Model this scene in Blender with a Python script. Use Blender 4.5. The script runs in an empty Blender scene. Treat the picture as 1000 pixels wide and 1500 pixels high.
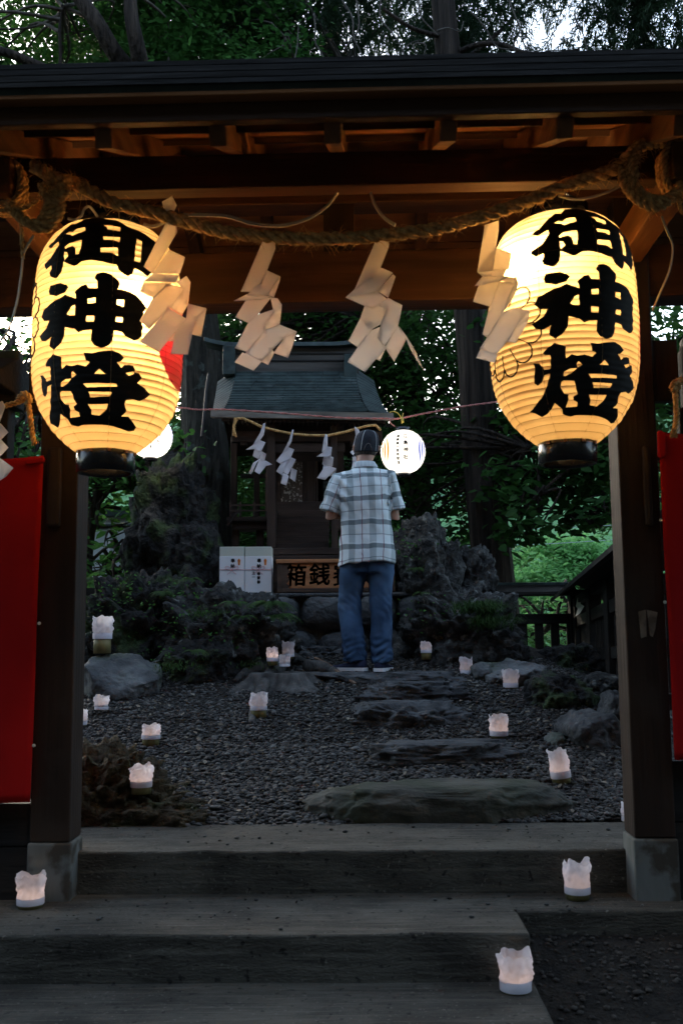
import bpy, bmesh, math, random
import numpy as np
from mathutils import Vector, Matrix, noise, geometry

# ------------------------------------------------------------------ camera, world, sun, exposure
S = bpy.context.scene
C = S.collection
R = math.radians
random.seed(7)
RNG = np.random.default_rng(11)
CAM_LOC = Vector((0.0, 0.0, 0.962))
CAM_ROT = Matrix.Rotation(R(97.0), 3, 'X') @ Matrix.Rotation(R(-0.5), 3, 'Z')
cam_data = bpy.data.cameras.new('camera')
cam_data.sensor_fit = 'VERTICAL'
cam_data.sensor_height = 36.0
cam_data.sensor_width = 24.0
cam_data.lens = 35.0
cam_data.clip_start = 0.05
cam_data.clip_end = 2000.0
cam_data.dof.use_dof = True
cam_data.dof.focus_distance = 6.8
cam_data.dof.aperture_fstop = 5.6
cam = bpy.data.objects.new('camera', cam_data)
C.objects.link(cam)
cam.matrix_world = Matrix.Translation(CAM_LOC) @ CAM_ROT.to_4x4()
S.camera = cam

SUN_EL, SUN_AZ = R(10.0), R(-25.0)
world = bpy.data.worlds.new('World')
S.world = world
world.use_nodes = True
wn = world.node_tree.nodes
wl = world.node_tree.links
bg = wn['Background']
sky = wn.new('ShaderNodeTexSky')
sky.sky_type = 'NISHITA'
sky.sun_disc = False
sky.sun_elevation = SUN_EL
sky.sun_rotation = SUN_AZ
sky.air_density = 1.0
sky.dust_density = 2.0
sky.ozone_density = 1.5
hsv = wn.new('ShaderNodeHueSaturation')
hsv.inputs['Saturation'].default_value = 0.8
wl.new(sky.outputs[0], hsv.inputs['Color'])
wl.new(hsv.outputs[0], bg.inputs['Color'])
bg.inputs['Strength'].default_value = 0.15

sun_data = bpy.data.lights.new('sun', 'SUN')
sun_data.energy = 0.12
sun_data.angle = R(20.0)
sun_data.color = (1.0, 0.93, 0.85)
sun = bpy.data.objects.new('sun', sun_data)
C.objects.link(sun)
sd = Vector((math.sin(SUN_AZ) * math.cos(SUN_EL), math.cos(SUN_AZ) * math.cos(SUN_EL), math.sin(SUN_EL)))
sun.rotation_euler = sd.to_track_quat('Z', 'Y').to_euler()

S.view_settings.view_transform = 'Standard'
S.view_settings.look = 'None'
S.view_settings.exposure = 2.8
S.view_settings.gamma = 1.0
S.cycles.use_denoising = True
S.cycles.max_bounces = 8
S.cycles.diffuse_bounces = 4
S.cycles.transmission_bounces = 8
S.cycles.transparent_max_bounces = 8
S.cycles.sample_clamp_indirect = 4.0

# ------------------------------------------------------------------ helpers: pixels of the photograph -> rays
FPX = 1458.0

def ray(px, py):
    return CAM_ROT @ Vector(((px - 500.0) / FPX, (750.0 - py) / FPX, -1.0))

def at(px, py, Y):
    d = ray(px, py)
    return CAM_LOC + d * (Y / d.y)

def smooth(a, b, x):
    t = min(1.0, max(0.0, (x - a) / (b - a)))
    return t * t * (3 - 2 * t)

def gz(x, y, fine=True):
    """height of the natural ground"""
    if y < 4.37:
        if y < 3.62 and x > 0.45:
            z = -0.075 - 0.33 * (3.62 - y)
            z = max(z, -0.45)
        else:
            z = -0.45
    else:
        z = 0.150 + 0.22 * (min(y, 7.6) - 4.4) + 0.07 * (min(max(y, 7.6), 9.0) - 7.6)
        z -= smooth(1.15, 2.3, x) * 0.25 * smooth(5.5, 8.0, y)
        z -= smooth(9.2, 15.0, y) * 0.9
    if fine and abs(x) < 7 and y < 11:
        z += 0.018 * noise.noise(Vector((x * 2.1, y * 2.1, 0.3))) + 0.008 * noise.noise(Vector((x * 7, y * 7, 1.3)))
    return z

def on_ground(px, py):
    d = ray(px, py)
    y = 4.4
    while y < 12:
        p = CAM_LOC + d * (y / d.y)
        if p.z <= gz(p.x, y, False):
            return p
        y += 0.01
    return CAM_LOC + d * (7.0 / d.y)

# ------------------------------------------------------------------ helpers: meshes and objects
class MB:
    def __init__(self):
        self.v = []
        self.f = []
    def add(self, vs, fs):
        o = len(self.v)
        self.v.extend([tuple(p) for p in vs])
        self.f.extend([tuple(i + o for i in f) for f in fs])
        return self
    def box(self, c, s, rot=None):
        hx, hy, hz = s[0] / 2, s[1] / 2, s[2] / 2
        vs = [Vector((x, y, z)) for x in (-hx, hx) for y in (-hy, hy) for z in (-hz, hz)]
        if rot is not None:
            vs = [rot @ p for p in vs]
        c = Vector(c)
        return self.add([p + c for p in vs], [(0, 1, 3, 2), (4, 6, 7, 5), (0, 4, 5, 1), (2, 3, 7, 6), (0, 2, 6, 4), (1, 5, 7, 3)])
    def span(self, a, b):
        a, b = Vector(a), Vector(b)
        return self.box((a + b) / 2, [abs(b[i] - a[i]) for i in range(3)])
    def beam(self, p, q, w, h, up=(0, 0, 1)):
        p, q = Vector(p), Vector(q)
        d = (q - p)
        L = d.length
        d.normalize()
        s = d.cross(Vector(up)).normalized()
        u = s.cross(d).normalized()
        m = Matrix((s, d, u)).transposed()
        return self.box((p + q) / 2, (w, L, h), m)
    def tube(self, pts, rad, n=8, cap=True, squash=None):
        pts = [Vector(p) for p in pts]
        if not hasattr(rad, '__len__'):
            rad = [rad] * len(pts)
        t = (pts[1] - pts[0]).normalized()
        a = Vector((0, 0, 1)) if abs(t.z) < 0.9 else Vector((1, 0, 0))
        nrm = t.cross(a).normalized()
        vs = []
        for i, p in enumerate(pts):
            t = (pts[min(i + 1, len(pts) - 1)] - pts[max(i - 1, 0)])
            if t.length < 1e-9:
                t = Vector((0, 0, 1))
            t.normalize()
            nrm = (nrm - t * nrm.dot(t))
            if nrm.length < 1e-6:
                nrm = t.orthogonal()
            nrm.normalize()
            b = t.cross(nrm)
            for k in range(n):
                an = 2 * math.pi * k / n
                vs.append(p + (nrm * math.cos(an) + b * math.sin(an)) * rad[i])
        fs = []
        for i in range(len(pts) - 1):
            for k in range(n):
                k2 = (k + 1) % n
                fs.append((i * n + k, i * n + k2, (i + 1) * n + k2, (i + 1) * n + k))
        if cap:
            fs.append(tuple(range(n))[::-1])
            fs.append(tuple((len(pts) - 1) * n + k for k in range(n)))
        return self.add(vs, fs)
    def loft(self, rings, cap=True):
        n = len(rings[0])
        vs = [p for r in rings for p in r]
        fs = []
        for i in range(len(rings) - 1):
            for k in range(n):
                k2 = (k + 1) % n
                fs.append((i * n + k, i * n + k2, (i + 1) * n + k2, (i + 1) * n + k))
        if cap:
            fs.append(tuple(range(n))[::-1])
            fs.append(tuple((len(rings) - 1) * n + k for k in range(n)))
        return self.add(vs, fs)
    def lathe(self, prof, c=(0, 0, 0), n=48, cap=False):
        c = Vector(c)
        rings = [[c + Vector((r * math.cos(2 * math.pi * k / n), r * math.sin(2 * math.pi * k / n), z)) for k in range(n)] for r, z in prof]
        return self.loft(rings, cap)
    def prism(self, poly, d0, d1, f):
        """poly of 2-D points; f(u,v,d) -> 3-D"""
        n = len(poly)
        vs = [f(u, v, d0) for u, v in poly] + [f(u, v, d1) for u, v in poly]
        fs = [tuple(range(n)), tuple(range(2 * n - 1, n - 1, -1))]
        fs += [(k, k + n, (k + 1) % n + n, (k + 1) % n) for k in range(n)]
        return self.add(vs, fs)

ROOTM = {}

def fin(me, smoothed):
    if smoothed:
        me.polygons.foreach_set('use_smooth', [True] * len(me.polygons))
    return me

def obj(name, mb, mat, parent=None, smoothed=False, bevel=0.0, fix=True, local=False):
    """link a MB (world coordinates) as ONE mesh object, as a part when parent is given"""
    inv = ROOTM[parent].inverted() if parent is not None and not local else None
    me = bpy.data.meshes.new(name)
    vs = mb.v if inv is None else [tuple(inv @ Vector(p)) for p in mb.v]
    me.from_pydata(vs, [], mb.f)
    if fix:
        bm = bmesh.new()
        bm.from_mesh(me)
        bmesh.ops.recalc_face_normals(bm, faces=bm.faces)
        bm.to_mesh(me)
        bm.free()
    fin(me, smoothed)
    o = bpy.data.objects.new(name, me)
    C.objects.link(o)
    if mat:
        me.materials.append(mat)
    if parent is not None:
        o.parent = parent
        ROOTM[o] = ROOTM[parent]
    else:
        ROOTM[o] = Matrix.Identity(4)
    if bevel:
        b = o.modifiers.new('bevel', 'BEVEL')
        b.width = bevel
        b.segments = 2
        b.limit_method = 'ANGLE'
    return o

def np_obj(name, verts, faces_flat, per, mat, parent=None, smoothed=False):
    """fast mesh from arrays: all faces have 'per' corners"""
    inv = ROOTM[parent].inverted() if parent is not None else None
    v = np.asarray(verts, dtype=np.float64)
    if inv is not None:
        m = np.array(inv)
        v = v @ m[:3, :3].T + m[:3, 3]
    me = bpy.data.meshes.new(name)
    nf = len(faces_flat) // per
    me.vertices.add(len(v))
    me.vertices.foreach_set('co', v.astype(np.float32).ravel())
    me.loops.add(len(faces_flat))
    me.loops.foreach_set('vertex_index', np.asarray(faces_flat, dtype=np.int32))
    me.polygons.add(nf)
    me.polygons.foreach_set('loop_start', np.arange(0, nf * per, per, dtype=np.int32))
    me.update(calc_edges=True)
    fin(me, smoothed)
    if mat:
        me.materials.append(mat)
    o = bpy.data.objects.new(name, me)
    C.objects.link(o)
    if parent is not None:
        o.parent = parent
    ROOTM[o] = ROOTM[parent] if parent is not None else Matrix.Identity(4)
    return o

def tag(o, label, cat, group=None, kind=None):
    if label:
        o['label'] = label
    if cat:
        o['category'] = cat
    if group:
        o['group'] = group
    if kind:
        o['kind'] = kind
    return o

def thing(name, label, cat, loc=(0, 0, 0), rz=0.0, group=None):
    o = bpy.data.objects.new(name, None)
    o.empty_display_size = 0.1
    C.objects.link(o)
    o.location = loc
    o.rotation_euler = (0, 0, rz)
    ROOTM[o] = Matrix.Translation(Vector(loc)) @ Matrix.Rotation(rz, 4, 'Z')
    return tag(o, label, cat, group)

def lamp(name, loc, power, color, radius, parent):
    d = bpy.data.lights.new(name, 'POINT')
    d.energy = power
    d.color = color
    d.shadow_soft_size = radius
    o = bpy.data.objects.new(name, d)
    C.objects.link(o)
    o.parent = parent
    o.location = ROOTM[parent].inverted() @ Vector(loc)
    return o

def catmull(pts, n=8):
    pts = [Vector(p) for p in pts]
    out = []
    for i in range(len(pts) - 1):
        p0, p1, p2, p3 = pts[max(i - 1, 0)], pts[i], pts[i + 1], pts[min(i + 2, len(pts) - 1)]
        for k in range(n):
            t = k / n
            out.append(0.5 * ((2 * p1) + (p2 - p0) * t + (2 * p0 - 5 * p1 + 4 * p2 - p3) * t * t + (3 * p1 - p0 - 3 * p2 + p3) * t ** 3))
    out.append(pts[-1])
    return out

# ------------------------------------------------------------------ materials
def nt(name):
    m = bpy.data.materials.new(name)
    m.use_nodes = True
    t = m.node_tree
    return m, t.nodes, t.links, t.nodes['Principled BSDF']

def surf(name, c1, c2, scale=6.0, rough=0.7, bump=0.3, bscale=40.0, stretch=(1, 1, 1), detail=6.0, lo=0.35, hi=0.65, spec=0.3, c3=None, s3=2.0, lo3=0.55, hi3=0.7, dist=0.01, nrough=0.5, specks=None):
    m, N, L, P = nt(name)
    tc = N.new('ShaderNodeTexCoord')
    mp = N.new('ShaderNodeMapping')
    mp.inputs['Scale'].default_value = stretch
    L.new(tc.outputs['Object'], mp.inputs['Vector'])
    n1 = N.new('ShaderNodeTexNoise')
    n1.inputs['Scale'].default_value = scale
    n1.inputs['Detail'].default_value = detail
    n1.inputs['Roughness'].default_value = nrough
    L.new(mp.outputs[0], n1.inputs['Vector'])
    cr = N.new('ShaderNodeValToRGB')
    cr.color_ramp.elements[0].position = lo
    cr.color_ramp.elements[1].position = hi
    cr.color_ramp.elements[0].color = (*c1, 1)
    cr.color_ramp.elements[1].color = (*c2, 1)
    L.new(n1.outputs['Fac'], cr.inputs['Fac'])
    col = cr.outputs[0]
    if c3 is not None:
        n3 = N.new('ShaderNodeTexNoise')
        n3.inputs['Scale'].default_value = s3
        n3.inputs['Detail'].default_value = 8
        L.new(tc.outputs['Object'], n3.inputs['Vector'])
        r3 = N.new('ShaderNodeValToRGB')
        r3.color_ramp.elements[0].position = lo3
        r3.color_ramp.elements[1].position = hi3
        L.new(n3.outputs['Fac'], r3.inputs['Fac'])
        mx = N.new('ShaderNodeMixRGB')
        mx.inputs[2].default_value = (*c3, 1)
        L.new(r3.outputs[0], mx.inputs[0])
        L.new(col, mx.inputs[1])
        col = mx.outputs[0]
    for sc_, st_, c_, lo_, hi_, k_ in (specks or []):
        m4 = N.new('ShaderNodeMapping')
        m4.inputs['Scale'].default_value = st_
        L.new(tc.outputs['Object'], m4.inputs['Vector'])
        n4 = N.new('ShaderNodeTexNoise')
        n4.inputs['Scale'].default_value = sc_
        n4.inputs['Detail'].default_value = 3
        L.new(m4.outputs[0], n4.inputs['Vector'])
        r4 = N.new('ShaderNodeMapRange')
        r4.inputs['From Min'].default_value = lo_
        r4.inputs['From Max'].default_value = hi_
        r4.inputs['To Max'].default_value = k_
        L.new(n4.outputs['Fac'], r4.inputs['Value'])
        x4 = N.new('ShaderNodeMixRGB')
        x4.inputs[2].default_value = (*c_, 1)
        L.new(r4.outputs[0], x4.inputs[0])
        L.new(col, x4.inputs[1])
        col = x4.outputs[0]
    L.new(col, P.inputs['Base Color'])
    P.inputs['Roughness'].default_value = rough
    P.inputs['Specular IOR Level'].default_value = spec
    if bump:
        n2 = N.new('ShaderNodeTexNoise')
        n2.inputs['Scale'].default_value = bscale
        n2.inputs['Detail'].default_value = 8
        L.new(mp.outputs[0], n2.inputs['Vector'])
        b = N.new('ShaderNodeBump')
        b.inputs['Strength'].default_value = bump
        b.inputs['Distance'].default_value = dist
        L.new(n2.outputs['Fac'], b.inputs['Height'])
        L.new(b.outputs[0], P.inputs['Normal'])
    return m

def thin(name, c1, c2, trans=0.5, scale=5.0, rough=0.6, tcol=None, spec=0.2):
    """thin leaf or paper: diffuse + translucent"""
    m, N, L, P = nt(name)
    tc = N.new('ShaderNodeTexCoord')
    n1 = N.new('ShaderNodeTexNoise')
    n1.inputs['Scale'].default_value = scale
    L.new(tc.outputs['Object'], n1.inputs['Vector'])
    cr = N.new('ShaderNodeValToRGB')
    cr.color_ramp.elements[0].position = 0.35
    cr.color_ramp.elements[1].position = 0.65
    cr.color_ramp.elements[0].color = (*c1, 1)
    cr.color_ramp.elements[1].color = (*c2, 1)
    L.new(n1.outputs['Fac'], cr.inputs['Fac'])
    L.new(cr.outputs[0], P.inputs['Base Color'])
    P.inputs['Roughness'].default_value = rough
    P.inputs['Specular IOR Level'].default_value = spec
    tr = N.new('ShaderNodeBsdfTranslucent')
    if tcol:
        tr.inputs['Color'].default_value = (*tcol, 1)
    else:
        L.new(cr.outputs[0], tr.inputs['Color'])
    mx = N.new('ShaderNodeMixShader')
    mx.inputs[0].default_value = trans
    L.new(P.outputs[0], mx.inputs[1])
    L.new(tr.outputs[0], mx.inputs[2])
    L.new(mx.outputs[0], N['Material Output'].inputs['Surface'])
    return m

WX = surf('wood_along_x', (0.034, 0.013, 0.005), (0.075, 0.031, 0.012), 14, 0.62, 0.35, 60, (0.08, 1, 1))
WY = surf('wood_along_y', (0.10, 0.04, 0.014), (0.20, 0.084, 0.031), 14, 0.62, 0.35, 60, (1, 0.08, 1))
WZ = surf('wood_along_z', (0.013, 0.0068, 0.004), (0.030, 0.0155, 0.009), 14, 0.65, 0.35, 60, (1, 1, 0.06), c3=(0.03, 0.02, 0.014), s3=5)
BOARD = surf('ceiling_boards', (0.20, 0.078, 0.024), (0.38, 0.16, 0.055), 10, 0.6, 0.3, 50, (0.12, 1, 1))
BLACKW = surf('dark_weathered_wood', (0.007, 0.006, 0.0055), (0.018, 0.015, 0.012), 12, 0.7, 0.4, 50, (0.1, 1, 1))
SHW = surf('shrine_wood', (0.020, 0.012, 0.009), (0.050, 0.031, 0.023), 16, 0.7, 0.35, 60, (0.15, 1, 1))
SHWZ = surf('shrine_wood_upright', (0.020, 0.012, 0.009), (0.050, 0.031, 0.023), 16, 0.7, 0.35, 60, (1, 1, 0.1))
CONC = surf('concrete', (0.03, 0.027, 0.021), (0.112, 0.102, 0.081), 4.0, 0.88, 0.7, 90, (0.55, 1.7, 1.4), detail=14, nrough=0.74, lo=0.33, hi=0.68, c3=(0.03, 0.027, 0.021), s3=3.4, lo3=0.5, hi3=0.7, dist=0.008,
            specks=[(34, (1, 1, 1), (0.012, 0.011, 0.009), 0.62, 0.68, 0.9), (6, (0.5, 16, 9), (0.15, 0.138, 0.11), 0.52, 0.72, 0.5), (9, (0.4, 14, 8), (0.018, 0.016, 0.013), 0.56, 0.72, 0.6), (70, (1, 1, 1), (0.20, 0.185, 0.155), 0.64, 0.72, 0.6)])
CONCF = surf('cement_footing', (0.10, 0.108, 0.10), (0.17, 0.18, 0.17), 5.0, 0.85, 0.3, 60, (1, 1, 0.3), c3=(0.055, 0.047, 0.036), s3=7, lo3=0.52, hi3=0.6)
STONE = surf('grey_stone', (0.05, 0.053, 0.055), (0.15, 0.155, 0.155), 5.0, 0.75, 0.8, 26, dist=0.03, c3=(0.05, 0.07, 0.035), s3=2.5, lo3=0.5, hi3=0.7)
STONED = surf('dark_stone', (0.028, 0.03, 0.032), (0.085, 0.088, 0.09), 6.0, 0.7, 0.8, 24, dist=0.03, c3=(0.18, 0.19, 0.19), s3=18, lo3=0.66, hi3=0.72)
LAVA = surf('lava_rock', (0.008, 0.008, 0.008), (0.035, 0.034, 0.033), 7.0, 0.9, 1.0, 22, dist=0.06, c3=(0.035, 0.055, 0.02), s3=4.5, lo3=0.52, hi3=0.62)
LAVAL = surf('lichened_lava', (0.014, 0.014, 0.0135), (0.07, 0.07, 0.066), 9.0, 0.9, 1.0, 22, dist=0.06, c3=(0.17, 0.18, 0.17), s3=13, lo3=0.60, hi3=0.68)
SOIL = surf('soil', (0.008, 0.0065, 0.005), (0.024, 0.019, 0.014), 9.0, 0.95, 0.9, 45, dist=0.03)
MOUND = surf('root_mat', (0.03, 0.022, 0.012), (0.085, 0.065, 0.035), 12.0, 0.95, 1.0, 30, dist=0.04, c3=(0.05, 0.06, 0.025), s3=5)
PEB = surf('pebble', (0.045, 0.045, 0.047), (0.22, 0.215, 0.205), 38.0, 0.6, 0.2, 120, lo=0.3, hi=0.75, detail=2)
BARK = surf('cedar_bark', (0.014, 0.010, 0.008), (0.06, 0.044, 0.034), 16.0, 0.9, 1.0, 22, (1, 1, 0.05), dist=0.12)
BARKL = surf('mossy_bark', (0.012, 0.011, 0.009), (0.06, 0.053, 0.043), 11.0, 0.95, 1.0, 13, (1, 1, 0.22), dist=0.14, nrough=0.65, c3=(0.07, 0.08, 0.07), s3=7, lo3=0.6, hi3=0.66)
TWIG = surf('twig', (0.05, 0.042, 0.034), (0.11, 0.095, 0.08), 20, 0.85, 0.4, 60)
LEAF_D = thin('dark_leaf', (0.024, 0.075, 0.018), (0.05, 0.13, 0.03), 0.5, 1.2)
LEAF_M = thin('green_leaf', (0.035, 0.11, 0.022), (0.065, 0.17, 0.04), 0.5, 1.5)
LEAF_B = thin('bright_leaf', (0.11, 0.28, 0.085), (0.17, 0.40, 0.13), 0.5, 0.8)  # raised leaf colour stands in for the brighter light beyond the fence
NEEDLE = thin('needle', (0.012, 0.032, 0.014), (0.025, 0.055, 0.022), 0.3, 1.5)
GRASS = thin('grass', (0.03, 0.07, 0.015), (0.055, 0.11, 0.03), 0.4, 3.0)
PAPER = thin('shide_paper', (0.88, 0.85, 0.83), (0.92, 0.89, 0.87), 0.78, 4.0, 0.8)
CPAPER = thin('candle_paper', (0.72, 0.70, 0.74), (0.80, 0.78, 0.82), 0.5, 9.0, 0.8)
STRAW = surf('straw', (0.34, 0.18, 0.06), (0.78, 0.50, 0.20), 70, 0.8, 0.6, 150, dist=0.004)
WIRE = surf('cream_wire', (0.5, 0.46, 0.36), (0.6, 0.55, 0.45), 8, 0.4, 0)
BLACK = surf('black_lacquer', (0.008, 0.008, 0.010), (0.015, 0.015, 0.018), 5, 0.22, 0.05, 30, spec=0.5)
INK = surf('ink', (0.004, 0.004, 0.004), (0.009, 0.009, 0.009), 30, 0.75, 0)
REDINK = thin('red_paint', (0.48, 0.004, 0.06), (0.55, 0.006, 0.07), 0.5)
RED = thin('red_cloth', (0.36, 0.004, 0.004), (0.44, 0.006, 0.006), 0.15, 3.0, 0.8)
SLATE = surf('copper_tile', (0.018, 0.029, 0.029), (0.044, 0.066, 0.064), 9, 0.55, 0.3, 40, c3=(0.10, 0.12, 0.12), s3=6, lo3=0.6, hi3=0.8)
BAMBOO = surf('bamboo', (0.10, 0.10, 0.04), (0.20, 0.17, 0.07), 12, 0.5, 0.15, 50, (1, 1, 0.2))
WHITE = surf('white_card', (0.72, 0.72, 0.74), (0.78, 0.78, 0.80), 4, 0.7, 0)
CREAM = surf('cream_card', (0.52, 0.54, 0.47), (0.58, 0.60, 0.52), 4, 0.7, 0)

# ------------------------------------------------------------------ the setting: ground, hillside with added light block, steps
def make_ground():
    xs = np.concatenate([-np.geomspace(300, 6.2, 14), np.arange(-6, 6.01, 0.075), np.geomspace(6.2, 300, 14)])
    ys = np.concatenate([np.linspace(-120, 2.3, 12), np.arange(2.4, 11.01, 0.075), np.geomspace(11.3, 400, 16)])
    nx, ny = len(xs), len(ys)
    v = np.zeros((ny, nx, 3))
    for j, y in enumerate(ys):
        for i, x in enumerate(xs):
            v[j, i] = (x, y, gz(x, y))
    f = []
    for j in range(ny - 1):
        for i in range(nx - 1):
            a = j * nx + i
            f += [a, a + 1, a + nx + 1, a + nx]
    o = np_obj('ground', v.reshape(-1, 3), f, 4, SOIL, None, True)
    tag(o, None, None, kind='structure')

def make_hills_and_light_block():
    """wooded hillside beyond the shrine; behind the camera an added unseen slope blocks light"""
    m = surf('hill_woods', (0.035, 0.11, 0.045), (0.11, 0.25, 0.10), 0.35, 0.95, 1.0, 1.2, dist=0.8, detail=9)
    na, nr = 150, 16
    v, f = [], []
    for j in range(nr):
        t = j / (nr - 1)
        for i in range(na + 1):
            a = 2 * math.pi * i / na
            front = 0.5 + 0.5 * math.sin(a)                 # 1 straight ahead (+y), 0 behind
            rad = 9.0 + 46.0 * smooth(0.25, 0.85, front)
            hgt = 20.0 * (1 - smooth(0.1, 0.75, front)) + 22.0 * smooth(0.5, 0.9, front)
            hgt *= 1.0
            rr = rad + t * (7.0 + 30.0 * smooth(0.3, 0.9, front))
            z = -0.6 + hgt * (t ** 0.8)
            p = Vector((rr * math.cos(a) * 1.0, rr * math.sin(a), z))
            k = noise.fractal(p * 0.22, 0.8, 2.0, 5)
            p.z += k * 1.6 * t
            v.append(tuple(p))
    for j in range(nr - 1):
        for i in range(na):
            a0 = j * (na + 1) + i
            f += [a0, a0 + 1, a0 + na + 2, a0 + na + 1]
    o = np_obj('hills_and_light_block', v, f, 4, m, None, True)
    m2 = surf('light_block_slope', (0.006, 0.008, 0.007), (0.022, 0.028, 0.022), 0.35, 0.95, 1.0, 1.2, dist=0.8, detail=9)
    o.data.materials.append(m2)
    for pl_ in o.data.polygons:
        if pl_.center.y < 14:  # unseen slope around the camera, added and kept dark to block light
            pl_.material_index = 1
    tag(o, None, None, kind='structure')

def concrete_block(name, a, b, tilt=0.0):
    """a subdivided slab with slightly worn edges"""
    bm = bmesh.new()
    bmesh.ops.create_cube(bm, size=1.0)
    a, b = Vector(a), Vector(b)
    c, s = (a + b) / 2, b - a
    bmesh.ops.bevel(bm, geom=list(bm.edges), offset=0.0001, segments=1, affect='EDGES') if False else None
    for vv in bm.verts:
        vv.co = Vector((vv.co.x * s.x, vv.co.y * s.y, vv.co.z * s.z))
    bmesh.ops.bevel(bm, geom=list(bm.edges), offset=0.012, segments=3, affect='EDGES', profile=0.6)
    for k in range(2):
        longe = [e for e in bm.edges if e.calc_length() > 0.4]
        if longe:
            bmesh.ops.subdivide_edges(bm, edges=longe, cuts=12, use_grid_fill=True)
    for vv in bm.verts:
        p = vv.co + c
        n = noise.fractal(p * 6.0, 1.0, 2.0, 4) * 0.0035 + noise.noise(p * 30) * 0.0012
        vv.co += Vector((0, n, n))
    rot = Matrix.Rotation(R(-0.9), 4, 'Z')
    bmesh.ops.transform(bm, matrix=rot @ Matrix.Translation(c), verts=bm.verts)
    me = bpy.data.meshes.new(name)
    bm.to_mesh(me)
    bm.free()
    me.materials.append(CONC)
    o = bpy.data.objects.new(name, me)
    C.objects.link(o)
    tag(o, None, None, kind='structure')
    return o

make_ground()
make_hills_and_light_block()
# tread 2 top is z = 0; the gate posts stand on it
concrete_block('concrete_landing', (-3.0, 3.87, -0.5), (2.6, 4.42, 0.154))
concrete_block('concrete_tread', (0.53, 3.63, -0.6), (2.6, 3.885, -0.002))
concrete_block('concrete_step', (-3.0, 3.36, -0.6), (0.543, 3.885, 0.0))
concrete_block('concrete_lower_step', (-3.0, 2.6, -0.7), (0.551, 3.375, -0.151))

# ------------------------------------------------------------------ the gate
GA = R(-1.6)
gate = thing('shrine_gate', 'dark timber shrine gate with a boarded gable roof over the concrete steps', 'gate', (0, 3.84, 0), GA)
GM = ROOTM[gate]
GI = GM.inverted()

def G(px, py, yl):
    """pixel -> gate-local point on the plane y = yl"""
    o = GI @ CAM_LOC
    d = GI.to_3x3() @ ray(px, py)
    return o + d * ((yl - o.y) / d.y)

def GW(p):
    return GM @ Vector(p)

def part(name, mb, mat, root=None, **k):
    return obj(name, mb, mat, root or gate, local=True, **k)

xl0, xl1 = G(48, 1236, -0.075).x, G(102, 1236, -0.075).x
xr0, xr1 = G(929, 1232, -0.075).x, G(989, 1232, -0.075).x
PW = 0.15
postx = [(xl1 - PW, xl1), (xr0, xr0 + PW)]
zfoot = [G(102, 1234, -0.075).z, G(929, 1228, -0.075).z]
for (a, b), zf in zip(postx, zfoot):
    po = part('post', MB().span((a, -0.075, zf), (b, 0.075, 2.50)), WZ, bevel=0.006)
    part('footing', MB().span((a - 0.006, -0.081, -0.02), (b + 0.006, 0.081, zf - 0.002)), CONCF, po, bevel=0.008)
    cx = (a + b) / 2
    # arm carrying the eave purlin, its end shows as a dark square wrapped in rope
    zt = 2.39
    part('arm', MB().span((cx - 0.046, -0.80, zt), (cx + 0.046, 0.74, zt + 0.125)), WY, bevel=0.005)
# upright batten and wing beam noses on the posts
(la, lb), (ra, rb) = postx
p0, p1 = G(70, 655, -0.1), G(88, 772, -0.1)
part('stop_batten', MB().span((p0.x, -0.105, p1.z), (p1.x, -0.0752, p0.z)), WZ, bevel=0.012)
p0, p1 = G(940, 652, -0.1), G(957, 772, -0.1)
part('stop_batten', MB().span((p0.x, -0.105, p1.z), (p1.x, -0.0752, p0.z)), WZ, bevel=0.012)
for xa, xb, za, zb in ((la - 0.06, la, G(45, 610, 0).z, G(45, 522, 0).z), (rb, rb + 0.10, G(960, 592, 0).z, G(960, 504, 0).z)):
    sgn = 1 if xa < 0 else -1
    prof = [(-0.055, zb), (0.055, zb), (0.055, za + 0.09), (0.03, za + 0.02), (-0.01, za), (-0.055, za)]
    part('beam_nose', MB().prism(prof, xa, xb, lambda u, v, d: Vector((d, u, v))), WZ, bevel=0.004)
# lintel between the posts, purlins, ridge
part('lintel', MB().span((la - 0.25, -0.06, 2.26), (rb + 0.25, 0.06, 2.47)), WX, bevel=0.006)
yfp = -0.66
SLOPE = 0.44
zpt = G(500, 222, yfp).z
zpb = G(500, 272, yfp).z
part('eave_purlin', MB().span((-2.6, yfp, zpb), (2.6, yfp + 0.075, zpt)), WX, bevel=0.005)
yrp = 0.60
part('eave_purlin', MB().span((-2.6, yrp, zpb + 0.005), (2.6, yrp + 0.075, zpt)), WX, bevel=0.005)
zr = zpt + 0.66 * SLOPE
part('ridge_beam', MB().span((-2.6, -0.06, zr - 0.20), (2.6, 0.06, zr - 0.02)), WX, bevel=0.005)
part('king_post', MB().span((la + 0.03, -0.05, 2.472), (la + 0.12, 0.05, zr - 0.20)), WZ)
part('king_post', MB().span((rb - 0.12, -0.05, 2.472), (rb - 0.03, 0.05, zr - 0.20)), WZ)
part('king_post', MB().span((-0.06, -0.05, 2.472), (0.06, 0.05, zr - 0.20)), WZ)
# rafters
yf, yb = -1.09, 0.74
rh, rw = 0.075, 0.05
def zslope(y):
    return zr - SLOPE * abs(y)
x140 = G(151, 200, yf).x
x475 = G(487, 190, yf).x
step = (x475 - x140) / 2
rz_ = []
for k in range(-6, 12):
    x = x140 + step * k
    if abs(x) > 2.45:
        continue
    for y0 in (yf, yb):
        e = (x, y0, zslope(y0) + rh / 2)
        t = (x, 0.0, zr + rh / 2)
        part('rafter', MB().beam(e, t, rw, rh), WY, bevel=0.003)
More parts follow.
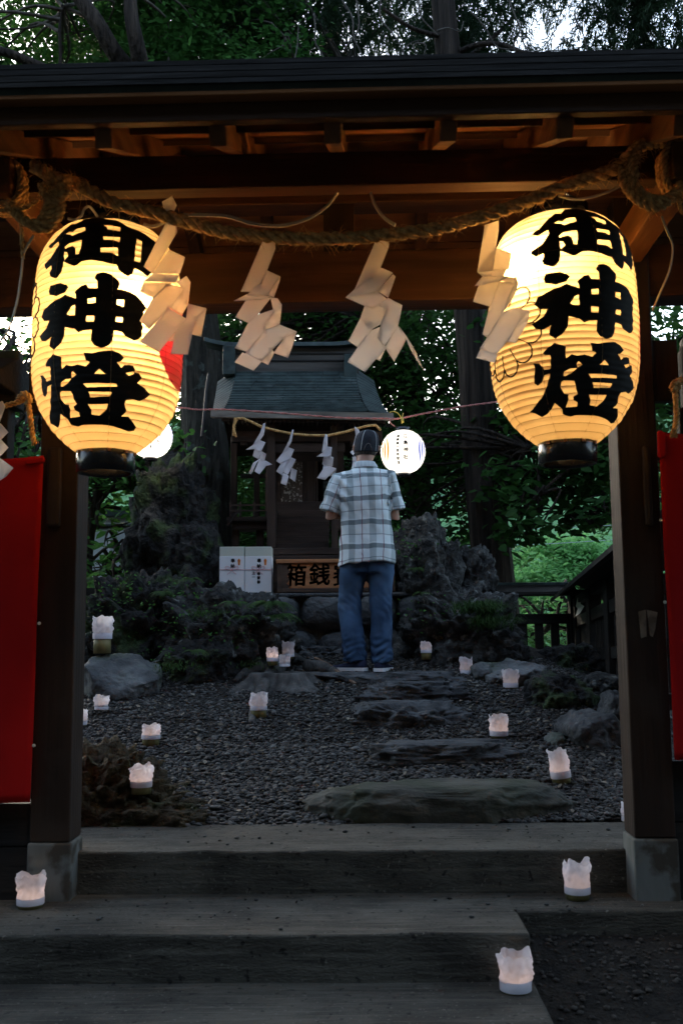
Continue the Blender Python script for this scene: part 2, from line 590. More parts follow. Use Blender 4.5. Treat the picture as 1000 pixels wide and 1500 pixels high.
# boards on the rafters: separate planks with small gaps, both slopes
def boards(y0):
    sg = -1 if y0 < 0 else 1
    n = 9 if y0 < 0 else 6
    mb = MB()
    L = abs(y0) + 0.03
    for k in range(n):
        a = L * k / n + 0.003
        b = L * (k + 1) / n - 0.001
        off = rh + 0.008 + (0.002 if k % 2 else 0.0)
        pa = Vector((0, sg * a, zr - SLOPE * a + off * 1.09))
        pb = Vector((0, sg * b, zr - SLOPE * b + off * 1.09))
        c = (pa + pb) / 2
        ang = math.atan(-sg * SLOPE)
        mb.box(c, (5.1, (pb - pa).length, 0.014), Matrix.Rotation(ang, 3, 'X'))
    part('roof_boards', mb, BOARD)
boards(yf)
boards(yb)
for yy, nn in ((-0.86, 1), (-0.36, 1)):
    part('batten', MB().box((0, yy, zslope(yy) + rh - 0.006), (5.0, 0.03, 0.022), Matrix.Rotation(math.atan(SLOPE), 3, 'X')), WX)
# layered eave edge: fascia, drip board and the thick shingled roof
zf0 = zslope(yf) + rh * 0.95
part('fascia', MB().span((-2.6, yf - 0.045, zf0 - 0.02), (2.6, yf - 0.012, zf0 + 0.035)), WX, bevel=0.003)
part('drip_board', MB().span((-2.62, yf - 0.085, zf0 + 0.036), (2.62, yf - 0.01, zf0 + 0.062)), BOARD, bevel=0.003)
mb = MB()
for k in range(6):
    y_ = yf - 0.10 + 0.012 * k
    mb.span((-2.66, y_ - 0.012 * (k % 2), zf0 + 0.064 + 0.017 * k), (2.66, y_ + 0.2, zf0 + 0.064 + 0.017 * (k + 1) - 0.003))
part('eave_edge', mb, BLACKW)
part('fascia', MB().span((-2.6, yb + 0.012, zslope(yb) + rh * 0.95 - 0.02), (2.6, yb + 0.045, zslope(yb) + rh * 0.95 + 0.06)), WX, bevel=0.003)
# shingle courses on top
mb = MB()
for sg, y0 in ((-1, yf), (1, yb)):
    L = abs(y0) + 0.06
    n = 10
    for k in range(n):
        a, b = L * k / n, L * (k + 1) / n + 0.03
        pa = Vector((0, sg * a, zr - SLOPE * a + rh + 0.085))
        pb = Vector((0, sg * b, zr - SLOPE * b + rh + 0.098))
        ang = math.atan2((pb.z - pa.z), (pb.y - pa.y)) if sg > 0 else math.atan2((pa.z - pb.z), (pa.y - pb.y))
        mb.box((pa + pb) / 2, (5.3, (pb - pa).length, 0.05), Matrix.Rotation(ang, 3, 'X'))
part('shingle_roof', mb, SLATE)
part('ridge_cap', MB().span((-2.7, -0.12, zr + 0.10), (2.7, 0.12, zr + 0.27)), SLATE, bevel=0.02)

# ------------------------------------------------------------------ wing fences and red curtains either side
def wing(side):
    if side < 0:
        x0, x1 = -2.9, la - 0.002
        lab = 'dark roofed wing fence left of the gate, behind the left red curtain'
        ztop0, ztop1 = G(20, 533, 0.0).z, G(20, 600, 0.0).z
        zr0, zr1 = G(20, 1174, 0.0).z, G(20, 1236, 0.0).z
    else:
        x0, x1 = rb + 0.002, 2.9
        lab = 'dark roofed wing fence right of the gate, behind the right red curtain'
        ztop0, ztop1 = G(990, 514, 0.0).z, G(990, 600, 0.0).z
        zr0, zr1 = G(990, 1112, 0.0).z, G(990, 1200, 0.0).z
    t = thing('wing_fence', lab, 'fence', GW((x0 if side < 0 else x1, 0, 0)), GA, 'roofed fences either side of the gate')
    T = Matrix.Translation(Vector((-(x0 if side < 0 else x1), 0, 0)))
    def P_(name, mb, mat, **k):
        mb.v = [tuple(T @ Vector(p)) for p in mb.v]
        return obj(name, mb, mat, t, local=True, **k)
    xi = x0 if side > 0 else x1                       # inner end at the post
    a, b = (x0, x1 - 0.11) if side < 0 else (x0 + 0.13, x1)
    P_('top_beam', MB().span((a, -0.05, ztop1), (b, 0.05, ztop0 - 0.10)), BLACKW, bevel=0.004)
    rp = [(-0.26, ztop0 - 0.10), (0.0, ztop0 + 0.03), (0.26, ztop0 - 0.10), (0.26, ztop0 - 0.135), (-0.26, ztop0 - 0.135)]
    P_('roof', MB().prism(rp, a, b, lambda u, v, d: Vector((d, u, v))), BLACKW, bevel=0.006)
    P_('ridge_roll', MB().span((a, -0.03, ztop0 + 0.0), (b, 0.03, ztop0 + 0.05)), SLATE, bevel=0.012)
    P_('bottom_rail', MB().span((x0, -0.05, zr1), (x1, 0.05, zr0)), BLACKW, bevel=0.004)
    P_('curtain_rail', MB().span((x0, -0.03, G(20, 674, 0).z - 0.03), (x1, 0.03, G(20, 674, 0).z - 0.005)), BLACKW)
    for k in range(3):
        xx = (x0 + 0.05 + k * 0.75) if side < 0 else (x1 - 0.05 - k * 0.75)
        P_('fence_post', MB().span((xx - 0.045, -0.042, -0.01), (xx + 0.045, 0.042, ztop1)), BLACKW, bevel=0.004)
    P_('sill', MB().span((x0, -0.06, -0.01), (x1, 0.06, zr1 - 0.003)), BLACKW)
wing(-1)
wing(1)

def curtain(pts_top, pts_bot, yl, lab, wav, seed):
    """hanging cloth between a top and a bottom line (gate-local x,z)"""
    n, m_ = 60, 40
    rg = random.Random(seed)
    v, f = [], []
    ph = [rg.uniform(0, 6.28) for _ in range(5)]
    for j in range(m_ + 1):
        t = j / m_
        for i in range(n + 1):
            s = i / n
            x = (1 - t) * (pts_top[0][0] + s * (pts_top[1][0] - pts_top[0][0])) + t * (pts_bot[0][0] + s * (pts_bot[1][0] - pts_bot[0][0]))
            z = (1 - t) * (pts_top[0][1] + s * (pts_top[1][1] - pts_top[0][1])) + t * (pts_bot[0][1] + s * (pts_bot[1][1] - pts_bot[0][1]))
            w = wav * (0.3 + t) * (math.sin(s * 17 + ph[0] + t * 0.6) + 0.5 * math.sin(s * 37 + ph[1] - t)) + 0.004 * math.sin(t * 9 + s * 5 + ph[2])
            sag = -0.012 * abs(math.sin(s * math.pi * 4)) * (1 - t)
            v.append(GW((x, yl + w, z + sag)))
    for j in range(m_):
        for i in range(n):
            a = j * (n + 1) + i
            f.append((a, a + 1, a + n + 2, a + n + 1))
    mb = MB().add(v, f)
    o = obj('red_curtain', mb, RED, None, True)
    s = o.modifiers.new('thickness', 'SOLIDIFY')
    s.thickness = 0.002
    tag(o, lab, 'curtain', 'red curtains on the fences')
    return o
p, q = G(66, 668, -0.10), G(46, 1174, -0.10)
cl = curtain([(p.x - 1.5, p.z - 0.01), (p.x, p.z)], [(q.x - 1.45, q.z), (q.x, q.z)], -0.115, 'red cloth hung left of the gate, below the big lantern with the red mark showing', 0.008, 3)
p, q = G(961, 634, -0.10), G(984, 1112, -0.10)
cr_ = curtain([(p.x, p.z), (p.x + 1.5, p.z - 0.03)], [(q.x, q.z), (q.x + 1.45, q.z)], -0.115, 'red cloth hung right of the gate, at the right edge of the photo', 0.008, 5)
def fold_patch(o, pts, yl):
    return obj('hem_fold', MB().prism([tuple(G(a, b, yl).xz) for a, b in pts], yl - 0.012, yl + 0.002, lambda u, v, d: GW((u, d, v))), RED, None)
for par, plist in ((cl, [(58, 913), (50, 1092)]), (cr_, [(967, 762), (973, 882)])):
    for a, b in plist:
        mb = MB()
        g = G(a, b, -0.13)
        mb.lathe([(0.0001, -0.003), (0.006, -0.002), (0.006, 0.002), (0.0001, 0.003)], (0, 0, 0), 12)
        mb.v = [tuple(GW((g.x + p_[0], g.y + p_[2], g.z + p_[1]))) for p_ in mb.v]
        obj('drawing_pin', mb, CREAM, par)
mb = MB().prism([tuple(G(a, b, -0.125).xz) for a, b in ((961, 632), (968, 631), (973, 640), (974, 668), (966, 672), (962, 668))], -0.14, -0.12, lambda u, v, d: GW((u, d, v)))
obj('knot_fold', mb, RED, cr_, bevel=0.006)
mb = MB().prism([tuple(G(a, b, -0.125).xz) for a, b in ((38, 674), (66, 670), (66, 677), (40, 681))], -0.135, -0.118, lambda u, v, d: GW((u, d, v)))
obj('hem_fold', mb, RED, cl, bevel=0.004)

# peeling paper slips on the right post
mb = MB()
for poly in ([(934, 896), (945, 893), (946, 932), (938, 935)], [(946, 893), (962, 897), (959, 920), (955, 933), (951, 931)]):
    mb.prism([tuple(G(a, b, -0.0765).xz) for a, b in poly], -0.079, -0.0765, lambda u, v, d: GW((u, d, v)))
o = obj('paper_slip', mb, surf('old_paper', (0.10, 0.085, 0.065), (0.22, 0.19, 0.15), 20, 0.9, 0.2), None)
tag(o, 'torn remains of an old paper slip stuck on the right gate post', 'paper slip')

# ------------------------------------------------------------------ big paper lanterns
PROF = [(335, 42), (339, 58), (345, 70), (360, 85), (380, 95), (400, 100), (440, 104.5), (500, 106), (550, 104.5), (580, 100.5), (605, 93), (630, 78), (645, 64), (657, 50), (664, 40)]
LSC = 1 / 405.0
LROW0 = 500.0
_pr = np.array(PROF, dtype=float)
PZ = (LROW0 - _pr[:, 0]) * LSC
PR = _pr[:, 1] * LSC
def lr(z):
    return float(np.interp(-z, -PZ, PR))
def lsurf(th, z, off=0.0):
    """lantern-local point; th = 0 faces the camera (-y)"""
    s = (PZ[0] - z) / (PZ[0] - PZ[-1])
    rib = 0.0030 * abs(math.sin(math.pi * 37 * s)) - 0.0015
    rib *= 1.0 + 0.5 * noise.noise(Vector((math.sin(th) * 1.5, math.cos(th) * 1.5, math.floor(s * 37) * 3.3)))
    sag = 0.0022 * noise.noise(Vector((math.sin(th) * 2.2, math.cos(th) * 2.2, z * 7 + lseed[0]))) - 0.0012 * abs(math.cos(4 * th + 1.1)) ** 12
    r = lr(z) + off + rib + sag
    return Vector((r * math.sin(th), -r * math.cos(th), z + 0.0016 * noise.noise(Vector((math.sin(th) * 1.3, math.cos(th) * 1.3, z * 40)))))

lseed = [0.0]
LPAPER, N_, L_, P_ = nt('lantern_paper')
tr = N_.new('ShaderNodeBsdfTranslucent')
df = N_.new('ShaderNodeBsdfDiffuse')
tc = N_.new('ShaderNodeTexCoord')
n1 = N_.new('ShaderNodeTexNoise')
n1.inputs['Scale'].default_value = 14
n1.inputs['Detail'].default_value = 8
L_.new(tc.outputs['Object'], n1.inputs['Vector'])
cr = N_.new('ShaderNodeValToRGB')
cr.color_ramp.elements[0].position = 0.3
cr.color_ramp.elements[1].position = 0.7
cr.color_ramp.elements[0].color = (0.83, 0.64, 0.33, 1)
cr.color_ramp.elements[1].color = (0.93, 0.77, 0.46, 1)
L_.new(n1.outputs['Fac'], cr.inputs['Fac'])
L_.new(cr.outputs[0], tr.inputs['Color'])
df.inputs['Color'].default_value = (0.62, 0.52, 0.36, 1)
mx = N_.new('ShaderNodeMixShader')
mx.inputs[0].default_value = 0.62
L_.new(df.outputs[0], mx.inputs[1])
L_.new(tr.outputs[0], mx.inputs[2])
L_.new(mx.outputs[0], N_['Material Output'].inputs['Surface'])

GL1 = ([[(365, 88), (470, 65), (560, 62), (615, 72), (540, 95), (545, 105), (630, 108), (690, 135), (715, 165), (740, 178), (800, 188), (870, 210), (935, 245), (975, 285), (990, 340), (985, 420), (960, 500), (925, 560), (890, 600), (850, 575), (790, 548), (775, 600), (740, 635), (700, 620), (665, 590), (650, 545), (600, 545), (540, 530), (450, 520), (380, 530), (320, 560), (265, 530), (238, 515), (235, 540), (225, 590), (200, 635), (178, 645), (130, 610), (125, 580), (138, 518), (95, 535), (75, 505), (78, 480), (140, 430), (190, 345), (185, 312), (125, 350), (100, 325), (160, 270), (225, 190), (290, 140), (320, 150), (375, 100)]],
       [[(240, 245), (270, 230), (295, 240), (330, 215), (395, 205), (398, 240), (330, 265), (295, 280), (280, 262)], [(240, 385), (280, 345), (375, 332), (370, 400), (355, 465), (330, 460), (325, 400), (300, 378), (262, 390), (245, 400)], [(240, 428), (262, 435), (270, 470), (240, 497)], [(540, 185), (600, 180), (670, 195), (668, 237), (570, 228), (565, 205)], [(540, 305), (670, 297), (668, 343), (620, 328), (545, 335)], [(525, 415), (655, 400), (660, 468), (600, 445), (525, 450)], [(800, 285), (842, 292), (832, 490), (788, 488)]], (60, 330))
GL2 = ([[(135, 105), (220, 105), (265, 125), (282, 150), (255, 185), (190, 205), (130, 180), (122, 150)], [(85, 290), (180, 235), (258, 205), (345, 245), (340, 215), (330, 190), (385, 140), (420, 135), (440, 165), (505, 165), (505, 110), (483, 85), (500, 50), (550, 30), (610, 50), (670, 95), (678, 130), (660, 165), (745, 170), (800, 190), (850, 230), (890, 280), (865, 320), (855, 420), (860, 450), (855, 520), (825, 560), (790, 568), (740, 550), (700, 515), (640, 505), (630, 590), (600, 630), (545, 650), (490, 630), (465, 590), (470, 505), (410, 510), (370, 525), (335, 490), (300, 480), (262, 470), (255, 560), (220, 610), (175, 640), (140, 605), (150, 530), (110, 560), (70, 545), (52, 500), (110, 450), (135, 400), (95, 390), (70, 350)]],
       [[(275, 370), (310, 310), (338, 300), (338, 385), (300, 385)], [(435, 255), (495, 245), (492, 290), (435, 295)], [(658, 250), (712, 248), (710, 305), (655, 290)], [(428, 395), (487, 398), (485, 440), (425, 442)], [(655, 398), (706, 395), (703, 438), (650, 430)]], (60, 430))
GL3 = ([[(65, 288), (95, 295), (118, 335), (130, 380), (125, 440), (108, 462), (90, 440), (80, 390), (78, 320)], [(120, 352), (165, 345), (165, 375), (122, 388)], [(110, 215), (130, 180), (172, 148), (240, 180), (243, 275), (280, 248), (320, 260), (370, 250), (430, 265), (460, 235), (430, 215), (410, 158), (470, 160), (560, 145), (630, 135), (690, 155), (722, 185), (700, 215), (725, 240), (790, 235), (805, 265), (800, 285), (835, 290), (860, 325), (825, 370), (880, 400), (925, 440), (885, 480), (840, 505), (790, 498), (740, 510), (730, 540), (748, 585), (705, 625), (760, 625), (820, 685), (800, 715), (760, 728), (700, 710), (580, 690), (470, 690), (400, 690), (370, 702), (310, 680), (285, 640), (235, 600), (225, 670), (205, 685), (130, 635), (145, 570), (155, 470), (160, 370), (150, 240), (120, 235)]],
       [[(241, 375), (280, 355), (322, 356), (290, 385), (256, 408), (242, 405)], [(330, 300), (362, 330), (325, 352), (318, 320)], [(236, 450), (246, 440), (318, 450), (340, 510), (360, 540), (338, 560), (345, 585), (380, 605), (383, 630), (310, 632), (312, 580), (300, 540), (270, 535), (232, 490)], [(495, 325), (535, 285), (575, 322)], [(412, 395), (665, 393), (672, 415), (440, 425)], [(455, 460), (628, 460), (620, 490), (470, 500)], [(448, 550), (600, 545), (590, 585), (540, 627), (478, 620), (475, 590)], [(665, 225), (705, 212), (728, 235), (700, 265)], [(735, 300), (795, 282), (798, 300), (760, 320)]], (60, 520))

def inside(poly, x, y):
    c = False
    n = len(poly)
    j = n - 1
    for i in range(n):
        xi, yi = poly[i]
        xj, yj = poly[j]
        if (yi > y) != (yj > y) and x < (xj - xi) * (y - yi) / (yj - yi) + xi:
            c = not c
        j = i
    return c

def rough_line(poly, seed, amp=5.0, stepl=26.0):
    """densify an outline and give it a slightly uneven brush edge, kept smooth"""
    out = []
    n = len(poly)
    for i in range(n):
        a, b = Vector(poly[i]), Vector(poly[(i + 1) % n])
        k = max(1, int((b - a).length / stepl))
        for j in range(k):
            q = a.lerp(b, j / k)
            q.x += amp * noise.noise(Vector((q.x * 0.03, q.y * 0.03, seed)))
            q.y += amp * noise.noise(Vector((q.x * 0.03, q.y * 0.03, seed + 9)))
            out.append((q.x, q.y))
    return out

def fill_mesh(outers, holes, mapf, grid=40.0):
    """triangulate filled outlines with holes and map each 2-D point to 3-D"""
    pts, edges = [], []
    for poly in outers + holes:
        o = len(pts)
        pts += [Vector(p) for p in poly]
        edges += [(o + i, o + (i + 1) % len(poly)) for i in range(len(poly))]
    xs = [p.x for p in pts]
    ys = [p.y for p in pts]
    y = min(ys)
    while y < max(ys):
        x = min(xs)
        while x < max(xs):
            pts.append(Vector((x + 3.1, y + 1.7)))
            x += grid
        y += grid
    vs, es, fs, *_ = geometry.delaunay_2d_cdt(pts, edges, [], 0, 1e-4)
    keep = []
    for f in fs:
        cx = sum(vs[i].x for i in f) / len(f)
        cy = sum(vs[i].y for i in f) / len(f)
        if any(inside(p, cx, cy) for p in outers) and not any(inside(p, cx, cy) for p in holes):
            keep.append(tuple(f))
    return MB().add([mapf(v.x, v.y) for v in vs], keep)

def big_lantern(cx_px, Y, rowc, rot, crest_z, crest_th, red_th, bulb, lab, power):
    c = at(cx_px, rowc, Y)
    t = thing('paper_lantern', lab, 'lantern', c, 0.0, 'big paper lanterns on the gate')
    lseed[0] = cx_px * 0.1
    # ribbed paper body
    nz, na = 37 * 6, 96
    ztop, zbot = PZ[0], PZ[-1]
    zs = np.linspace(ztop, zbot, nz + 1)
    mb = MB()
    rings = []
    for i, z in enumerate(zs):
        rings.append([tuple(lsurf(2 * math.pi * k / na, z)) for k in range(na)])
    mb.loft(rings, False)
    shade = obj('paper_shade', mb, LPAPER, t, True, local=True)
    # bamboo hoops: a thin dark thread in each valley, and upright threads
    hoop = surf('hoop_thread', (0.35, 0.22, 0.08), (0.45, 0.30, 0.12), 20, 0.8, 0) if 'hoop_thread' not in bpy.data.materials else bpy.data.materials['hoop_thread']
    mb = MB()
    for i in range(1, 37):
        z = ztop + (zbot - ztop) * i / 37
        pts = [lsurf(2 * math.pi * k / 64, z, 0.0006) for k in range(65)]
        mb.tube(pts, 0.0009, 4, False)
    for k in range(8):
        th = 2 * math.pi * (k + 0.35) / 8
        mb.tube([lsurf(th, z, 0.001) for z in np.linspace(ztop, zbot, 40)], 0.0007, 4, False)
    obj('hoops', mb, hoop, t, False, local=True)
    # rings
    mb = MB()
    zb = zbot
    mb.lathe([(0.098, zb + 0.012), (0.101, zb + 0.010), (0.101, zb - 0.068), (0.098, zb - 0.071), (0.088, zb - 0.071), (0.086, zb - 0.06), (0.086, zb + 0.008), (0.098, zb + 0.012)], (0, 0, 0), 64)
    obj('bottom_ring', mb, BLACK, t, True, local=True)
    mb = MB()
    for k in range(5):
        th = -0.9 + k * 0.62
        mb.box((0.1022 * math.sin(th), -0.1022 * math.cos(th), zb - 0.004), (0.012, 0.006, 0.010), Matrix.Rotation(th, 3, 'Z'))
    obj('brass_clip', mb, surf('copper_clip', (0.35, 0.14, 0.05), (0.45, 0.2, 0.08), 10, 0.4, 0) if 'copper_clip' not in bpy.data.materials else bpy.data.materials['copper_clip'], t, local=True)
    mb = MB()
    mb.lathe([(0.100, ztop - 0.01), (0.104, ztop - 0.008), (0.104, ztop + 0.055), (0.1, ztop + 0.058), (0.088, ztop + 0.058), (0.088, ztop - 0.004), (0.1, ztop - 0.01)], (0, 0, 0), 64)
    obj('top_ring', mb, BLACK, t, True, local=True)
    mb = MB()
    mb.tube([(-0.09, 0, ztop + 0.05), (-0.05, 0, ztop + 0.10), (0, 0, ztop + 0.125), (0.05, 0, ztop + 0.10), (0.09, 0, ztop + 0.05)], 0.004, 6)
    mb.tube([(0, 0, ztop + 0.12), (0.0, 0.0, ztop + 0.29)], 0.003, 6)
    obj('hanger', mb, BLACK, t, True, local=True)
    # lettering
    for gi, (outers, holes, org) in enumerate((GL1, GL2, GL3)):
        ou = [rough_line(p, gi + k * 3.1) for k, p in enumerate(outers)]
        ho = [rough_line(p, gi + 20 + k * 2.3, 3.5) for k, p in enumerate(holes)]
        def mapf(x, y, org=org):
            px, py = org[0] + x / 5.882, org[1] + y / 5.882
            z = (LROW0 - py) * LSC
            u = (px - 158.0) * LSC / lr(z)
            # arc width measured against the widest part, so that the glyph keeps its shape near the top
            th = math.asin(max(-0.97, min(0.97, u)))
            return lsurf(th + rot, z, 0.0012)
        obj('lettering', fill_mesh(ou, ho, mapf, 15.0), INK, t, True, local=True, fix=False)
    # scalloped flower outline and red round mark
    mb = MB()
    for rr, amp, npet in ((0.135, 0.036, 12),):
        for k in range(npet):
            pts = []
            for j in range(13):
                a = 2 * math.pi * (k + j / 12) / npet
                q = rr + amp * math.sin(math.pi * j / 12) ** 0.6
                x, z = q * math.cos(a), q * math.sin(a)
                pts.append(lsurf(crest_th + x / 0.262, z + crest_z, 0.003))
            mb.tube(pts, 0.0026, 6)
            a = 2 * math.pi * k / npet
            mb.tube([lsurf(crest_th + (q * math.cos(a)) / 0.262, q * math.sin(a) + crest_z, 0.003) for q in np.linspace(0.085, rr, 10)], 0.0017, 6)
    obj('flower_crest', mb, INK, t, True, local=True)
    disc = [(0.165 * math.cos(2 * math.pi * k / 60), 0.165 * math.sin(2 * math.pi * k / 60)) for k in range(60)]
    obj('red_mark', fill_mesh([disc], [], lambda x, y: lsurf(red_th + x / 0.262, y - 0.02, 0.0012), 0.006), REDINK, t, True, local=True, fix=False)
    # bulb inside
    b = Vector(bulb)
    obj('lamp_holder', MB().tube([(b.x, b.y, b.z + 0.04), (b.x, b.y, b.z + 0.09)], 0.02, 12), BLACK, t, True, local=True)
    obj('lamp_cord', MB().tube([(b.x, b.y, b.z + 0.08), (b.x * 0.6, b.y * 0.6, ztop), (0, 0, ztop + 0.05)], 0.003, 6), BLACK, t, True, local=True)
    lamp('bulb', c + b, power, (1.0, 0.66, 0.31), 0.04, t)
    return t

big_lantern(159, 3.44, 500, 0.2, 0.04, -1.45, 1.50, (0.12, -0.14, 0.07), 'lit paper lantern on the left, its red mark facing the middle', 2.3)
big_lantern(824, 3.44, 487, 0.38, -0.03, -1.13, 1.74, (-0.135, -0.12, 0.19), 'lit paper lantern on the right, its flower outline facing the middle', 2.3)

# ------------------------------------------------------------------ straw rope with its coils, cords and wires
ROPE_Y = 3.06
def strands(mb, path, r, pitch, ns=3, n=6, hair=0, seed=1, taper=None):
    rg = random.Random(seed)
    P = [Vector(p) for p in path]
    L = [0.0]
    for a, b in zip(P, P[1:]):
        L.append(L[-1] + (b - a).length)
    m = max(8, int(L[-1] / (pitch / 9)))
    pts, tans = [], []
    j = 0
    for i in range(m + 1):
        s = L[-1] * i / m
        while j < len(P) - 2 and L[j + 1] < s:
            j += 1
        t = (s - L[j]) / max(1e-9, L[j + 1] - L[j])
        pts.append(P[j].lerp(P[j + 1], min(1, t)))
    nrm = None
    frames = []
    for i, p in enumerate(pts):
        t = (pts[min(i + 1, m)] - pts[max(i - 1, 0)]).normalized()
        if nrm is None:
            nrm = t.orthogonal().normalized()
        nrm = (nrm - t * nrm.dot(t)).normalized()
        frames.append((t, nrm.copy(), t.cross(nrm)))
    for k in range(ns):
        c, rad = [], []
        for i, p in enumerate(pts):
            a = 2 * math.pi * (k / ns) + 2 * math.pi * (L[-1] * i / m) / pitch
            t, u, w = frames[i]
            tp = taper(i / m) if taper else 1.0
            jit = 1 + 0.22 * noise.noise(Vector((i * 0.8, k * 7.1, seed)))
            c.append(p + (u * math.cos(a) + w * math.sin(a)) * r * 0.60 * tp)
            rad.append(r * 0.50 * tp * jit)
        mb.tube(c, rad, n)
    for _ in range(hair):
        i = rg.randrange(m)
        t, u, w = frames[i]
        a = rg.uniform(0, 6.28)
        o = (u * math.cos(a) + w * math.sin(a))
        st = pts[i] + o * r * 0.9
        ln = rg.uniform(0.012, 0.04) * (r / 0.02)
        d = (o * 0.55 + t * rg.choice((-1, 1)) * 0.8 + Vector((rg.gauss(0, .3), rg.gauss(0, .3), rg.gauss(0, .3)))).normalized()
        mb.tube([st, st + d * ln * 0.5, st + d * ln + Vector((0, 0, -ln * 0.25))], [0.0009, 0.0008, 0.0003], 3, False)

def pxpath(pts, n=8):
    return catmull([at(a, b, Y) for a, b, Y in pts], n)

def coil(mb, cx, cz_px, rx, rz, y0, y1, turns, r, seed):
    """rope wound round a beam end (gate-local box coil), world output"""
    pts = []
    m = int(turns * 24)
    for i in range(m + 1):
        a = 2 * math.pi * i / 24 + seed
        k = i / m
        wob = 1 + 0.10 * noise.noise(Vector((i * 0.13, seed, 0)))
        ca, sa = math.cos(a), math.sin(a)
        e = 0.62
        x = cx + rx * wob * math.copysign(abs(ca) ** e, ca)
        z = cz_px + rz * wob * math.copysign(abs(sa) ** e, sa) - 0.012
        y = y0 + (y1 - y0) * (0.5 + 0.5 * math.sin(k * 9.0 + seed))
        pts.append(GW((x, y, z)))
    strands(mb, pts, r, 0.07, 3, 6, int(turns * 22), seed)

rope = MB()
main_path = [(75, 268, 3.10), (100, 265, 3.07), (125, 276, 3.06), (160, 295, 3.05), (200, 306, 3.05), (240, 316, 3.05), (290, 330, 3.05), (330, 340, 3.05), (380, 346, 3.05), (430, 350, 3.05), (480, 350, 3.05), (530, 348, 3.05), (580, 343, 3.05), (640, 335, 3.05), (700, 319, 3.05), (750, 303, 3.05), (790, 288, 3.05), (830, 271, 3.05), (870, 259, 3.06), (905, 245, 3.07), (930, 228, 3.09)]
strands(rope, pxpath(main_path, 8), 0.0212, 0.115, 3, 8, 620, 2)
lx, rx = (la + lb) / 2, (ra + rb) / 2
coil(rope, lx, 2.452, 0.064, 0.078, -0.78, -0.70, 3.4, 0.0125, 1)
coil(rope, rx, 2.452, 0.064, 0.078, -0.78, -0.70, 3.4, 0.0125, 4)
# hanging bights and knots beside the coils
def L3(lst, n=8):
    return pxpath([(a, b, y) for a, b, y in lst], n)
strands(rope, L3([(105, 268, 3.04), (80, 262, 3.02), (62, 250, 3.02), (50, 243, 3.04)]), 0.022, 0.08, 3, 8, 40, 8)
strands(rope, L3([(70, 262, 3.02), (88, 285, 3.01), (86, 315, 3.0), (66, 335, 3.0), (40, 326, 3.01), (18, 305, 3.02)]), 0.0165, 0.07, 3, 7, 60, 9)
strands(rope, L3([(84, 290, 3.0), (74, 312, 2.99), (50, 328, 2.99), (28, 318, 3.0), (14, 296, 3.02)]), 0.015, 0.07, 3, 7, 50, 10)
strands(rope, L3([(95, 270, 3.0), (78, 285, 2.99), (70, 305, 2.99), (64, 322, 3.0)]), 0.016, 0.07, 3, 7, 50, 11)
strands(rope, L3([(100, 280, 3.0), (84, 293, 2.98), (70, 288, 2.98), (62, 270, 3.0)]), 0.015, 0.07, 3, 7, 50, 12)
strands(rope, L3([(58, 292, 3.0), (40, 303, 2.99), (20, 307, 3.0), (-10, 311, 3.02), (-40, 318, 3.05)]), 0.0075, 0.03, 2, 6, 20, 13)
strands(rope, L3([(32, 330, 3.0), (33, 352, 3.0), (34, 378, 3.0)]), 0.006, 0.03, 2, 6, 8, 14)
strands(rope, L3([(915, 236, 3.04), (935, 216, 3.03), (955, 208, 3.04), (975, 208, 3.06)]), 0.022, 0.08, 3, 8, 40, 15)
strands(rope, L3([(912, 246, 3.03), (914, 268, 3.01), (930, 290, 3.0), (955, 303, 3.0), (975, 297, 3.01), (990, 282, 3.03)]), 0.0165, 0.07, 3, 7, 60, 16)
strands(rope, L3([(920, 240, 3.03), (924, 262, 3.0), (940, 284, 2.99), (960, 293, 2.99), (982, 288, 3.0), (996, 270, 3.03)]), 0.016, 0.07, 3, 7, 60, 17)
strands(rope, L3([(932, 222, 3.02), (926, 246, 3.0), (930, 262, 3.0)]), 0.016, 0.07, 3, 7, 60, 18)
strands(rope, L3([(993, 268, 3.0), (994, 296, 3.0), (1000, 312, 3.0), (1012, 320, 3.0)]), 0.0075, 0.03, 2, 6, 14, 19)
o = obj('straw_rope', rope, STRAW, None, True, fix=False)
tag(o, 'thick twisted straw rope slung across the gate between its beam ends', 'rope')

def wire(name, pts, r, mat, lab, cat='wire', group=None, n=8, two=False):
    mb = MB()
    p = pxpath(pts, n)
    mb.tube(p, r, 6)
    if two:
        mb.tube([q + Vector((0.4 * r, 0.6 * r, 1.9 * r)) for q in p], r, 6)
    o = obj(name, mb, mat, None, True)
    return tag(o, lab, cat, group)
GW_ = 'loose cream wires under the gate roof'
wire('cable', [(210, 330, 3.1), (225, 333, 3.1), (245, 325, 3.09), (262, 318, 3.10), (280, 316, 3.12), (330, 318, 3.14), (370, 329, 3.15), (410, 332, 3.16), (450, 322, 3.18), (480, 302, 3.2), (497, 279, 3.24)], 0.0035, WIRE, 'cream wire curving up from the left lantern to the beam', 'wire', GW_, two=True)
wire('cable', [(541, 278, 3.24), (548, 300, 3.2), (562, 320, 3.15), (578, 331, 3.10)], 0.0035, WIRE, 'short cream wire dropping from the beam to the rope above the middle', 'wire', GW_, two=True)
wire('cable', [(100, 320, 3.1), (110, 322, 3.1), (120, 316, 3.08), (124, 306, 3.08), (132, 303, 3.1), (143, 317, 3.15)], 0.004, WIRE, 'short curled cream wire end above the left lantern', 'wire', GW_)
wire('cable', [(818, 287, 3.12), (840, 292, 3.08), (865, 289, 3.06), (890, 281, 3.06), (908, 272, 3.08), (918, 265, 3.12)], 0.0045, WIRE, 'cream wire above the right lantern beside the rope coil', 'wire', GW_)
wire('cable', [(50, 345, 3.0), (36, 370, 3.0), (32, 400, 3.0), (26, 440, 3.0), (14, 480, 3.0), (-2, 505, 3.0)], 0.0035, WIRE, 'cream wire hanging left of the left lantern', 'wire', GW_)
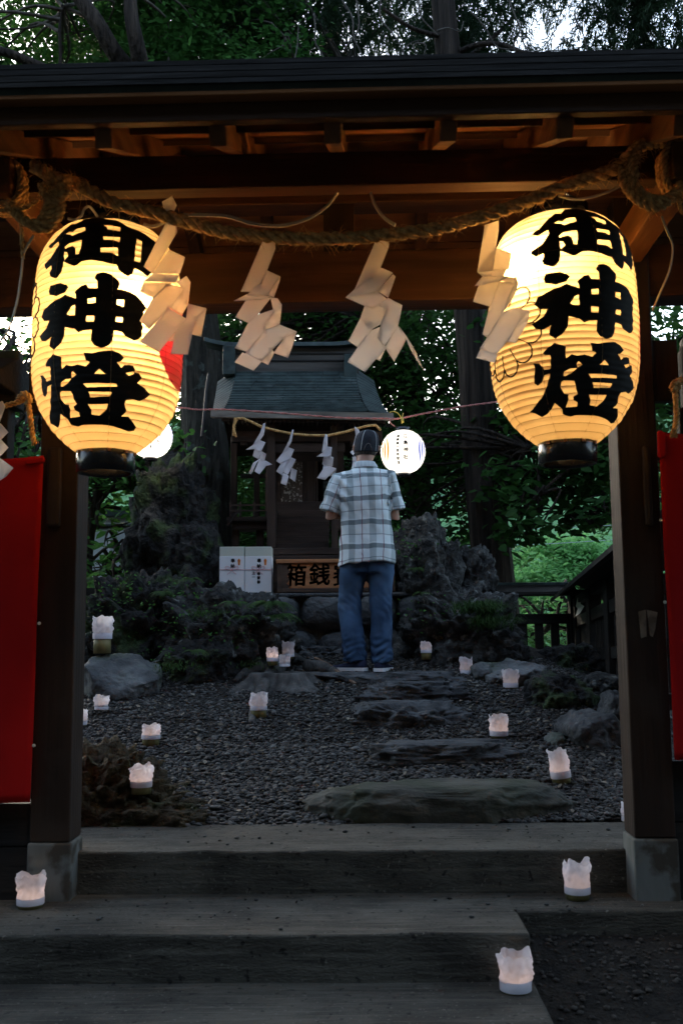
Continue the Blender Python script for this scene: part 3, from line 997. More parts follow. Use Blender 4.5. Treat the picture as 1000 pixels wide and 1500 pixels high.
wire('cable', [(966, 312, 3.3), (974, 335, 3.3), (984, 362, 3.3), (980, 395, 3.3), (968, 425, 3.3), (955, 455, 3.35)], 0.003, WIRE, 'pair of cream wires hanging right of the right lantern', 'wire', GW_, two=True)
SLATEW = surf('tin_grey', (0.2, 0.2, 0.2), (0.3, 0.3, 0.3), 6, 0.5, 0)
wire('cable', [(950, 490, 3.9), (957, 500, 3.9), (958, 480, 3.95)], 0.001, SLATEW, 'thin bare wire curling beside the right post', 'wire')

# ------------------------------------------------------------------ folded paper streamers
def streamer(panels, org, sc, Y, lab, group, dep=0.01, root_px=None, mat=None):
    root = at(org[0] + root_px[0] / sc, org[1] + root_px[1] / sc, Y)
    t = None
    mb = MB()
    for k, poly in enumerate(panels):
        # a smooth depth field through the corners of the sheet, with a slight curl
        cs = [(q[0], q[1], q[2] if len(q) > 2 else 0) for q in poly]
        cx = sum(q[0] for q in cs) / len(cs)
        cy = sum(q[1] for q in cs) / len(cs)
        span = max(max(abs(q[0] - cx), abs(q[1] - cy)) for q in cs)
        def mapf(x, y):
            wsum = dsum = 0.0
            for qx, qy, qd in cs:
                w = 1.0 / ((x - qx) ** 2 + (y - qy) ** 2 + 4.0) ** 1.2
                wsum += w
                dsum += w * qd
            d = dsum / wsum
            r2 = min(1.0, ((x - cx) ** 2 + (y - cy) ** 2) / (span * span))
            curl = 0.55 * (1 - r2) * (1 if k % 2 else -1) + 0.25 * noise.noise(Vector((x * 0.012 * 100 / span, y * 0.012 * 100 / span, k * 3.7 + org[0])))
            return at(org[0] + x / sc, org[1] + y / sc, Y + (d + curl) * dep + 0.0012 * k)
        sub_ = fill_mesh([[(q[0], q[1]) for q in cs]], [], mapf, max(12.0, span / 5))
        mb.add(sub_.v, sub_.f)
    ob = obj('paper_streamer', mb, mat or PAPER, None, True, fix=False)
    s = ob.modifiers.new('thickness', 'SOLIDIFY')
    s.thickness = 0.0007
    tag(ob, lab, 'paper streamer', group)
    return ob
GS = 'paper streamers on the gate rope'
streamer([[(345, 95, 0), (435, 45, 1), (475, 125, 0), (450, 185, 0), (365, 185, 0)],
          [(385, 265, 0), (470, 285, 0), (480, 360, 0), (265, 725, -1), (185, 665, -1)],
          [(405, 515, -1), (545, 580, -1), (455, 725, -3), (265, 725, -3)],
          [(545, 580, -1), (540, 612, 0), (500, 725, 1), (455, 725, -3)],
          [(265, 725, -3), (500, 738, -2), (470, 805, -5), (185, 795, -5)],
          [(185, 800, 0), (440, 806, 0), (280, 945, -1), (150, 885, -1)],
          [(390, 815, 0), (545, 850, 1), (410, 1030, -1), (235, 1215, -2), (150, 1140, -2), (270, 930, -1)],
          [(470, 800, -1), (560, 745, 0), (595, 800, 2), (575, 1000, 4), (520, 1090, 4), (410, 1025, 0), (535, 860, 0)],
          [(405, 1025, -2), (555, 1120, -2), (320, 1415, -5), (150, 1325, -5)],
          [(575, 990, 0), (735, 1030, -1), (660, 1110, -1), (610, 1260, -3), (575, 1440, -4), (420, 1430, -4), (470, 1220, -2), (556, 1120, -1)],
          [(735, 1032, -1), (690, 1280, 2), (610, 1260, 1), (660, 1110, -1)],
          [(545, 1130, 0), (440, 1320, 1), (400, 1320, 0)]],
         (180, 280), 6.0, 3.05, 'white paper streamer overlapping the left lantern', GS, root_px=(430, 270))
streamer([[(360, 145, 0), (472, 140, 0), (480, 225, 0), (400, 432, -1), (320, 640, -2), (150, 635, -2)],
          [(400, 432, -1), (525, 490, -1), (400, 672, -3), (205, 672, -3)],
          [(525, 490, -1), (520, 530, 0), (465, 688, 2), (400, 670, -3)],
          [(205, 660, -3), (440, 680, -1), (340, 715, -4), (80, 725, -6)],
          [(195, 720, 0), (440, 690, 1), (300, 870, -1), (220, 935, -1), (95, 880, -1)],
          [(430, 686, 0), (500, 700, 1), (540, 760, 2), (520, 950, 4), (390, 1002, 1), (300, 1010, 0), (460, 830, -1)],
          [(300, 860, -1), (470, 800, 0), (380, 1000, -1), (220, 1215, -3), (92, 1175, -3), (220, 930, -1)],
          [(520, 950, 0), (680, 1015, -1), (560, 1080, -2), (450, 1190, -3), (350, 1300, -4), (190, 1225, -4), (380, 1000, -2)],
          [(165, 1215, -5), (350, 1300, -4), (270, 1390, -5), (88, 1310, -6)],
          [(680, 1016, -1), (660, 1100, 1), (600, 1270, 3), (462, 1220, 1), (560, 1080, -2)],
          [(468, 1218, 0), (410, 1335, 2), (345, 1305, 1), (450, 1190, -2)]],
         (330, 330), 6.525, 3.05, 'white paper streamer second from the left, dead centre over the shrine roof', GS, root_px=(415, 140))
streamer([[(390, 150, 0), (515, 150, 0), (518, 205, 0), (440, 402, -1), (300, 590, -2), (190, 614, -2)],
          [(435, 402, 0), (555, 455, -1), (405, 632, -4), (105, 690, -6), (190, 612, -4)],
          [(553, 468, -1), (580, 490, 1), (510, 692, 3), (405, 630, -3)],
          [(102, 690, -6), (405, 632, -4), (500, 705, -2), (370, 795, -3), (285, 772, -5)],
          [(510, 695, -2), (645, 765, -1), (605, 960, 1), (475, 1155, -3), (405, 1075, -5), (480, 800, -3), (410, 765, -2)],
          [(285, 770, 0), (420, 765, 0), (485, 800, 0), (450, 940, -1), (330, 1010, -1), (245, 885, -1)],
          [(248, 882, 0), (402, 940, 0), (330, 1035, -1), (220, 1168, -2), (132, 1105, -2)],
          [(335, 1010, -1), (445, 968, -1), (405, 1075, -3), (490, 1165, -3), (395, 1280, -5), (290, 1405, -6), (122, 1305, -6), (222, 1163, -4)],
          [(600, 958, 0), (685, 1090, 0), (568, 1305, 3), (478, 1165, -1)],
          [(610, 963, 0), (690, 1070, 1), (770, 1200, 2), (855, 1395, 4), (780, 1285, 3), (720, 1180, 2), (682, 1092, 0)],
          [(490, 1165, -1), (430, 1295, 1), (395, 1278, -1)]],
         (490, 330), 6.522, 3.05, 'white paper streamer with one thin twisted tail flying right', GS, root_px=(450, 150))
streamer([[(190, 130, 0), (325, 85, 0), (326, 180, 0), (300, 342, 0), (270, 560, -1), (120, 580, -2)],
          [(300, 342, 0), (447, 400, -1), (425, 552, -1), (123, 580, -2)],
          [(123, 580, -2), (400, 552, 0), (370, 622, -2), (170, 622, -4)],
          [(165, 625, -3), (430, 620, -1), (330, 662, -3), (180, 700, -5), (95, 712, -6)],
          [(135, 700, 0), (345, 655, 0), (240, 908, -1), (80, 862, -2)],
          [(395, 622, 0), (495, 630, 1), (512, 690, 3), (480, 790, 3), (375, 955, 0), (470, 700, 0), (335, 662, 0)],
          [(330, 668, -1), (480, 690, 0), (370, 962, -2), (225, 1212, -3), (170, 1172, -3), (238, 905, -1)],
          [(370, 960, -2), (460, 920, -1), (622, 945, -1), (560, 990, -2), (400, 1250, -4), (300, 1370, -5), (145, 1310, -5)],
          [(150, 1315, -5), (312, 1370, -4), (285, 1445, -5), (110, 1400, -6)],
          [(622, 945, -1), (600, 1060, 1), (490, 1252, 3), (400, 1250, -1), (560, 990, -2)]],
         (680, 310), 6.525, 3.05, 'white paper streamer overlapping the right lantern', GS, root_px=(260, 110))

# side ropes on the wing fences
mb = MB()
strands(mb, pxpath([(-60, 604, 3.55), (0, 596, 3.52), (30, 588, 3.52), (44, 580, 3.52)], 8), 0.010, 0.05, 3, 6, 20, 31)
strands(mb, pxpath([(28, 584, 3.5), (36, 576, 3.48), (44, 584, 3.48), (40, 592, 3.5)], 8), 0.011, 0.05, 3, 6, 16, 32)
strands(mb, pxpath([(41, 584, 3.5), (44, 605, 3.5), (47, 630, 3.5), (51, 652, 3.5)], 8), 0.010, 0.05, 3, 6, 30, 33)
tag(obj('side_rope', mb, STRAW, None, True, fix=False), 'thin straw rope with a hanging end on the left wing fence', 'rope', 'thin side ropes')
mb = MB()
strands(mb, pxpath([(1060, 566, 3.55), (1010, 558, 3.5), (990, 562, 3.48)], 8), 0.010, 0.05, 3, 6, 20, 34)
strands(mb, pxpath([(998, 556, 3.5), (986, 562, 3.47), (984, 570, 3.47), (994, 566, 3.5)], 8), 0.011, 0.05, 3, 6, 16, 35)
strands(mb, pxpath([(987, 566, 3.48), (989, 590, 3.48), (990, 612, 3.48), (986, 636, 3.48)], 8), 0.010, 0.05, 3, 6, 12, 36, taper=lambda t: 1.0)
for k in range(26):
    a = at(985 + (k % 5 - 2) * 0.8, 628, 3.48)
    b = at(980 + (k * 7 % 13), 639 + (k % 4), 3.48 + 0.01 * (k % 3 - 1))
    mb.tube([a, b], [0.0022, 0.0012], 4)
tag(obj('side_rope', mb, STRAW, None, True, fix=False), 'thin straw rope with a frayed hanging end on the right wing fence', 'rope', 'thin side ropes')
streamer([[(-60, 760, 0), (25, 735, 0), (50, 780, 0), (0, 920, -1), (-60, 920, -1)],
          [(-70, 900, 0), (10, 925, 0), (75, 1000, 0), (0, 1075, -2), (-70, 1060, -2)],
          [(-70, 1040, 0), (0, 1045, 0), (75, 1130, 0), (-5, 1215, -2), (-80, 1180, -2)],
          [(-90, 1200, 0), (0, 1215, 0), (118, 1300, 0), (60, 1370, -2), (-60, 1450, -2), (-110, 1320, 0)]],
         (0, 460), 5.77, 3.46, 'white paper streamer cut by the left edge of the photo, before the left red curtain', 'paper streamers on the gate rope', root_px=(20, 740))

# ------------------------------------------------------------------ the little shrine
SY = 8.3
SA = R(0.8)
sc_ = at(446, 868, SY)
shrine = thing('small_shrine', 'small dark wooden shrine with a curved tile roof, straight behind the man', 'shrine', (sc_.x, SY, sc_.z - 0.3), SA)
SM = ROOTM[shrine]
SI = SM.inverted()
def SG(px, py, yl):
    o = SI @ CAM_LOC
    d = SI.to_3x3() @ ray(px, py)
    return o + d * ((yl - o.y) / d.y)
def sp(name, mb, mat, root=None, **k):
    return obj(name, mb, mat, root or shrine, local=True, **k)
def sbox(name, px0, py0, px1, py1, y0, y1, mat, root=None, bev=0.004):
    a, b = SG(px0, py0, y0), SG(px1, py1, y0)
    return sp(name, MB().span((a.x, y0, b.z), (b.x, y1, a.z)), mat, root, bevel=bev)
# roof: curved front and back slopes between hips; z as function of distance from the ridge
e0, e1 = SG(309, 601, -0.42), SG(574, 606, -0.42)
zr_, ze = SG(440, 540, 0.40).z, (e0.z + e1.z) / 2
xc, hw = (e0.x + e1.x) / 2, (e1.x - e0.x) / 2
ry = 0.42                                   # ridge line
def roofz(t):
    """t 0 at ridge, 1 at eave; concave curve"""
    return zr_ + (ze - zr_) * (1 - (1 - t) ** 1.7 * 1.0) if False else zr_ + (ze - zr_) * (1.35 * t - 0.35 * t * t)
xrl, xrr = SG(347, 540, ry).x, SG(520, 545, ry).x
tiles = MB()
ncourse = 17
for face in (-1, 1):
    yend = -0.42 if face < 0 else 1.30
    for k in range(ncourse):
        t0, t1 = k / ncourse, min(1.0, (k + 1.35) / ncourse)
        xa0, xb0 = xrl + (e0.x - xrl) * 0.30 * t0 ** 1.5, xrr + (e1.x - xrr) * 0.30 * t0 ** 1.5
        y0, y1 = ry + (yend - ry) * t0, ry + (yend - ry) * t1
        z0, z1 = roofz(t0), roofz(t1) + 0.006
        rg = random.Random(k * 7 + face)
        x = xa0
        while x < xb0 - 0.01:
            w = rg.uniform(0.12, 0.2)
            xe = min(xb0, x + w)
            dz = rg.uniform(-0.002, 0.002)
            lift = 0.010
            tiles.add([(x + .002, y0, z0 + lift + dz - 0.004), (xe - .002, y0, z0 + lift + dz - 0.004), (xe - .002, y1, z1 + lift + dz + 0.006), (x + .002, y1, z1 + lift + dz + 0.006),
                       (x + .001, y1, z1 - 0.004 + dz), (xe - .001, y1, z1 - 0.004 + dz)], [(0, 1, 2, 3), (3, 2, 5, 4)])
            x = xe
    # side flares (minoko): plank-like courses sweeping out to the gable edges
    for sd_ in (-1, 1):
        for k in range(ncourse):
            t0, t1 = k / ncourse, min(1.0, (k + 1.25) / ncourse)
            def edge(t):
                xi = (xrl + (e0.x - xrl) * 0.30 * t ** 1.5) if sd_ < 0 else (xrr + (e1.x - xrr) * 0.30 * t ** 1.5)
                xo = (xrl - 0.17 + (e0.x - xrl + 0.17) * t ** 1.3) if sd_ < 0 else (xrr + 0.17 + (e1.x - xrr - 0.17) * t ** 1.3)
                y = ry + (yend - ry) * t
                return Vector((xi, y, roofz(t) + 0.008)), Vector((xo, y, roofz(t) - 0.10 * (1 - 0.75 * t) - 0.01))
            a, b = edge(t0)
            c, d = edge(t1)
            c.z += 0.006
            d.z += 0.006
            tiles.add([a, b, d, c, c - Vector((0, 0, .012)), d - Vector((0, 0, .012))], [(0, 1, 2, 3), (3, 2, 5, 4)])
roof = sp('roof', tiles, SLATE)
# underside of the roof and eave boards
und = MB()
n = 12
for face in (-1, 1):
    yend = -0.42 if face < 0 else 1.30
    for k in range(n):
        t0, t1 = k / n, (k + 1) / n
        vs = []
        for t in (t0, t1):
            xo0 = xrl - 0.17 + (e0.x - xrl + 0.17) * t ** 1.3
            xo1 = xrr + 0.17 + (e1.x - xrr - 0.17) * t ** 1.3
            y = ry + (yend - ry) * t
            zz = roofz(t) - 0.05 - 0.08 * (1 - t)
            vs += [(xo0 + 0.01, y, zz), (xo1 - 0.01, y, zz)]
        und.add(vs, [(0, 1, 3, 2)])
sp('roof_soffit', und, SHW, roof)
mb = MB()
mb.beam(SG(309, 606, -0.43), SG(576, 611, -0.43), 0.03, 0.062)
sp('eave_board', mb, surf('grey_weathered_board', (0.10, 0.09, 0.075), (0.24, 0.22, 0.19), 16, 0.85, 0.4, 50, (0.2, 1, 1)), roof, bevel=0.004)
mb = MB()
for k in range(34):
    s = k / 33
    a = SG(335 + s * 225, 618 + s * 3, -0.36)
    mb.box(a, (0.018, 0.12, 0.02))
sp('rafter_ends', mb, SHW, roof)
mb = MB().beam(SG(325, 614, -0.34), SG(565, 618, -0.34), 0.02, 0.035)
sp('eave_beam', mb, SHW, roof)
# ridge
za, zb = SG(440, 541, ry).z, SG(440, 512, ry).z
xl_, xr_ = SG(326, 520, ry).x, SG(530, 520, ry).x
rd = sp('ridge_box', MB().span((xl_ + 0.03, ry - 0.06, za - 0.06), (xr_ - 0.03, ry + 0.06, zb - 0.0)), surf('ridge_board', (0.05, 0.045, 0.04), (0.11, 0.10, 0.09), 14, 0.8, 0.4, 50, (0.1, 1, 1)), bevel=0.004)
mb = MB()
for k in range(2):
    zz = za + (zb - za) * (0.3 + 0.35 * k)
    mb.span((xl_ + 0.02, ry - 0.066, zz), (xr_ - 0.02, ry + 0.066, zz + 0.012))
sp('ridge_bands', mb, BLACKW, rd)
# cap with upswept tip
cap = []
a, b = SG(301, 497, ry).x, SG(534, 512, ry).x
for i in range(25):
    s = i / 24
    x = a + (b - a) * s
    up = 0.05 * max(0, 1 - s * 5) ** 2 + 0.05 * max(0, 1 - (1 - s) * 5) ** 2
    z = zb + 0.012 + up
    cap.append([Vector((x, ry - 0.11, z - 0.01)), Vector((x, ry + 0.11, z - 0.01)), Vector((x, ry + 0.10, z + 0.028)), Vector((x, ry, z + 0.055)), Vector((x, ry - 0.10, z + 0.028))])
sp('ridge_cap', MB().loft(cap), SLATE, rd, bevel=0.003)
for px0, px1, py0, py1 in ((327, 344, 507, 549), (504, 522, 519, 558)):
    a, b = SG(px0, py0, ry - 0.13), SG(px1, py1, ry - 0.13)
    w = b.x - a.x
    prof = [(a.x, a.z), (b.x, a.z), (b.x + 0.004, b.z + 0.05), (b.x, b.z), (a.x, b.z), (a.x - 0.004, b.z + 0.05)]
    sp('ridge_end_tile', MB().prism(prof, ry - 0.15, ry + 0.15, lambda u, v, d: Vector((u, d, v))), SLATE, rd, bevel=0.006)
# gable verge board hanging at the left end
mb = MB()
vp = [SG(306, 548, 0.1), SG(302, 575, -0.1), SG(300, 600, -0.3), SG(296, 640, -0.42)]
mb.tube(catmull(vp, 6), 0.013, 6)
sp('downpipe', mb, BLACKW, roof)
# body
sbox('porch_post', 391, 618, 403, 802, -0.30, -0.22, SHWZ)
sbox('porch_post', 484, 620, 495, 806, -0.30, -0.22, SHWZ)
sbox('porch_beam', 340, 632, 560, 646, -0.28, -0.22, SHW)
sbox('tie_beam', 385, 650, 505, 662, -0.27, -0.24, SHW)
for px in (352, 372, 512, 540):
    sbox('bracket', px, 640, px + 10, 652, -0.27, -0.20, SHW)
bf = 0.05
body_l, body_r = SG(392, 700, bf).x, SG(500, 700, bf).x
z_top, z_fl = SG(440, 612, bf).z, SG(440, 742, bf).z
cw = SG(404, 690, bf).x
sp('side_wall', MB().span((body_l, bf + 0.02, z_fl), (body_l + 0.03, 0.85, z_top)), SHW)
sp('side_wall', MB().span((body_r - 0.03, bf + 0.02, z_fl), (body_r, 0.85, z_top)), SHW)
sp('rear_wall', MB().span((body_l, 0.851, z_fl), (body_r, 0.88, z_top)), SHW)
sp('corner_post', MB().span((body_l - 0.02, bf - 0.02, z_fl - 0.2), (body_l + 0.05, bf + 0.05, z_top)), SHWZ, bevel=0.004)
sp('corner_post', MB().span((body_r - 0.05, bf - 0.02, z_fl - 0.2), (body_r + 0.02, bf + 0.05, z_top)), SHWZ, bevel=0.004)
sbox('door_lintel', 400, 655, 502, 676, bf, bf + 0.03, SHW)
for px0, px1, m in ((402, 411, SHWZ), (411, 426, None), (426, 443, None), (443, 448, SHWZ), (462, 466, SHWZ)):
    mat = m or surf('peeling_door', (0.045, 0.032, 0.024), (0.085, 0.065, 0.05), 12, 0.8, 0.4, 60, (1, 1, 0.2), c3=(0.30, 0.28, 0.25), s3=45, lo3=0.56, hi3=0.6)
    sbox('door_panel' if not m else 'door_stile', px0 + 0.3, 676, px1 - 0.3, 735, bf, bf + 0.02, mat)
sbox('door_panel', 448.3, 676, 461.7, 735, bf, bf + 0.015, SHWZ)
sbox('door_sill', 400, 735, 480, 748, bf - 0.06, bf + 0.05, SHW)
# steps up to the doors
for k in range(6):
    y0 = 748 + k * 9.5
    sbox('shrine_step', 404, y0, 482, y0 + 9.0, bf - 0.05 - 0.035 * (k + 1), bf - 0.02 - 0.035 * k, SHW, bev=0.003)
sbox('string_board', 398, 745, 404.5, 806, -0.21, bf, SHW)
sbox('base_beam', 388, 803, 500, 812, -0.36, -0.20, SHW)
sbox('base_beam', 392, 814, 500, 822, -0.38, -0.22, SHW)
sbox('base_plinth', 395, 823, 500, 868, -0.34, 0.9, SHW)
# veranda at the left with a railing
sbox('veranda_floor', 332, 757, 391, 763, bf - 0.10, 0.85, SHW)
sbox('veranda_beam', 340, 765, 391, 775, bf - 0.06, bf - 0.02, SHW)
mb = MB()
for py in (740, 748):
    a, b = SG(336, py, bf - 0.10), SG(391, py, bf - 0.10)
    mb.beam(a, b, 0.014, 0.014)
for px in (338, 352, 372):
    a, b = SG(px, 735, bf - 0.10), SG(px, 757, bf - 0.10)
    mb.beam(a, b, 0.018, 0.018, (0, 1, 0))
mb.beam(SG(333, 770, bf - 0.1), SG(352, 745, bf - 0.1), 0.016, 0.02)
sp('railing', mb, SHW)
sbox('veranda_support', 340, 776, 350, 800, bf, bf + 0.06, SHWZ)
sbox('veranda_support', 375, 776, 386, 800, bf, bf + 0.06, SHWZ)
sbox('wall_rail', 352, 694, 392, 700, bf + 0.5, bf + 0.53, SHW)
sbox('wing_post', 338, 640, 347, 760, bf + 0.3, bf + 0.36, SHWZ)
sbox('wing_post', 372, 640, 380, 760, bf + 0.3, bf + 0.36, SHWZ)
# right side: a window with pale glass, half hidden by the man
fr = sbox('side_window', 471, 702, 483, 735, bf + 0.3, bf + 0.33, SHW)
sp('pane', MB().span(SG(473, 705, bf + 0.29), SG(480, 732, bf + 0.292)), surf('old_glass', (0.10, 0.16, 0.16), (0.3, 0.42, 0.42), 12, 0.15, 0, stretch=(0.3, 1, 3)), fr)

# rope and streamers under the shrine eave
mb = MB()
yy = SY - 0.50
strands(mb, [at(a, b, yy) for a, b in [(343, 638), (343, 622), (348, 613), (356, 613), (368, 618), (385, 626), (405, 631), (430, 636), (455, 638), (480, 638), (505, 633), (522, 628), (538, 624), (550, 623), (557, 630)]], 0.0105, 0.045, 3, 6, 40, 41)
strands(mb, [at(a, b, yy - 0.01) for a, b in [(345, 612), (342, 625), (346, 640)]], 0.008, 0.04, 3, 6, 10, 42)
tag(obj('straw_rope', mb, STRAW, None, True, fix=False), 'thin straw rope slung under the eave of the small shrine', 'rope')
GP = 'paper streamers under the shrine eave'
SP_ = (340, 600)
ysd = SY - 0.52
streamer([[(228, 103, 0), (242, 98, 0), (240, 150, 0), (232, 185, 0), (205, 225, -1), (148, 265, -2), (205, 170, -1)],
          [(205, 224, -1), (245, 240, 0), (215, 305, -2), (165, 290, -3), (98, 295, -4)],
          [(165, 290, -1), (215, 305, -1), (195, 365, -1), (150, 340, -1)], [(215, 303, 0), (250, 325, 0), (240, 372, 1), (200, 365, 0)],
          [(205, 358, -2), (180, 392, -3), (140, 475, -3), (122, 465, -3), (155, 390, -3)], [(200, 365, -2), (250, 375, -2), (295, 402, -3), (250, 412, -3), (200, 475, -4), (162, 452, -4)]],
         SP_, 5.0, ysd, 'small white paper streamer leftmost under the shrine eave', GP, 0.012, (235, 100), CPAPER)
streamer([[(440, 145, 0), (451, 148, 0), (436, 235, 0), (412, 276, -1), (365, 322, -2), (418, 220, -1)],
          [(412, 275, -1), (455, 292, 0), (430, 352, -2), (352, 398, -3), (322, 376, -3), (365, 320, -2)],
          [(390, 345, -1), (425, 356, -1), (372, 462, -3), (375, 487, -3), (322, 452, -3)],
          [(430, 349, -2), (467, 365, -2), (430, 440, -3), (405, 480, -4), (372, 456, -4)],
          [(375, 464, -4), (415, 485, -4), (398, 558, -5), (355, 540, -5)], [(435, 425, -3), (475, 445, -3), (462, 530, -2), (422, 502, -3)]],
         SP_, 5.0, ysd, 'small white paper streamer second from the left under the shrine eave, with square tails', GP, 0.012, (445, 145), CPAPER)
streamer([[(682, 178, 0), (698, 185, 0), (699, 268, 0), (690, 290, -1), (655, 315, -2), (668, 230, -1)],
          [(695, 270, 0), (730, 275, 0), (724, 342, -2), (615, 346, -4), (660, 315, -2)],
          [(670, 345, -1), (724, 342, 0), (742, 350, 0), (735, 416, 1), (658, 402, 0)],
          [(668, 400, 0), (735, 415, 0), (662, 442, -2)], [(665, 433, -2), (705, 414, -1), (762, 430, -1), (680, 517, -4), (638, 507, -4), (620, 500, -4)],
          [(762, 431, -1), (756, 466, 0), (715, 492, 0), (700, 484, -2)]],
         SP_, 5.0, ysd, 'small white paper streamer under the shrine eave next to the man, left of his cap', GP, 0.012, (690, 180), CPAPER)
streamer([[(895, 122, 0), (930, 150, 0), (935, 190, 0), (895, 285, -1), (878, 292, -1), (903, 190, 0)],
          [(893, 285, -1), (925, 300, 0), (900, 350, -2), (862, 312, -3)], [(880, 345, 0), (925, 350, 0), (915, 405, 0), (878, 415, -1)]],
         SP_, 5.0, ysd, 'small white paper streamer half hidden behind the man\'s cap', GP, 0.012, (905, 125), CPAPER)

# ------------------------------------------------------------------ offering box with brushed letters
def text_mesh(body, size, offset=0.0):
    cu = bpy.data.curves.new('letters', 'FONT')
    cu.body = body
    cu.size = size
    cu.align_x = 'CENTER'
    cu.align_y = 'CENTER'
    cu.offset = offset
    cu.resolution_u = 3
    o = bpy.data.objects.new('letters', cu)
    C.objects.link(o)
    dg = bpy.context.evaluated_depsgraph_get()
    me = bpy.data.meshes.new_from_object(o.evaluated_get(dg))
    v = [tuple(p.co) for p in me.vertices]
    f = [tuple(p.vertices) for p in me.polygons]
    bpy.data.objects.remove(o)
    bpy.data.curves.remove(cu)
    bpy.data.meshes.remove(me)
    # centre it
    if v:
        cx = (min(p[0] for p in v) + max(p[0] for p in v)) / 2
        cy = (min(p[1] for p in v) + max(p[1] for p in v)) / 2
        v = [(p[0] - cx, p[1] - cy) for p in v]
    return v, f

def letters(mb, body, size, offset, fn, sx=1.0, wob=0.0):
    v, f = text_mesh(body, size, 0.0)
    n0 = len(v)
    base_v, base_f = list(v), list(f)
    for k in range(8 if offset else 0):                 # brush thickness: the same strokes pushed outwards all round
        a = 2 * math.pi * k / 8
        o = len(v)
        v += [(p[0] + offset * math.cos(a), p[1] + offset * math.sin(a)) for p in base_v]
        f += [tuple(i + o for i in q) for q in base_f]
    vs = []
    for x, y in v:
        if wob:
            x += wob * size * noise.noise(Vector((x * 14 / size * 0.3, y * 14 / size * 0.3, 2.0)))
            y += wob * size * noise.noise(Vector((x * 14 / size * 0.3, y * 14 / size * 0.3, 7.0)))
        vs.append(fn(x * sx, y))
    mb.add(vs, f)

BY = 7.55
b0, b1 = at(406, 868, BY), at(578, 818, BY)
box = thing('offering_box', 'reddish wooden offering box with brushed black characters on its front', 'offering box', ((b0.x + b1.x) / 2, BY, b0.z))
W_, H_ = b1.x - b0.x, b1.z - b0.z
hx = W_ / 2
BOXW = surf('offering_box_wood', (0.32, 0.125, 0.05), (0.52, 0.24, 0.105), 12, 0.65, 0.3, 50, (0.15, 1, 1), c3=(0.08, 0.04, 0.025), s3=5, lo3=0.55, hi3=0.8)
BOXD = surf('offering_box_dark', (0.045, 0.028, 0.02), (0.10, 0.06, 0.04), 12, 0.65, 0.3, 50, (0.2, 1, 1))
def bp(name, a, b, mat, bev=0.004, root=None):
    return obj(name, MB().span(a, b), mat, root or box, local=True, bevel=bev)
bp('front_panel', (-hx + 0.035, 0.012, 0.03), (hx - 0.035, 0.03, H_ - 0.03), BOXW)
bp('side_panel', (-hx, 0.0, 0.0), (-hx + 0.036, 0.42, H_ - 0.012), BOXD)
bp('side_panel', (hx - 0.036, 0.0, 0.0), (hx, 0.42, H_ - 0.012), BOXD)
bp('rear_panel', (-hx + 0.036, 0.40, 0.03), (hx - 0.036, 0.418, H_ - 0.03), BOXD)
bp('bottom_rail', (-hx + 0.0365, 0.002, 0.0), (hx - 0.0365, 0.41, 0.03), BOXD)
bp('top_rail', (-hx - 0.008, -0.008, H_ - 0.0295), (hx + 0.008, 0.045, H_), BOXW)
bp('top_rail', (-hx - 0.008, 0.37, H_ - 0.0295), (hx + 0.008, 0.428, H_), BOXW)
mb = MB()
for k in range(9):
    x = -hx + 0.07 + k * (W_ - 0.14) / 8
    mb.span((x - 0.012, 0.046, H_ - 0.024), (x + 0.012, 0.369, H_ - 0.004))
obj('grille_slats', mb, BOXW, box, local=True)
# scalloped dark edge of the front panel, and the characters
mb = MB()
prof = [(0, 0.03)]
for k in range(11):
    prof.append((0.045 + 0.012 * math.sin(k * 2.1) + 0.006 * (k % 2), 0.03 + (H_ - 0.06) * k / 10))
prof.append((0, H_ - 0.03))
mb.prism(prof, 0.004, 0.0125, lambda u, v, d: Vector((-hx + 0.036 + u, d, v)))
obj('panel_edging', mb, BOXD, box, local=True)
for ch, px, py, sz in (('箱', 433, 842, 0.205), ('銭', 468, 841, 0.20), ('賽', 503, 842, 0.20)):
    mb = MB()
    c = at(px, py, BY)
    lx0, lz0 = c.x - (b0.x + b1.x) / 2, c.z - b0.z
    letters(mb, ch, sz * 0.86, 0.0036, lambda u, v: Vector((lx0 + u + v * 0.06, 0.0112, lz0 + v)), 0.95, 0.02)
    obj('lettering', mb, INK, box, False, local=True, fix=False)

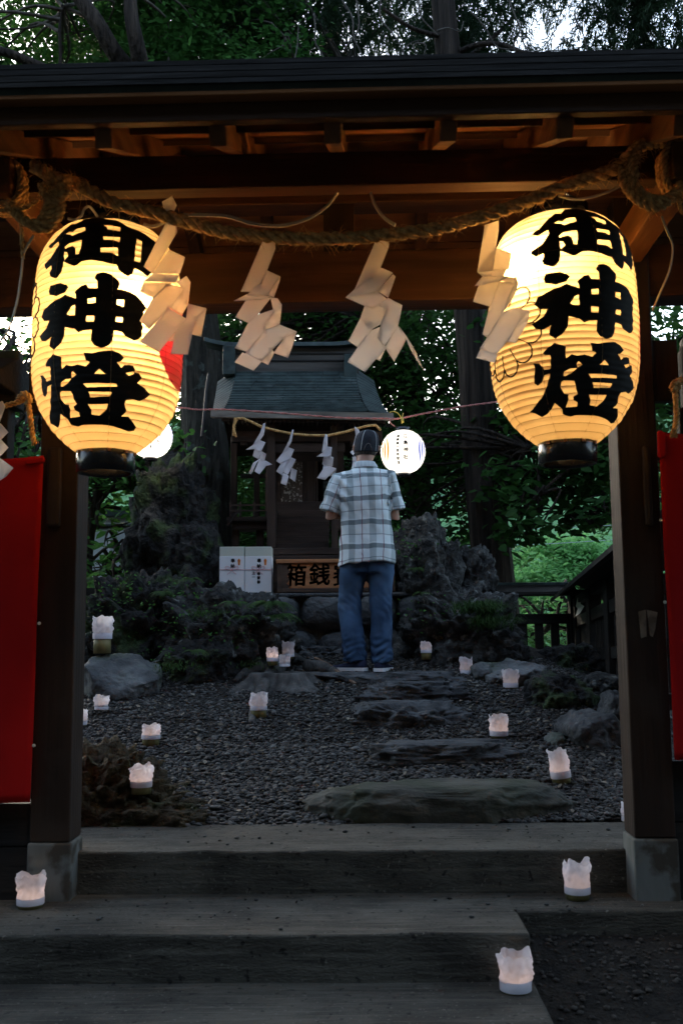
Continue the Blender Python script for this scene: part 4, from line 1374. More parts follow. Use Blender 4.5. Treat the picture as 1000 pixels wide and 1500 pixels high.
# ------------------------------------------------------------------ wrapped gift boxes
PINK = surf('pink_cord', (0.55, 0.22, 0.25), (0.7, 0.4, 0.42), 30, 0.6, 0)
ORN = surf('red_gold_ornament', (0.5, 0.05, 0.02), (0.75, 0.35, 0.05), 60, 0.6, 0)
def gift(px0, px1, pyt, Y, lab, side_right):
    a, b = at(px0, pyt, Y), at(px1, 868, Y)
    w, h = b.x - a.x, a.z - b.z
    t = thing('gift_box', lab, 'gift box', ((a.x + b.x) / 2, Y, b.z), 0.0, 'white gift boxes beside the offering box')
    hx = w / 2
    obj('carton', MB().span((-hx, 0, 0), (hx, 0.17, h)), CREAM, t, local=True, bevel=0.003)
    zp = h - 0.072
    obj('wrapper', MB().span((-hx - 0.0015, -0.0015, 0.0), (hx + 0.0015, 0.1715, zp)), WHITE, t, local=True, bevel=0.003)
    mb = MB()
    zc = zp - 0.105
    mb.tube([(-hx - 0.002, -0.004, zc), (0, -0.005, zc), (hx + 0.002, -0.004, zc)], 0.0022, 5)
    for s in (-1, 1):
        lp = [(0, -0.006, zc), (s * 0.02, -0.008, zc + 0.022), (s * 0.042, -0.007, zc + 0.026), (s * 0.05, -0.006, zc + 0.012), (s * 0.03, -0.006, zc + 0.002), (0, -0.006, zc)]
        mb.tube(catmull(lp, 5), 0.0020, 5)
        mb.tube(catmull([(0, -0.006, zc), (s * 0.015, -0.006, zc - 0.02), (s * 0.035, -0.005, zc - 0.036)], 5), 0.0018, 5)
    obj('knotted_cord', mb, PINK, t, True, local=True)
    mb = MB()
    letters(mb, '奉', 0.034, 0.0009, lambda u, v: Vector((u + 0.008, -0.0030, zp - 0.035 + v)))
    letters(mb, '納', 0.034, 0.0009, lambda u, v: Vector((u + 0.006, -0.0030, zp - 0.076 + v)))
    if side_right:
        for k, ch in enumerate('奉賛御'):
            letters(mb, ch, 0.026, 0.0009, lambda u, v: Vector((u + 0.004, -0.0030, zc - 0.03 - 0.032 * k + v)))
        for k, ch in enumerate('之一'):
            letters(mb, ch, 0.026, 0.0009, lambda u, v: Vector((u - 0.035, -0.0030, zc - 0.025 - 0.03 * k + v)))
    obj('lettering', mb, INK, t, False, local=True, fix=False)
    mb = MB()
    mb.prism([(-0.006, -0.026), (0.006, -0.026), (0.011, 0.014), (0.0, 0.026), (-0.011, 0.014)], -0.004, -0.0018, lambda u, v, d: Vector((0.055 + u, d, zp - 0.045 + v)))
    obj('ornament', mb, ORN, t, local=True)
gift(322, 357.5, 801, 7.62, 'white wrapped gift box on the left of the pair', False)
gift(359, 397.5, 801, 7.62, 'white wrapped gift box next to the offering box', True)

# ------------------------------------------------------------------ round white lanterns on a twisted wire
RPAPER, N_, L_, P_ = nt('round_lantern_paper')
tr = N_.new('ShaderNodeBsdfTranslucent')
df = N_.new('ShaderNodeBsdfDiffuse')
tr.inputs['Color'].default_value = (0.9, 0.87, 0.82, 1)
df.inputs['Color'].default_value = (0.8, 0.8, 0.8, 1)
mx = N_.new('ShaderNodeMixShader')
mx.inputs[0].default_value = 0.6
L_.new(df.outputs[0], mx.inputs[1])
L_.new(tr.outputs[0], mx.inputs[2])
L_.new(mx.outputs[0], N_['Material Output'].inputs['Surface'])
ORANGE = thin('orange_paint', (0.75, 0.30, 0.02), (0.8, 0.35, 0.03), 0.6)
BLUE = thin('blue_paint', (0.05, 0.10, 0.55), (0.08, 0.14, 0.6), 0.6)
GREY_INK = thin('grey_ink', (0.02, 0.02, 0.02), (0.04, 0.03, 0.03), 0.3)
def round_lantern(px, py, Y, lab, power, rz):
    c = at(px, py, Y)
    t = thing('round_lantern', lab, 'lantern', c, 0.0, 'round white lanterns')
    RX, RZ = 0.169, 0.166
    def sf(th, z, off=0.0):
        q = max(0.0, 1 - (z / RZ) ** 2)
        r = RX * q ** 0.42 + off
        return Vector((r * math.sin(th), -r * math.cos(th), z))
    zs = np.linspace(RZ * 0.965, -RZ * 0.965, 73)
    mb = MB()
    mb.loft([[sf(2 * math.pi * k / 64, z, 0.0012 * math.sin(i * math.pi / 3)) for k in range(64)] for i, z in enumerate(zs)], False)
    obj('paper_shade', mb, RPAPER, t, True, local=True)
    for s, hh, nm in ((1, 0.03, 'top_ring'), (-1, 0.03, 'bottom_ring')):
        zb = s * RZ * 0.955
        mb = MB()
        mb.lathe([(0.05, zb - 0.01), (0.054, zb - 0.01), (0.054, zb + s * hh), (0.046, zb + s * hh), (0.046, zb - 0.01)], (0, 0, 0), 32)
        obj(nm, mb, BLACK, t, True, local=True)
    mb = MB()
    for col_th, chars, sz in ((0.06, '江島神社', 0.036), (-0.30, '御鎮座八百年記念', 0.022)):
        for k, ch in enumerate(chars):
            z0 = 0.095 - k * (0.215 / len(chars)) * (1.0 if sz > 0.03 else 1.05)
            letters(mb, ch, sz, 0.0014, lambda u, v: sf(col_th + rz + (u) / RX, z0 + v, 0.0035))
    obj('lettering', mb, INK, t, False, local=True, fix=False)
    for th0, mat, nm in ((-1.05 + rz, ORANGE, 'orange_swirl'), (1.02 + rz, BLUE, 'blue_swirl')):
        mb = MB()
        for q in range(3):
            pts = [(-0.3 + 0.13 * q, -0.1)]
            v, f = [], []
            n = 30
            for i in range(n + 1):
                s = -1 + 2 * i / n
                sg = -1 if th0 < rz else 1
                thc = th0 - sg * 0.20 * (1 - s * s) * 1.4 + sg * 0.19 * q
                wd = 0.05 * (1 - abs(s) ** 3) + 0.006
                v += [sf(thc - wd, s * 0.105 * (1 - 0.15 * q), 0.002), sf(thc + wd, s * 0.105 * (1 - 0.15 * q), 0.002)]
            for i in range(n):
                f.append((2 * i, 2 * i + 1, 2 * i + 3, 2 * i + 2))
            mb.add(v, f)
        obj(nm, mb, mat, t, True, local=True, fix=False)
    lamp('bulb', c, power, (1.0, 0.91, 0.77), 0.04, t)
    return c
rc1 = round_lantern(590, 662, 7.45, 'round white lantern glowing at the right of the man\'s cap', 0.42, 0.0)
rc2 = round_lantern(221, 640, 7.7, 'round white lantern peeping out behind the left big lantern', 0.8, 0.5)
REDW = surf('red_cord', (0.45, 0.10, 0.08), (0.62, 0.30, 0.26), 200, 0.6, 0, lo=0.45, hi=0.55)
mb = MB()
wp = catmull([at(a, b, y) for a, b, y in [(60, 590, 7.4), (200, 597, 7.5), (260, 597, 7.6), (290, 600, 7.65), (330, 600, 7.62), (420, 606, 7.6), (500, 612, 7.55), (560, 613, 7.5), (583, 613, 7.45), (620, 606, 7.5), (680, 595, 7.6), (730, 588, 7.7), (800, 572, 7.9), (960, 520, 8.3)]], 12)
for k in (0, 1):
    mb.tube([p + Vector((0, 0.004 * math.cos(i * 1.3 + k * 3.14), 0.004 * math.sin(i * 1.3 + k * 3.14))) for i, p in enumerate(wp)], 0.0042, 5)
tag(obj('lantern_cord', mb, REDW, None, True), 'twisted red and white cord strung across in front of the shrine roof', 'cord')
mb = MB()
top = rc1 + Vector((-0.03, 0, 0.20))
kn = at(588, 614, 7.44)
mb.tube(catmull([kn + Vector((-0.09, 0, -0.0)), kn + Vector((-0.085, 0, -0.03)), top + Vector((-0.03, 0, 0))], 6), 0.005, 6)
tag(obj('drop_cord', mb, REDW, None, True), 'short red cord dropping to the round lantern beside the man', 'cord')
YEL = surf('yellow_tie', (0.6, 0.42, 0.06), (0.75, 0.55, 0.12), 20, 0.6, 0)
mb = MB()
mb.tube(catmull([at(570, 604, 7.43), at(578, 603, 7.43), at(584, 607, 7.43), kn, kn + Vector((0.0, -0.01, -0.035))], 6), 0.0035, 6)
mb.tube([kn + Vector((0, -0.01, 0.0)), kn + Vector((0.012, -0.01, 0.045))], 0.003, 5)
mb.tube([kn + Vector((-0.006, -0.012, 0.012)), kn + Vector((0.006, -0.012, -0.03))], 0.007, 6)
mb.tube([kn + Vector((0.01, -0.012, 0.006)), kn + Vector((0.012, -0.012, -0.03))], 0.005, 6)
tag(obj('yellow_tie', mb, YEL, None, True), 'yellow plastic tie knotted on the cord above the round lantern', 'tie')

# ------------------------------------------------------------------ rocks and stones
def rock_mesh(size, seed, sub=5, e=0.8, big=0.22, mid=0.10, pit=0.0, strata=0.0, flat_top=0.0, freq=1.6, facets=0):
    bm = bmesh.new()
    bmesh.ops.create_icosphere(bm, subdivisions=sub, radius=1.0)
    off = Vector((seed * 3.17, seed * 1.31, seed * 2.73))
    sx, sy, sz = size
    asp = Vector((sx, sy, sz)) / max(size)
    rgf = random.Random(seed * 13 + 5)
    planes = []
    for _ in range(facets):
        q = Vector((rgf.gauss(0, 1), rgf.gauss(0, 1), rgf.gauss(0.2, 1))).normalized()
        planes.append((q, rgf.uniform(0.62, 0.88)))
    out = []
    for v in bm.verts:
        n = v.co.normalized()
        p = Vector([math.copysign(abs(c) ** e, c) for c in n])
        p = p / max(1e-6, (abs(p.x) ** 2.6 + abs(p.y) ** 2.6 + abs(p.z) ** 2.6) ** (1 / 2.6))
        q = Vector((p.x * asp.x, p.y * asp.y, p.z * asp.z)) * freq * 1.5 + off
        d = big * noise.noise(q) + mid * noise.fractal(q * 2.6, 0.9, 2.1, 5)
        if pit:
            w = noise.voronoi(q * 2.0)[0]
            w2 = noise.voronoi(q * 5.0)[0]
            d += pit * (min(0.5, w[1] - w[0]) - 0.25) + 0.45 * pit * (min(0.4, w2[1] - w2[0]) - 0.2)
        if strata:
            d += strata * noise.noise(Vector((q.x * 0.9, q.y * 0.9, q.z * 9.0)))
        for pn, pd in planes:
            k = p.dot(pn) - pd
            if k > 0:
                p = p - pn * k * 0.93
        r = 1 + d
        p = p * r
        if flat_top and p.z > 1 - flat_top:
            p.z = 1 - flat_top + (p.z - 1 + flat_top) * 0.25
        out.append(Vector((p.x * sx, p.y * sy, p.z * sz)))
    fs = [tuple(v.index for v in f.verts) for f in bm.faces]
    bm.free()
    return out, fs

def rock(name, lab, cat, c, size, seed, mat, group=None, rz=0.0, parent=None, **k):
    vs, fs = rock_mesh(size, seed, **k)
    m = Matrix.Rotation(rz, 3, 'Z')
    o = obj(name, MB().add([m @ v + Vector(c) for v in vs], fs), mat, parent, True)
    if parent is None:
        tag(o, lab, cat, group)
    return o

def step_stone(x0, y0, x1, y1, depth, seed, lab, mat=STONED, rz=0.0, **k):
    b = on_ground((x0 + x1) / 2, y1)
    w = (x1 - x0) / FPX * b.y
    t = at((x0 + x1) / 2, y0, b.y + depth * 0.75)
    h = max(0.06, t.z - b.z)
    kk = dict(e=0.75, big=0.26, mid=0.16, strata=0.14, flat_top=0.12, freq=2.4, facets=3)
    kk.update(k)
    return rock('stepping_stone', lab, 'stone', (b.x, b.y + depth / 2, b.z + 0.0), (w / 2, depth / 2, h * 1.12), seed, mat, 'stepping stones up to the shrine', rz, **kk)

vs, fs = rock_mesh((0.625, 0.24, 0.155), 3, 6, 0.62, 0.15, 0.07, 0, 0.04, 0.15, 2.0)
b = at(650, 1200, 4.62)
o = obj('stepping_stone', MB().add([v + Vector((b.x, 4.66, 0.150)) for v in vs], fs), surf('mossy_stone', (0.032, 0.033, 0.027), (0.095, 0.094, 0.078), 5.0, 0.8, 0.5, 30, dist=0.02, c3=(0.035, 0.045, 0.025), s3=3.5, lo3=0.42, hi3=0.7), None, True)
tag(o, 'long rounded mossy boulder lying on the back of the concrete landing', 'stone', 'stepping stones up to the shrine')
step_stone(512, 1083, 775, 1122, 0.42, 11, 'flat slate-like stepping stone second up, just behind the long mossy boulder', rz=0.05)
step_stone(498, 1026, 690, 1068, 0.40, 12, 'thick stepping stone with a dark hollow under its front edge, third up from the landing', rz=-0.04)
step_stone(500, 998, 705, 1032, 0.36, 15, 'long ridged stepping stone just below the man\'s feet', rz=0.02)
step_stone(470, 983, 735, 1004, 0.32, 14, 'flat stepping stone the man stands on', rz=0.0, strata=0.06)
step_stone(425, 944, 505, 962, 0.3, 16, 'pale flat stone at the foot of the stone plinth, left of the man')

def boulder(x0, y0, x1, y1, Y, dep, seed, mat, lab, name='boulder', cat='rock', grp=None, sink=0.25, **k):
    a, b = at(x0, y1, Y), at(x1, y0, Y)
    c = ((a.x + b.x) / 2, Y, (a.z + b.z) / 2 - (b.z - a.z) * sink * 0.5)
    return rock(name, lab, cat, c, ((b.x - a.x) / 2, dep / 2, (b.z - a.z) / 2 * (1 + sink)), seed, mat, grp, **k)
boulder(112, 957, 236, 1035, 6.5, 0.5, 21, STONE, 'big grey boulder at the left carrying the tall bamboo candle', e=0.8, big=0.10, mid=0.06, facets=11)
boulder(705, 966, 800, 1010, 6.75, 0.5, 22, STONE, 'pale grey boulder right of the path behind the crumpled candle lantern', big=0.2, mid=0.10, facets=9)
boulder(818, 1040, 908, 1112, 5.55, 0.5, 23, STONED, 'rounded dark boulder beside the right gate post', big=0.18, mid=0.08, facets=4)
boulder(880, 1010, 925, 1080, 5.9, 0.4, 24, STONED, 'dark rock partly hidden behind the right gate post', big=0.25, mid=0.1)
boulder(796, 1074, 828, 1100, 5.5, 0.25, 25, STONE, 'small grey rock left of the rounded dark boulder', sub=4)
boulder(690, 970, 722, 992, 6.75, 0.25, 26, STONE, 'small grey stone at the left foot of the pale boulder', sub=4)
boulder(855, 985, 905, 1012, 6.6, 0.4, 27, LAVAL, 'small lichen spotted rock under the right fence', sub=4, pit=0.15)
# lava rock piles left and right of the path
LV = dict(sub=6, e=0.75, big=0.34, mid=0.13, pit=0.17, freq=2.2)
G1 = 'lava rocks piled left of the shrine'
boulder(236, 868, 425, 1000, 7.20, 0.8, 31, LAVAL, 'craggy lava rock with ferns in front of the gift boxes', 'lava_rock', grp=G1, **LV)
boulder(128, 850, 300, 1010, 7.45, 1.0, 32, LAVA, 'broad dark lava rock behind the tall bamboo candle', 'lava_rock', grp=G1, **LV)
boulder(190, 668, 312, 900, 8.2, 0.8, 33, LAVA, 'tall dark pillar of lava rock below the left round lantern', 'lava_rock', grp=G1, **LV)
boulder(250, 935, 345, 1008, 6.85, 0.45, 34, LAVA, 'low dark lava rock at the foot of the left pile', 'lava_rock', grp=G1, sub=5, e=0.9, big=0.3, mid=0.13, pit=0.16)
boulder(255, 770, 330, 880, 8.0, 0.6, 38, LAVA, 'dark lava rock between the pillar and the gift boxes', 'lava_rock', grp=G1, sub=5, e=0.9, big=0.3, mid=0.13, pit=0.16)
G2 = 'lava rocks piled right of the man'
boulder(578, 768, 668, 960, 7.75, 0.7, 35, LAVAL, 'tall pitted lava rock with pale lichen right beside the man', 'lava_rock', grp=G2, **LV)
boulder(585, 868, 755, 990, 7.45, 0.8, 36, LAVAL, 'broad lava rock with a tuft of sedge at the right of the path', 'lava_rock', grp=G2, **LV)
boulder(660, 803, 722, 900, 7.9, 0.5, 37, LAVAL, 'grey lava rock leaning by the cedar trunk', 'lava_rock', grp=G2, sub=5, e=0.9, big=0.3, mid=0.2, pit=0.22)
boulder(700, 930, 770, 990, 7.3, 0.5, 39, LAVA, 'dark lava rock at the right end of the pile before the slatted fence', 'lava_rock', grp=G2, sub=5, e=0.9, big=0.3, mid=0.13, pit=0.16)
boulder(765, 990, 860, 1060, 6.3, 0.5, 40, LAVA, 'dark crumbly rock behind the right candle lanterns', 'lava_rock', grp=G2, sub=5, e=0.9, big=0.3, mid=0.14, pit=0.16)
boulder(790, 945, 880, 1000, 7.5, 0.5, 41, LAVA, 'dark crumbly rock under the slatted fence', 'lava_rock', grp=G2, sub=5, e=0.9, big=0.3, mid=0.14, pit=0.16)

# stone plinth under shrine and offering box
pl = at(495, 868, 7.5)
plinth = thing('stone_plinth', 'rough dark stone plinth carrying the shrine and the offering box', 'plinth', (pl.x, 7.5, pl.z))
zt = pl.z - 0.002
zb = gz(pl.x, 7.5) - 0.1
obj('core', MB().span((pl.x - 1.15, 7.56, zb), (pl.x + 0.55, 9.6, zt - 0.006)), STONED, plinth)
rg = random.Random(5)
row_h = (zt - zb) / 2
for r_ in range(2):
    x = pl.x - 1.2
    while x < pl.x + 0.5:
        w = rg.uniform(0.22, 0.40)
        rock('stone', None, None, (x + w / 2, 7.56, zb + row_h * (r_ + 0.5) - 0.008), (w / 2 * 0.99, 0.14, row_h / 2 * 0.985), 60 + int(x * 10) + r_ * 7, STONED, parent=plinth, sub=4, e=0.55, big=0.07, mid=0.06, freq=2.0)
        x += w
obj('cap_slab', MB().span((pl.x - 1.18, 7.47, zt - 0.03), (pl.x + 0.56, 9.6, zt)), STONED, plinth, bevel=0.012)

# moss and root mat at the lower left, beside the left post
mo = MB()
for (px, py0, py1, Y, w, dp, sd) in ((190, 1165, 1238, 4.58, 0.40, 0.42, 51), (140, 1100, 1235, 4.72, 0.30, 0.55, 52), (245, 1190, 1236, 4.55, 0.24, 0.34, 53), (200, 1150, 1200, 4.85, 0.34, 0.45, 54)):
    a, b_ = at(px, py1, Y), at(px, py0, Y)
    h = b_.z - a.z
    vs, fs = rock_mesh((w, dp / 2, h * 0.62), sd, 6, 0.85, 0.25, 0.22, 0.07)
    mo.add([v + Vector((a.x, Y, a.z + h * 0.36)) for v in vs], fs)
o = obj('root_mat', mo, MOUND, None, True)
tag(o, 'brown mossy mat of roots and earth spilling onto the landing by the left post', 'root mat')

# stump with root
st = on_ground(412, 1004)
stump = thing('tree_stump', 'weathered low tree stump with a root running down the slope', 'stump', st)
STW = surf('stump_wood', (0.022, 0.02, 0.018), (0.10, 0.095, 0.088), 14, 0.85, 0.8, 30, (1, 1, 0.2), dist=0.02)
rings = []
for z, r in ((-0.1, 0.36), (-0.03, 0.29), (0.0, 0.25), (0.03, 0.21), (0.06, 0.185), (0.075, 0.18), (0.082, 0.165), (0.078, 0.08), (0.072, 0.01)):
    rings.append([Vector((r * 1.25 * (1 + 0.15 * math.sin(5 * a + 1) + 0.22 * noise.noise(Vector((math.cos(a) * 2, math.sin(a) * 2, z * 3)))) * math.cos(a), r * (1 + 0.16 * math.sin(5 * a + 1)) * math.sin(a) + 0.1, z)) for a in [2 * math.pi * k / 64 for k in range(64)]])
obj('stump_body', MB().loft(rings), STW, stump, True, local=True)
for lab_, pts in (('r', [(408, 985), (392, 1000), (380, 1022), (372, 1046), (368, 1062)]), ('r', [(448, 985), (470, 983), (492, 990), (512, 998)]), ('r', [(380, 985), (362, 990), (345, 1000)])):
    pp = []
    for k, (a, b_) in enumerate(pts):
        g = on_ground(a, b_)
        pp.append(g + Vector((0, 0, 0.035 * (1 - k / len(pts)))))
    cp = catmull(pp, 6)
    obj('root', MB().tube(cp, [0.058 * (1 - 0.75 * i / len(cp)) * (1 + 0.25 * noise.noise(Vector((i * 0.5, len(pts), 0)))) for i in range(len(cp))], 10), STW, stump, True)
mb = MB()
for k in range(5):
    a = on_ground(462 + k * 4, 974 + k * 2) + Vector((0, 0, 0.05))
    b_ = on_ground(500 + k * 5, 994 + k * 3) + Vector((0, 0, 0.02))
    mb.beam(a, b_, 0.025, 0.012)
o = obj('split_wood', mb, surf('split_wood', (0.09, 0.055, 0.035), (0.2, 0.13, 0.085), 14, 0.85, 0.4, 60), None, bevel=0.003)
tag(o, 'splintered reddish piece of wood lying beside the stump', 'wood')

# ------------------------------------------------------------------ gravel (beyond counting), scattered pebbles and litter
def ico(sub):
    bm = bmesh.new()
    bmesh.ops.create_icosphere(bm, subdivisions=sub, radius=1.0)
    v = np.array([tuple(p.co) for p in bm.verts])
    f = np.array([[q.index for q in p.verts] for p in bm.faces])
    bm.free()
    return v, f
def pebbles(pts, sizes, sub):
    bv, bf = ico(sub)
    n = len(pts)
    u1, u2 = RNG.random(n) * 2 * np.pi, RNG.random(n) * 0.5 - 0.25
    sc = np.stack([sizes * RNG.uniform(0.8, 1.35, n), sizes * RNG.uniform(0.7, 1.0, n), sizes * RNG.uniform(0.4, 0.7, n)], 1)
    V = bv[None] * sc[:, None, :]
    V = V * (1 + 0.10 * np.sin(bv[None, :, [1, 2, 0]] * 3 + RNG.random((n, 1, 3)) * 6))
    c, s = np.cos(u2)[:, None], np.sin(u2)[:, None]
    y, z = V[..., 1] * c - V[..., 2] * s, V[..., 1] * s + V[..., 2] * c
    c, s = np.cos(u1)[:, None], np.sin(u1)[:, None]
    x, y = V[..., 0] * c - y * s, V[..., 0] * s + y * c
    V = np.stack([x, y, z], -1) + pts[:, None, :]
    F = (bf[None] + (np.arange(n) * len(bv))[:, None, None]).reshape(-1)
    return V.reshape(-1, 3), F
def scatter(n, x0, x1, y0, y1, smin, smax, cond=None):
    P, Sz = [], []
    k = 0
    while len(P) < n and k < n * 4:
        k += 1
        x, y = RNG.uniform(x0, x1), RNG.uniform(y0, y1)
        if cond and not cond(x, y):
            continue
        s = RNG.uniform(smin, smax) * (1 if RNG.random() < 0.93 else 1.5)
        P.append((x, y, gz(x, y) + s * RNG.uniform(-0.1, 0.5)))
        Sz.append(s)
    return np.array(P), np.array(Sz)
def front(x, y):
    return y > 4.40 + 0.05 * math.sin(x * 5) + 0.04 * noise.noise(Vector((x * 6, 0, 0))) + 0.05 * smooth(-0.2, 0.6, x)
p, s = scatter(17000, -1.7, 1.5, 4.34, 5.45, 0.005, 0.0145, front)
va, fa = pebbles(p, s, 2)
p, s = scatter(28000, -2.2, 1.9, 5.4, 7.4, 0.005, 0.015)
vb, fb = pebbles(p, s, 1)
V = np.concatenate([va, vb])
F = np.concatenate([fa, fb + len(va)])
PEB2, N_, L_, P_ = nt('gravel')
geo = N_.new('ShaderNodeNewGeometry')
cr = N_.new('ShaderNodeValToRGB')
cr.color_ramp.elements[0].color = (0.014, 0.014, 0.015, 1)
cr.color_ramp.elements[1].color = (0.125, 0.122, 0.114, 1)
e_ = cr.color_ramp.elements.new(0.6)
e_.color = (0.029, 0.029, 0.028, 1)
e_ = cr.color_ramp.elements.new(0.3)
e_.color = (0.03, 0.026, 0.022, 1)
L_.new(geo.outputs['Random Per Island'], cr.inputs['Fac'])
L_.new(cr.outputs[0], P_.inputs['Base Color'])
P_.inputs['Roughness'].default_value = 0.62
P_.inputs['Specular IOR Level'].default_value = 0.3
o = np_obj('gravel', V, F, 3, PEB2, None, True)
tag(o, None, None, kind='stuff')
# soil gravel right of the steps
p, s = scatter(1300, 0.62, 2.4, 2.75, 3.6, 0.003, 0.013, lambda x, y: RNG.random() < 0.15 + 0.85 * smooth(3.1, 3.55, y))
v_, f_ = pebbles(p, s, 1)
tag(np_obj('gravel', v_, f_, 3, surf('soil_gravel', (0.02, 0.017, 0.014), (0.07, 0.06, 0.05), 30, 0.9, 0.3, 90), None, True), None, None, kind='stuff')
# stray pebbles on the concrete
P, Sz = [], []
for px, py, zz in [(322, 1232, .155), (347, 1228, .155), (333, 1238, .155), (380, 1228, .155), (420, 1222, .155), (440, 1218, .155), (460, 1214, .155), (485, 1216, .155), (505, 1219, .155), (398, 1236, .155), (605, 1212, .155), (745, 1215, .155), (890, 1216, .155), (300, 1226, .155), (276, 1234, .155),
                   (375, 1319, .001), (202, 1328, .001), (411, 1362, .001), (637, 1319, .001), (658, 1317, .001), (714, 1325, .001), (800, 1326, .001), (833, 1334, .001), (85, 1362, .001), (315, 1341, .001), (145, 1347, .001), (940, 1327, .001), (690, 1344, .001)]:
    d = ray(px, py)
    t = (zz - CAM_LOC.z) / d.z
    q = CAM_LOC + d * t
    P.append((q.x, q.y, zz + 0.003))
    Sz.append(RNG.uniform(0.005, 0.011))
v_, f_ = pebbles(np.array(P), np.array(Sz), 2)
o = np_obj('stray_pebbles', v_, f_, 3, PEB2, None, True)
tag(o, None, None, kind='stuff')

# ------------------------------------------------------------------ leaves, ferns, grass
LEAF = np.array([[0, 0, 0], [0.33, 0.27, 0.05], [0.72, 0.20, 0.03], [1.0, 0, -0.06], [0.72, -0.20, 0.03], [0.33, -0.27, 0.05]])
LF = np.array([[0, 1, 2, 3], [0, 3, 4, 5]])
def leaf_cloud(pos, size, tilt=0.7, down=0.25, width=1.0, dirs=None):
    n = len(pos)
    a = RNG.random(n) * 2 * np.pi
    d = np.stack([np.cos(a), np.sin(a), RNG.normal(-down, 0.35, n)], 1)
    if dirs is not None:
        d = dirs + RNG.normal(0, 0.45, (n, 3))
    d /= np.linalg.norm(d, axis=1)[:, None]
    up = np.stack([RNG.normal(0, tilt, n), RNG.normal(0, tilt, n), np.ones(n)], 1)
    s = np.cross(up, d)
    s /= np.linalg.norm(s, axis=1)[:, None] + 1e-9
    u = np.cross(d, s)
    L = size * RNG.uniform(0.65, 1.25, n)
    V = (LEAF[None, :, 0:1] * d[:, None] + LEAF[None, :, 1:2] * width * s[:, None] + LEAF[None, :, 2:3] * u[:, None]) * L[:, None, None] + pos[:, None]
    F = (LF[None] + (np.arange(n) * 6)[:, None, None]).reshape(-1)
    return V.reshape(-1, 3), F

def region(px0, py0, px1, py1, Y0, Y1, n, gap=0.0, gs=1.3, seed=0):
    out = []
    k = 0
    while len(out) < n and k < n * 8:
        k += 1
        p = at(RNG.uniform(px0, px1), RNG.uniform(py0, py1), RNG.uniform(Y0, Y1))
        if gap and noise.noise(p * gs + Vector((seed, seed * 2, 0))) < gap - 0.35:
            continue
        out.append(p)
    return out

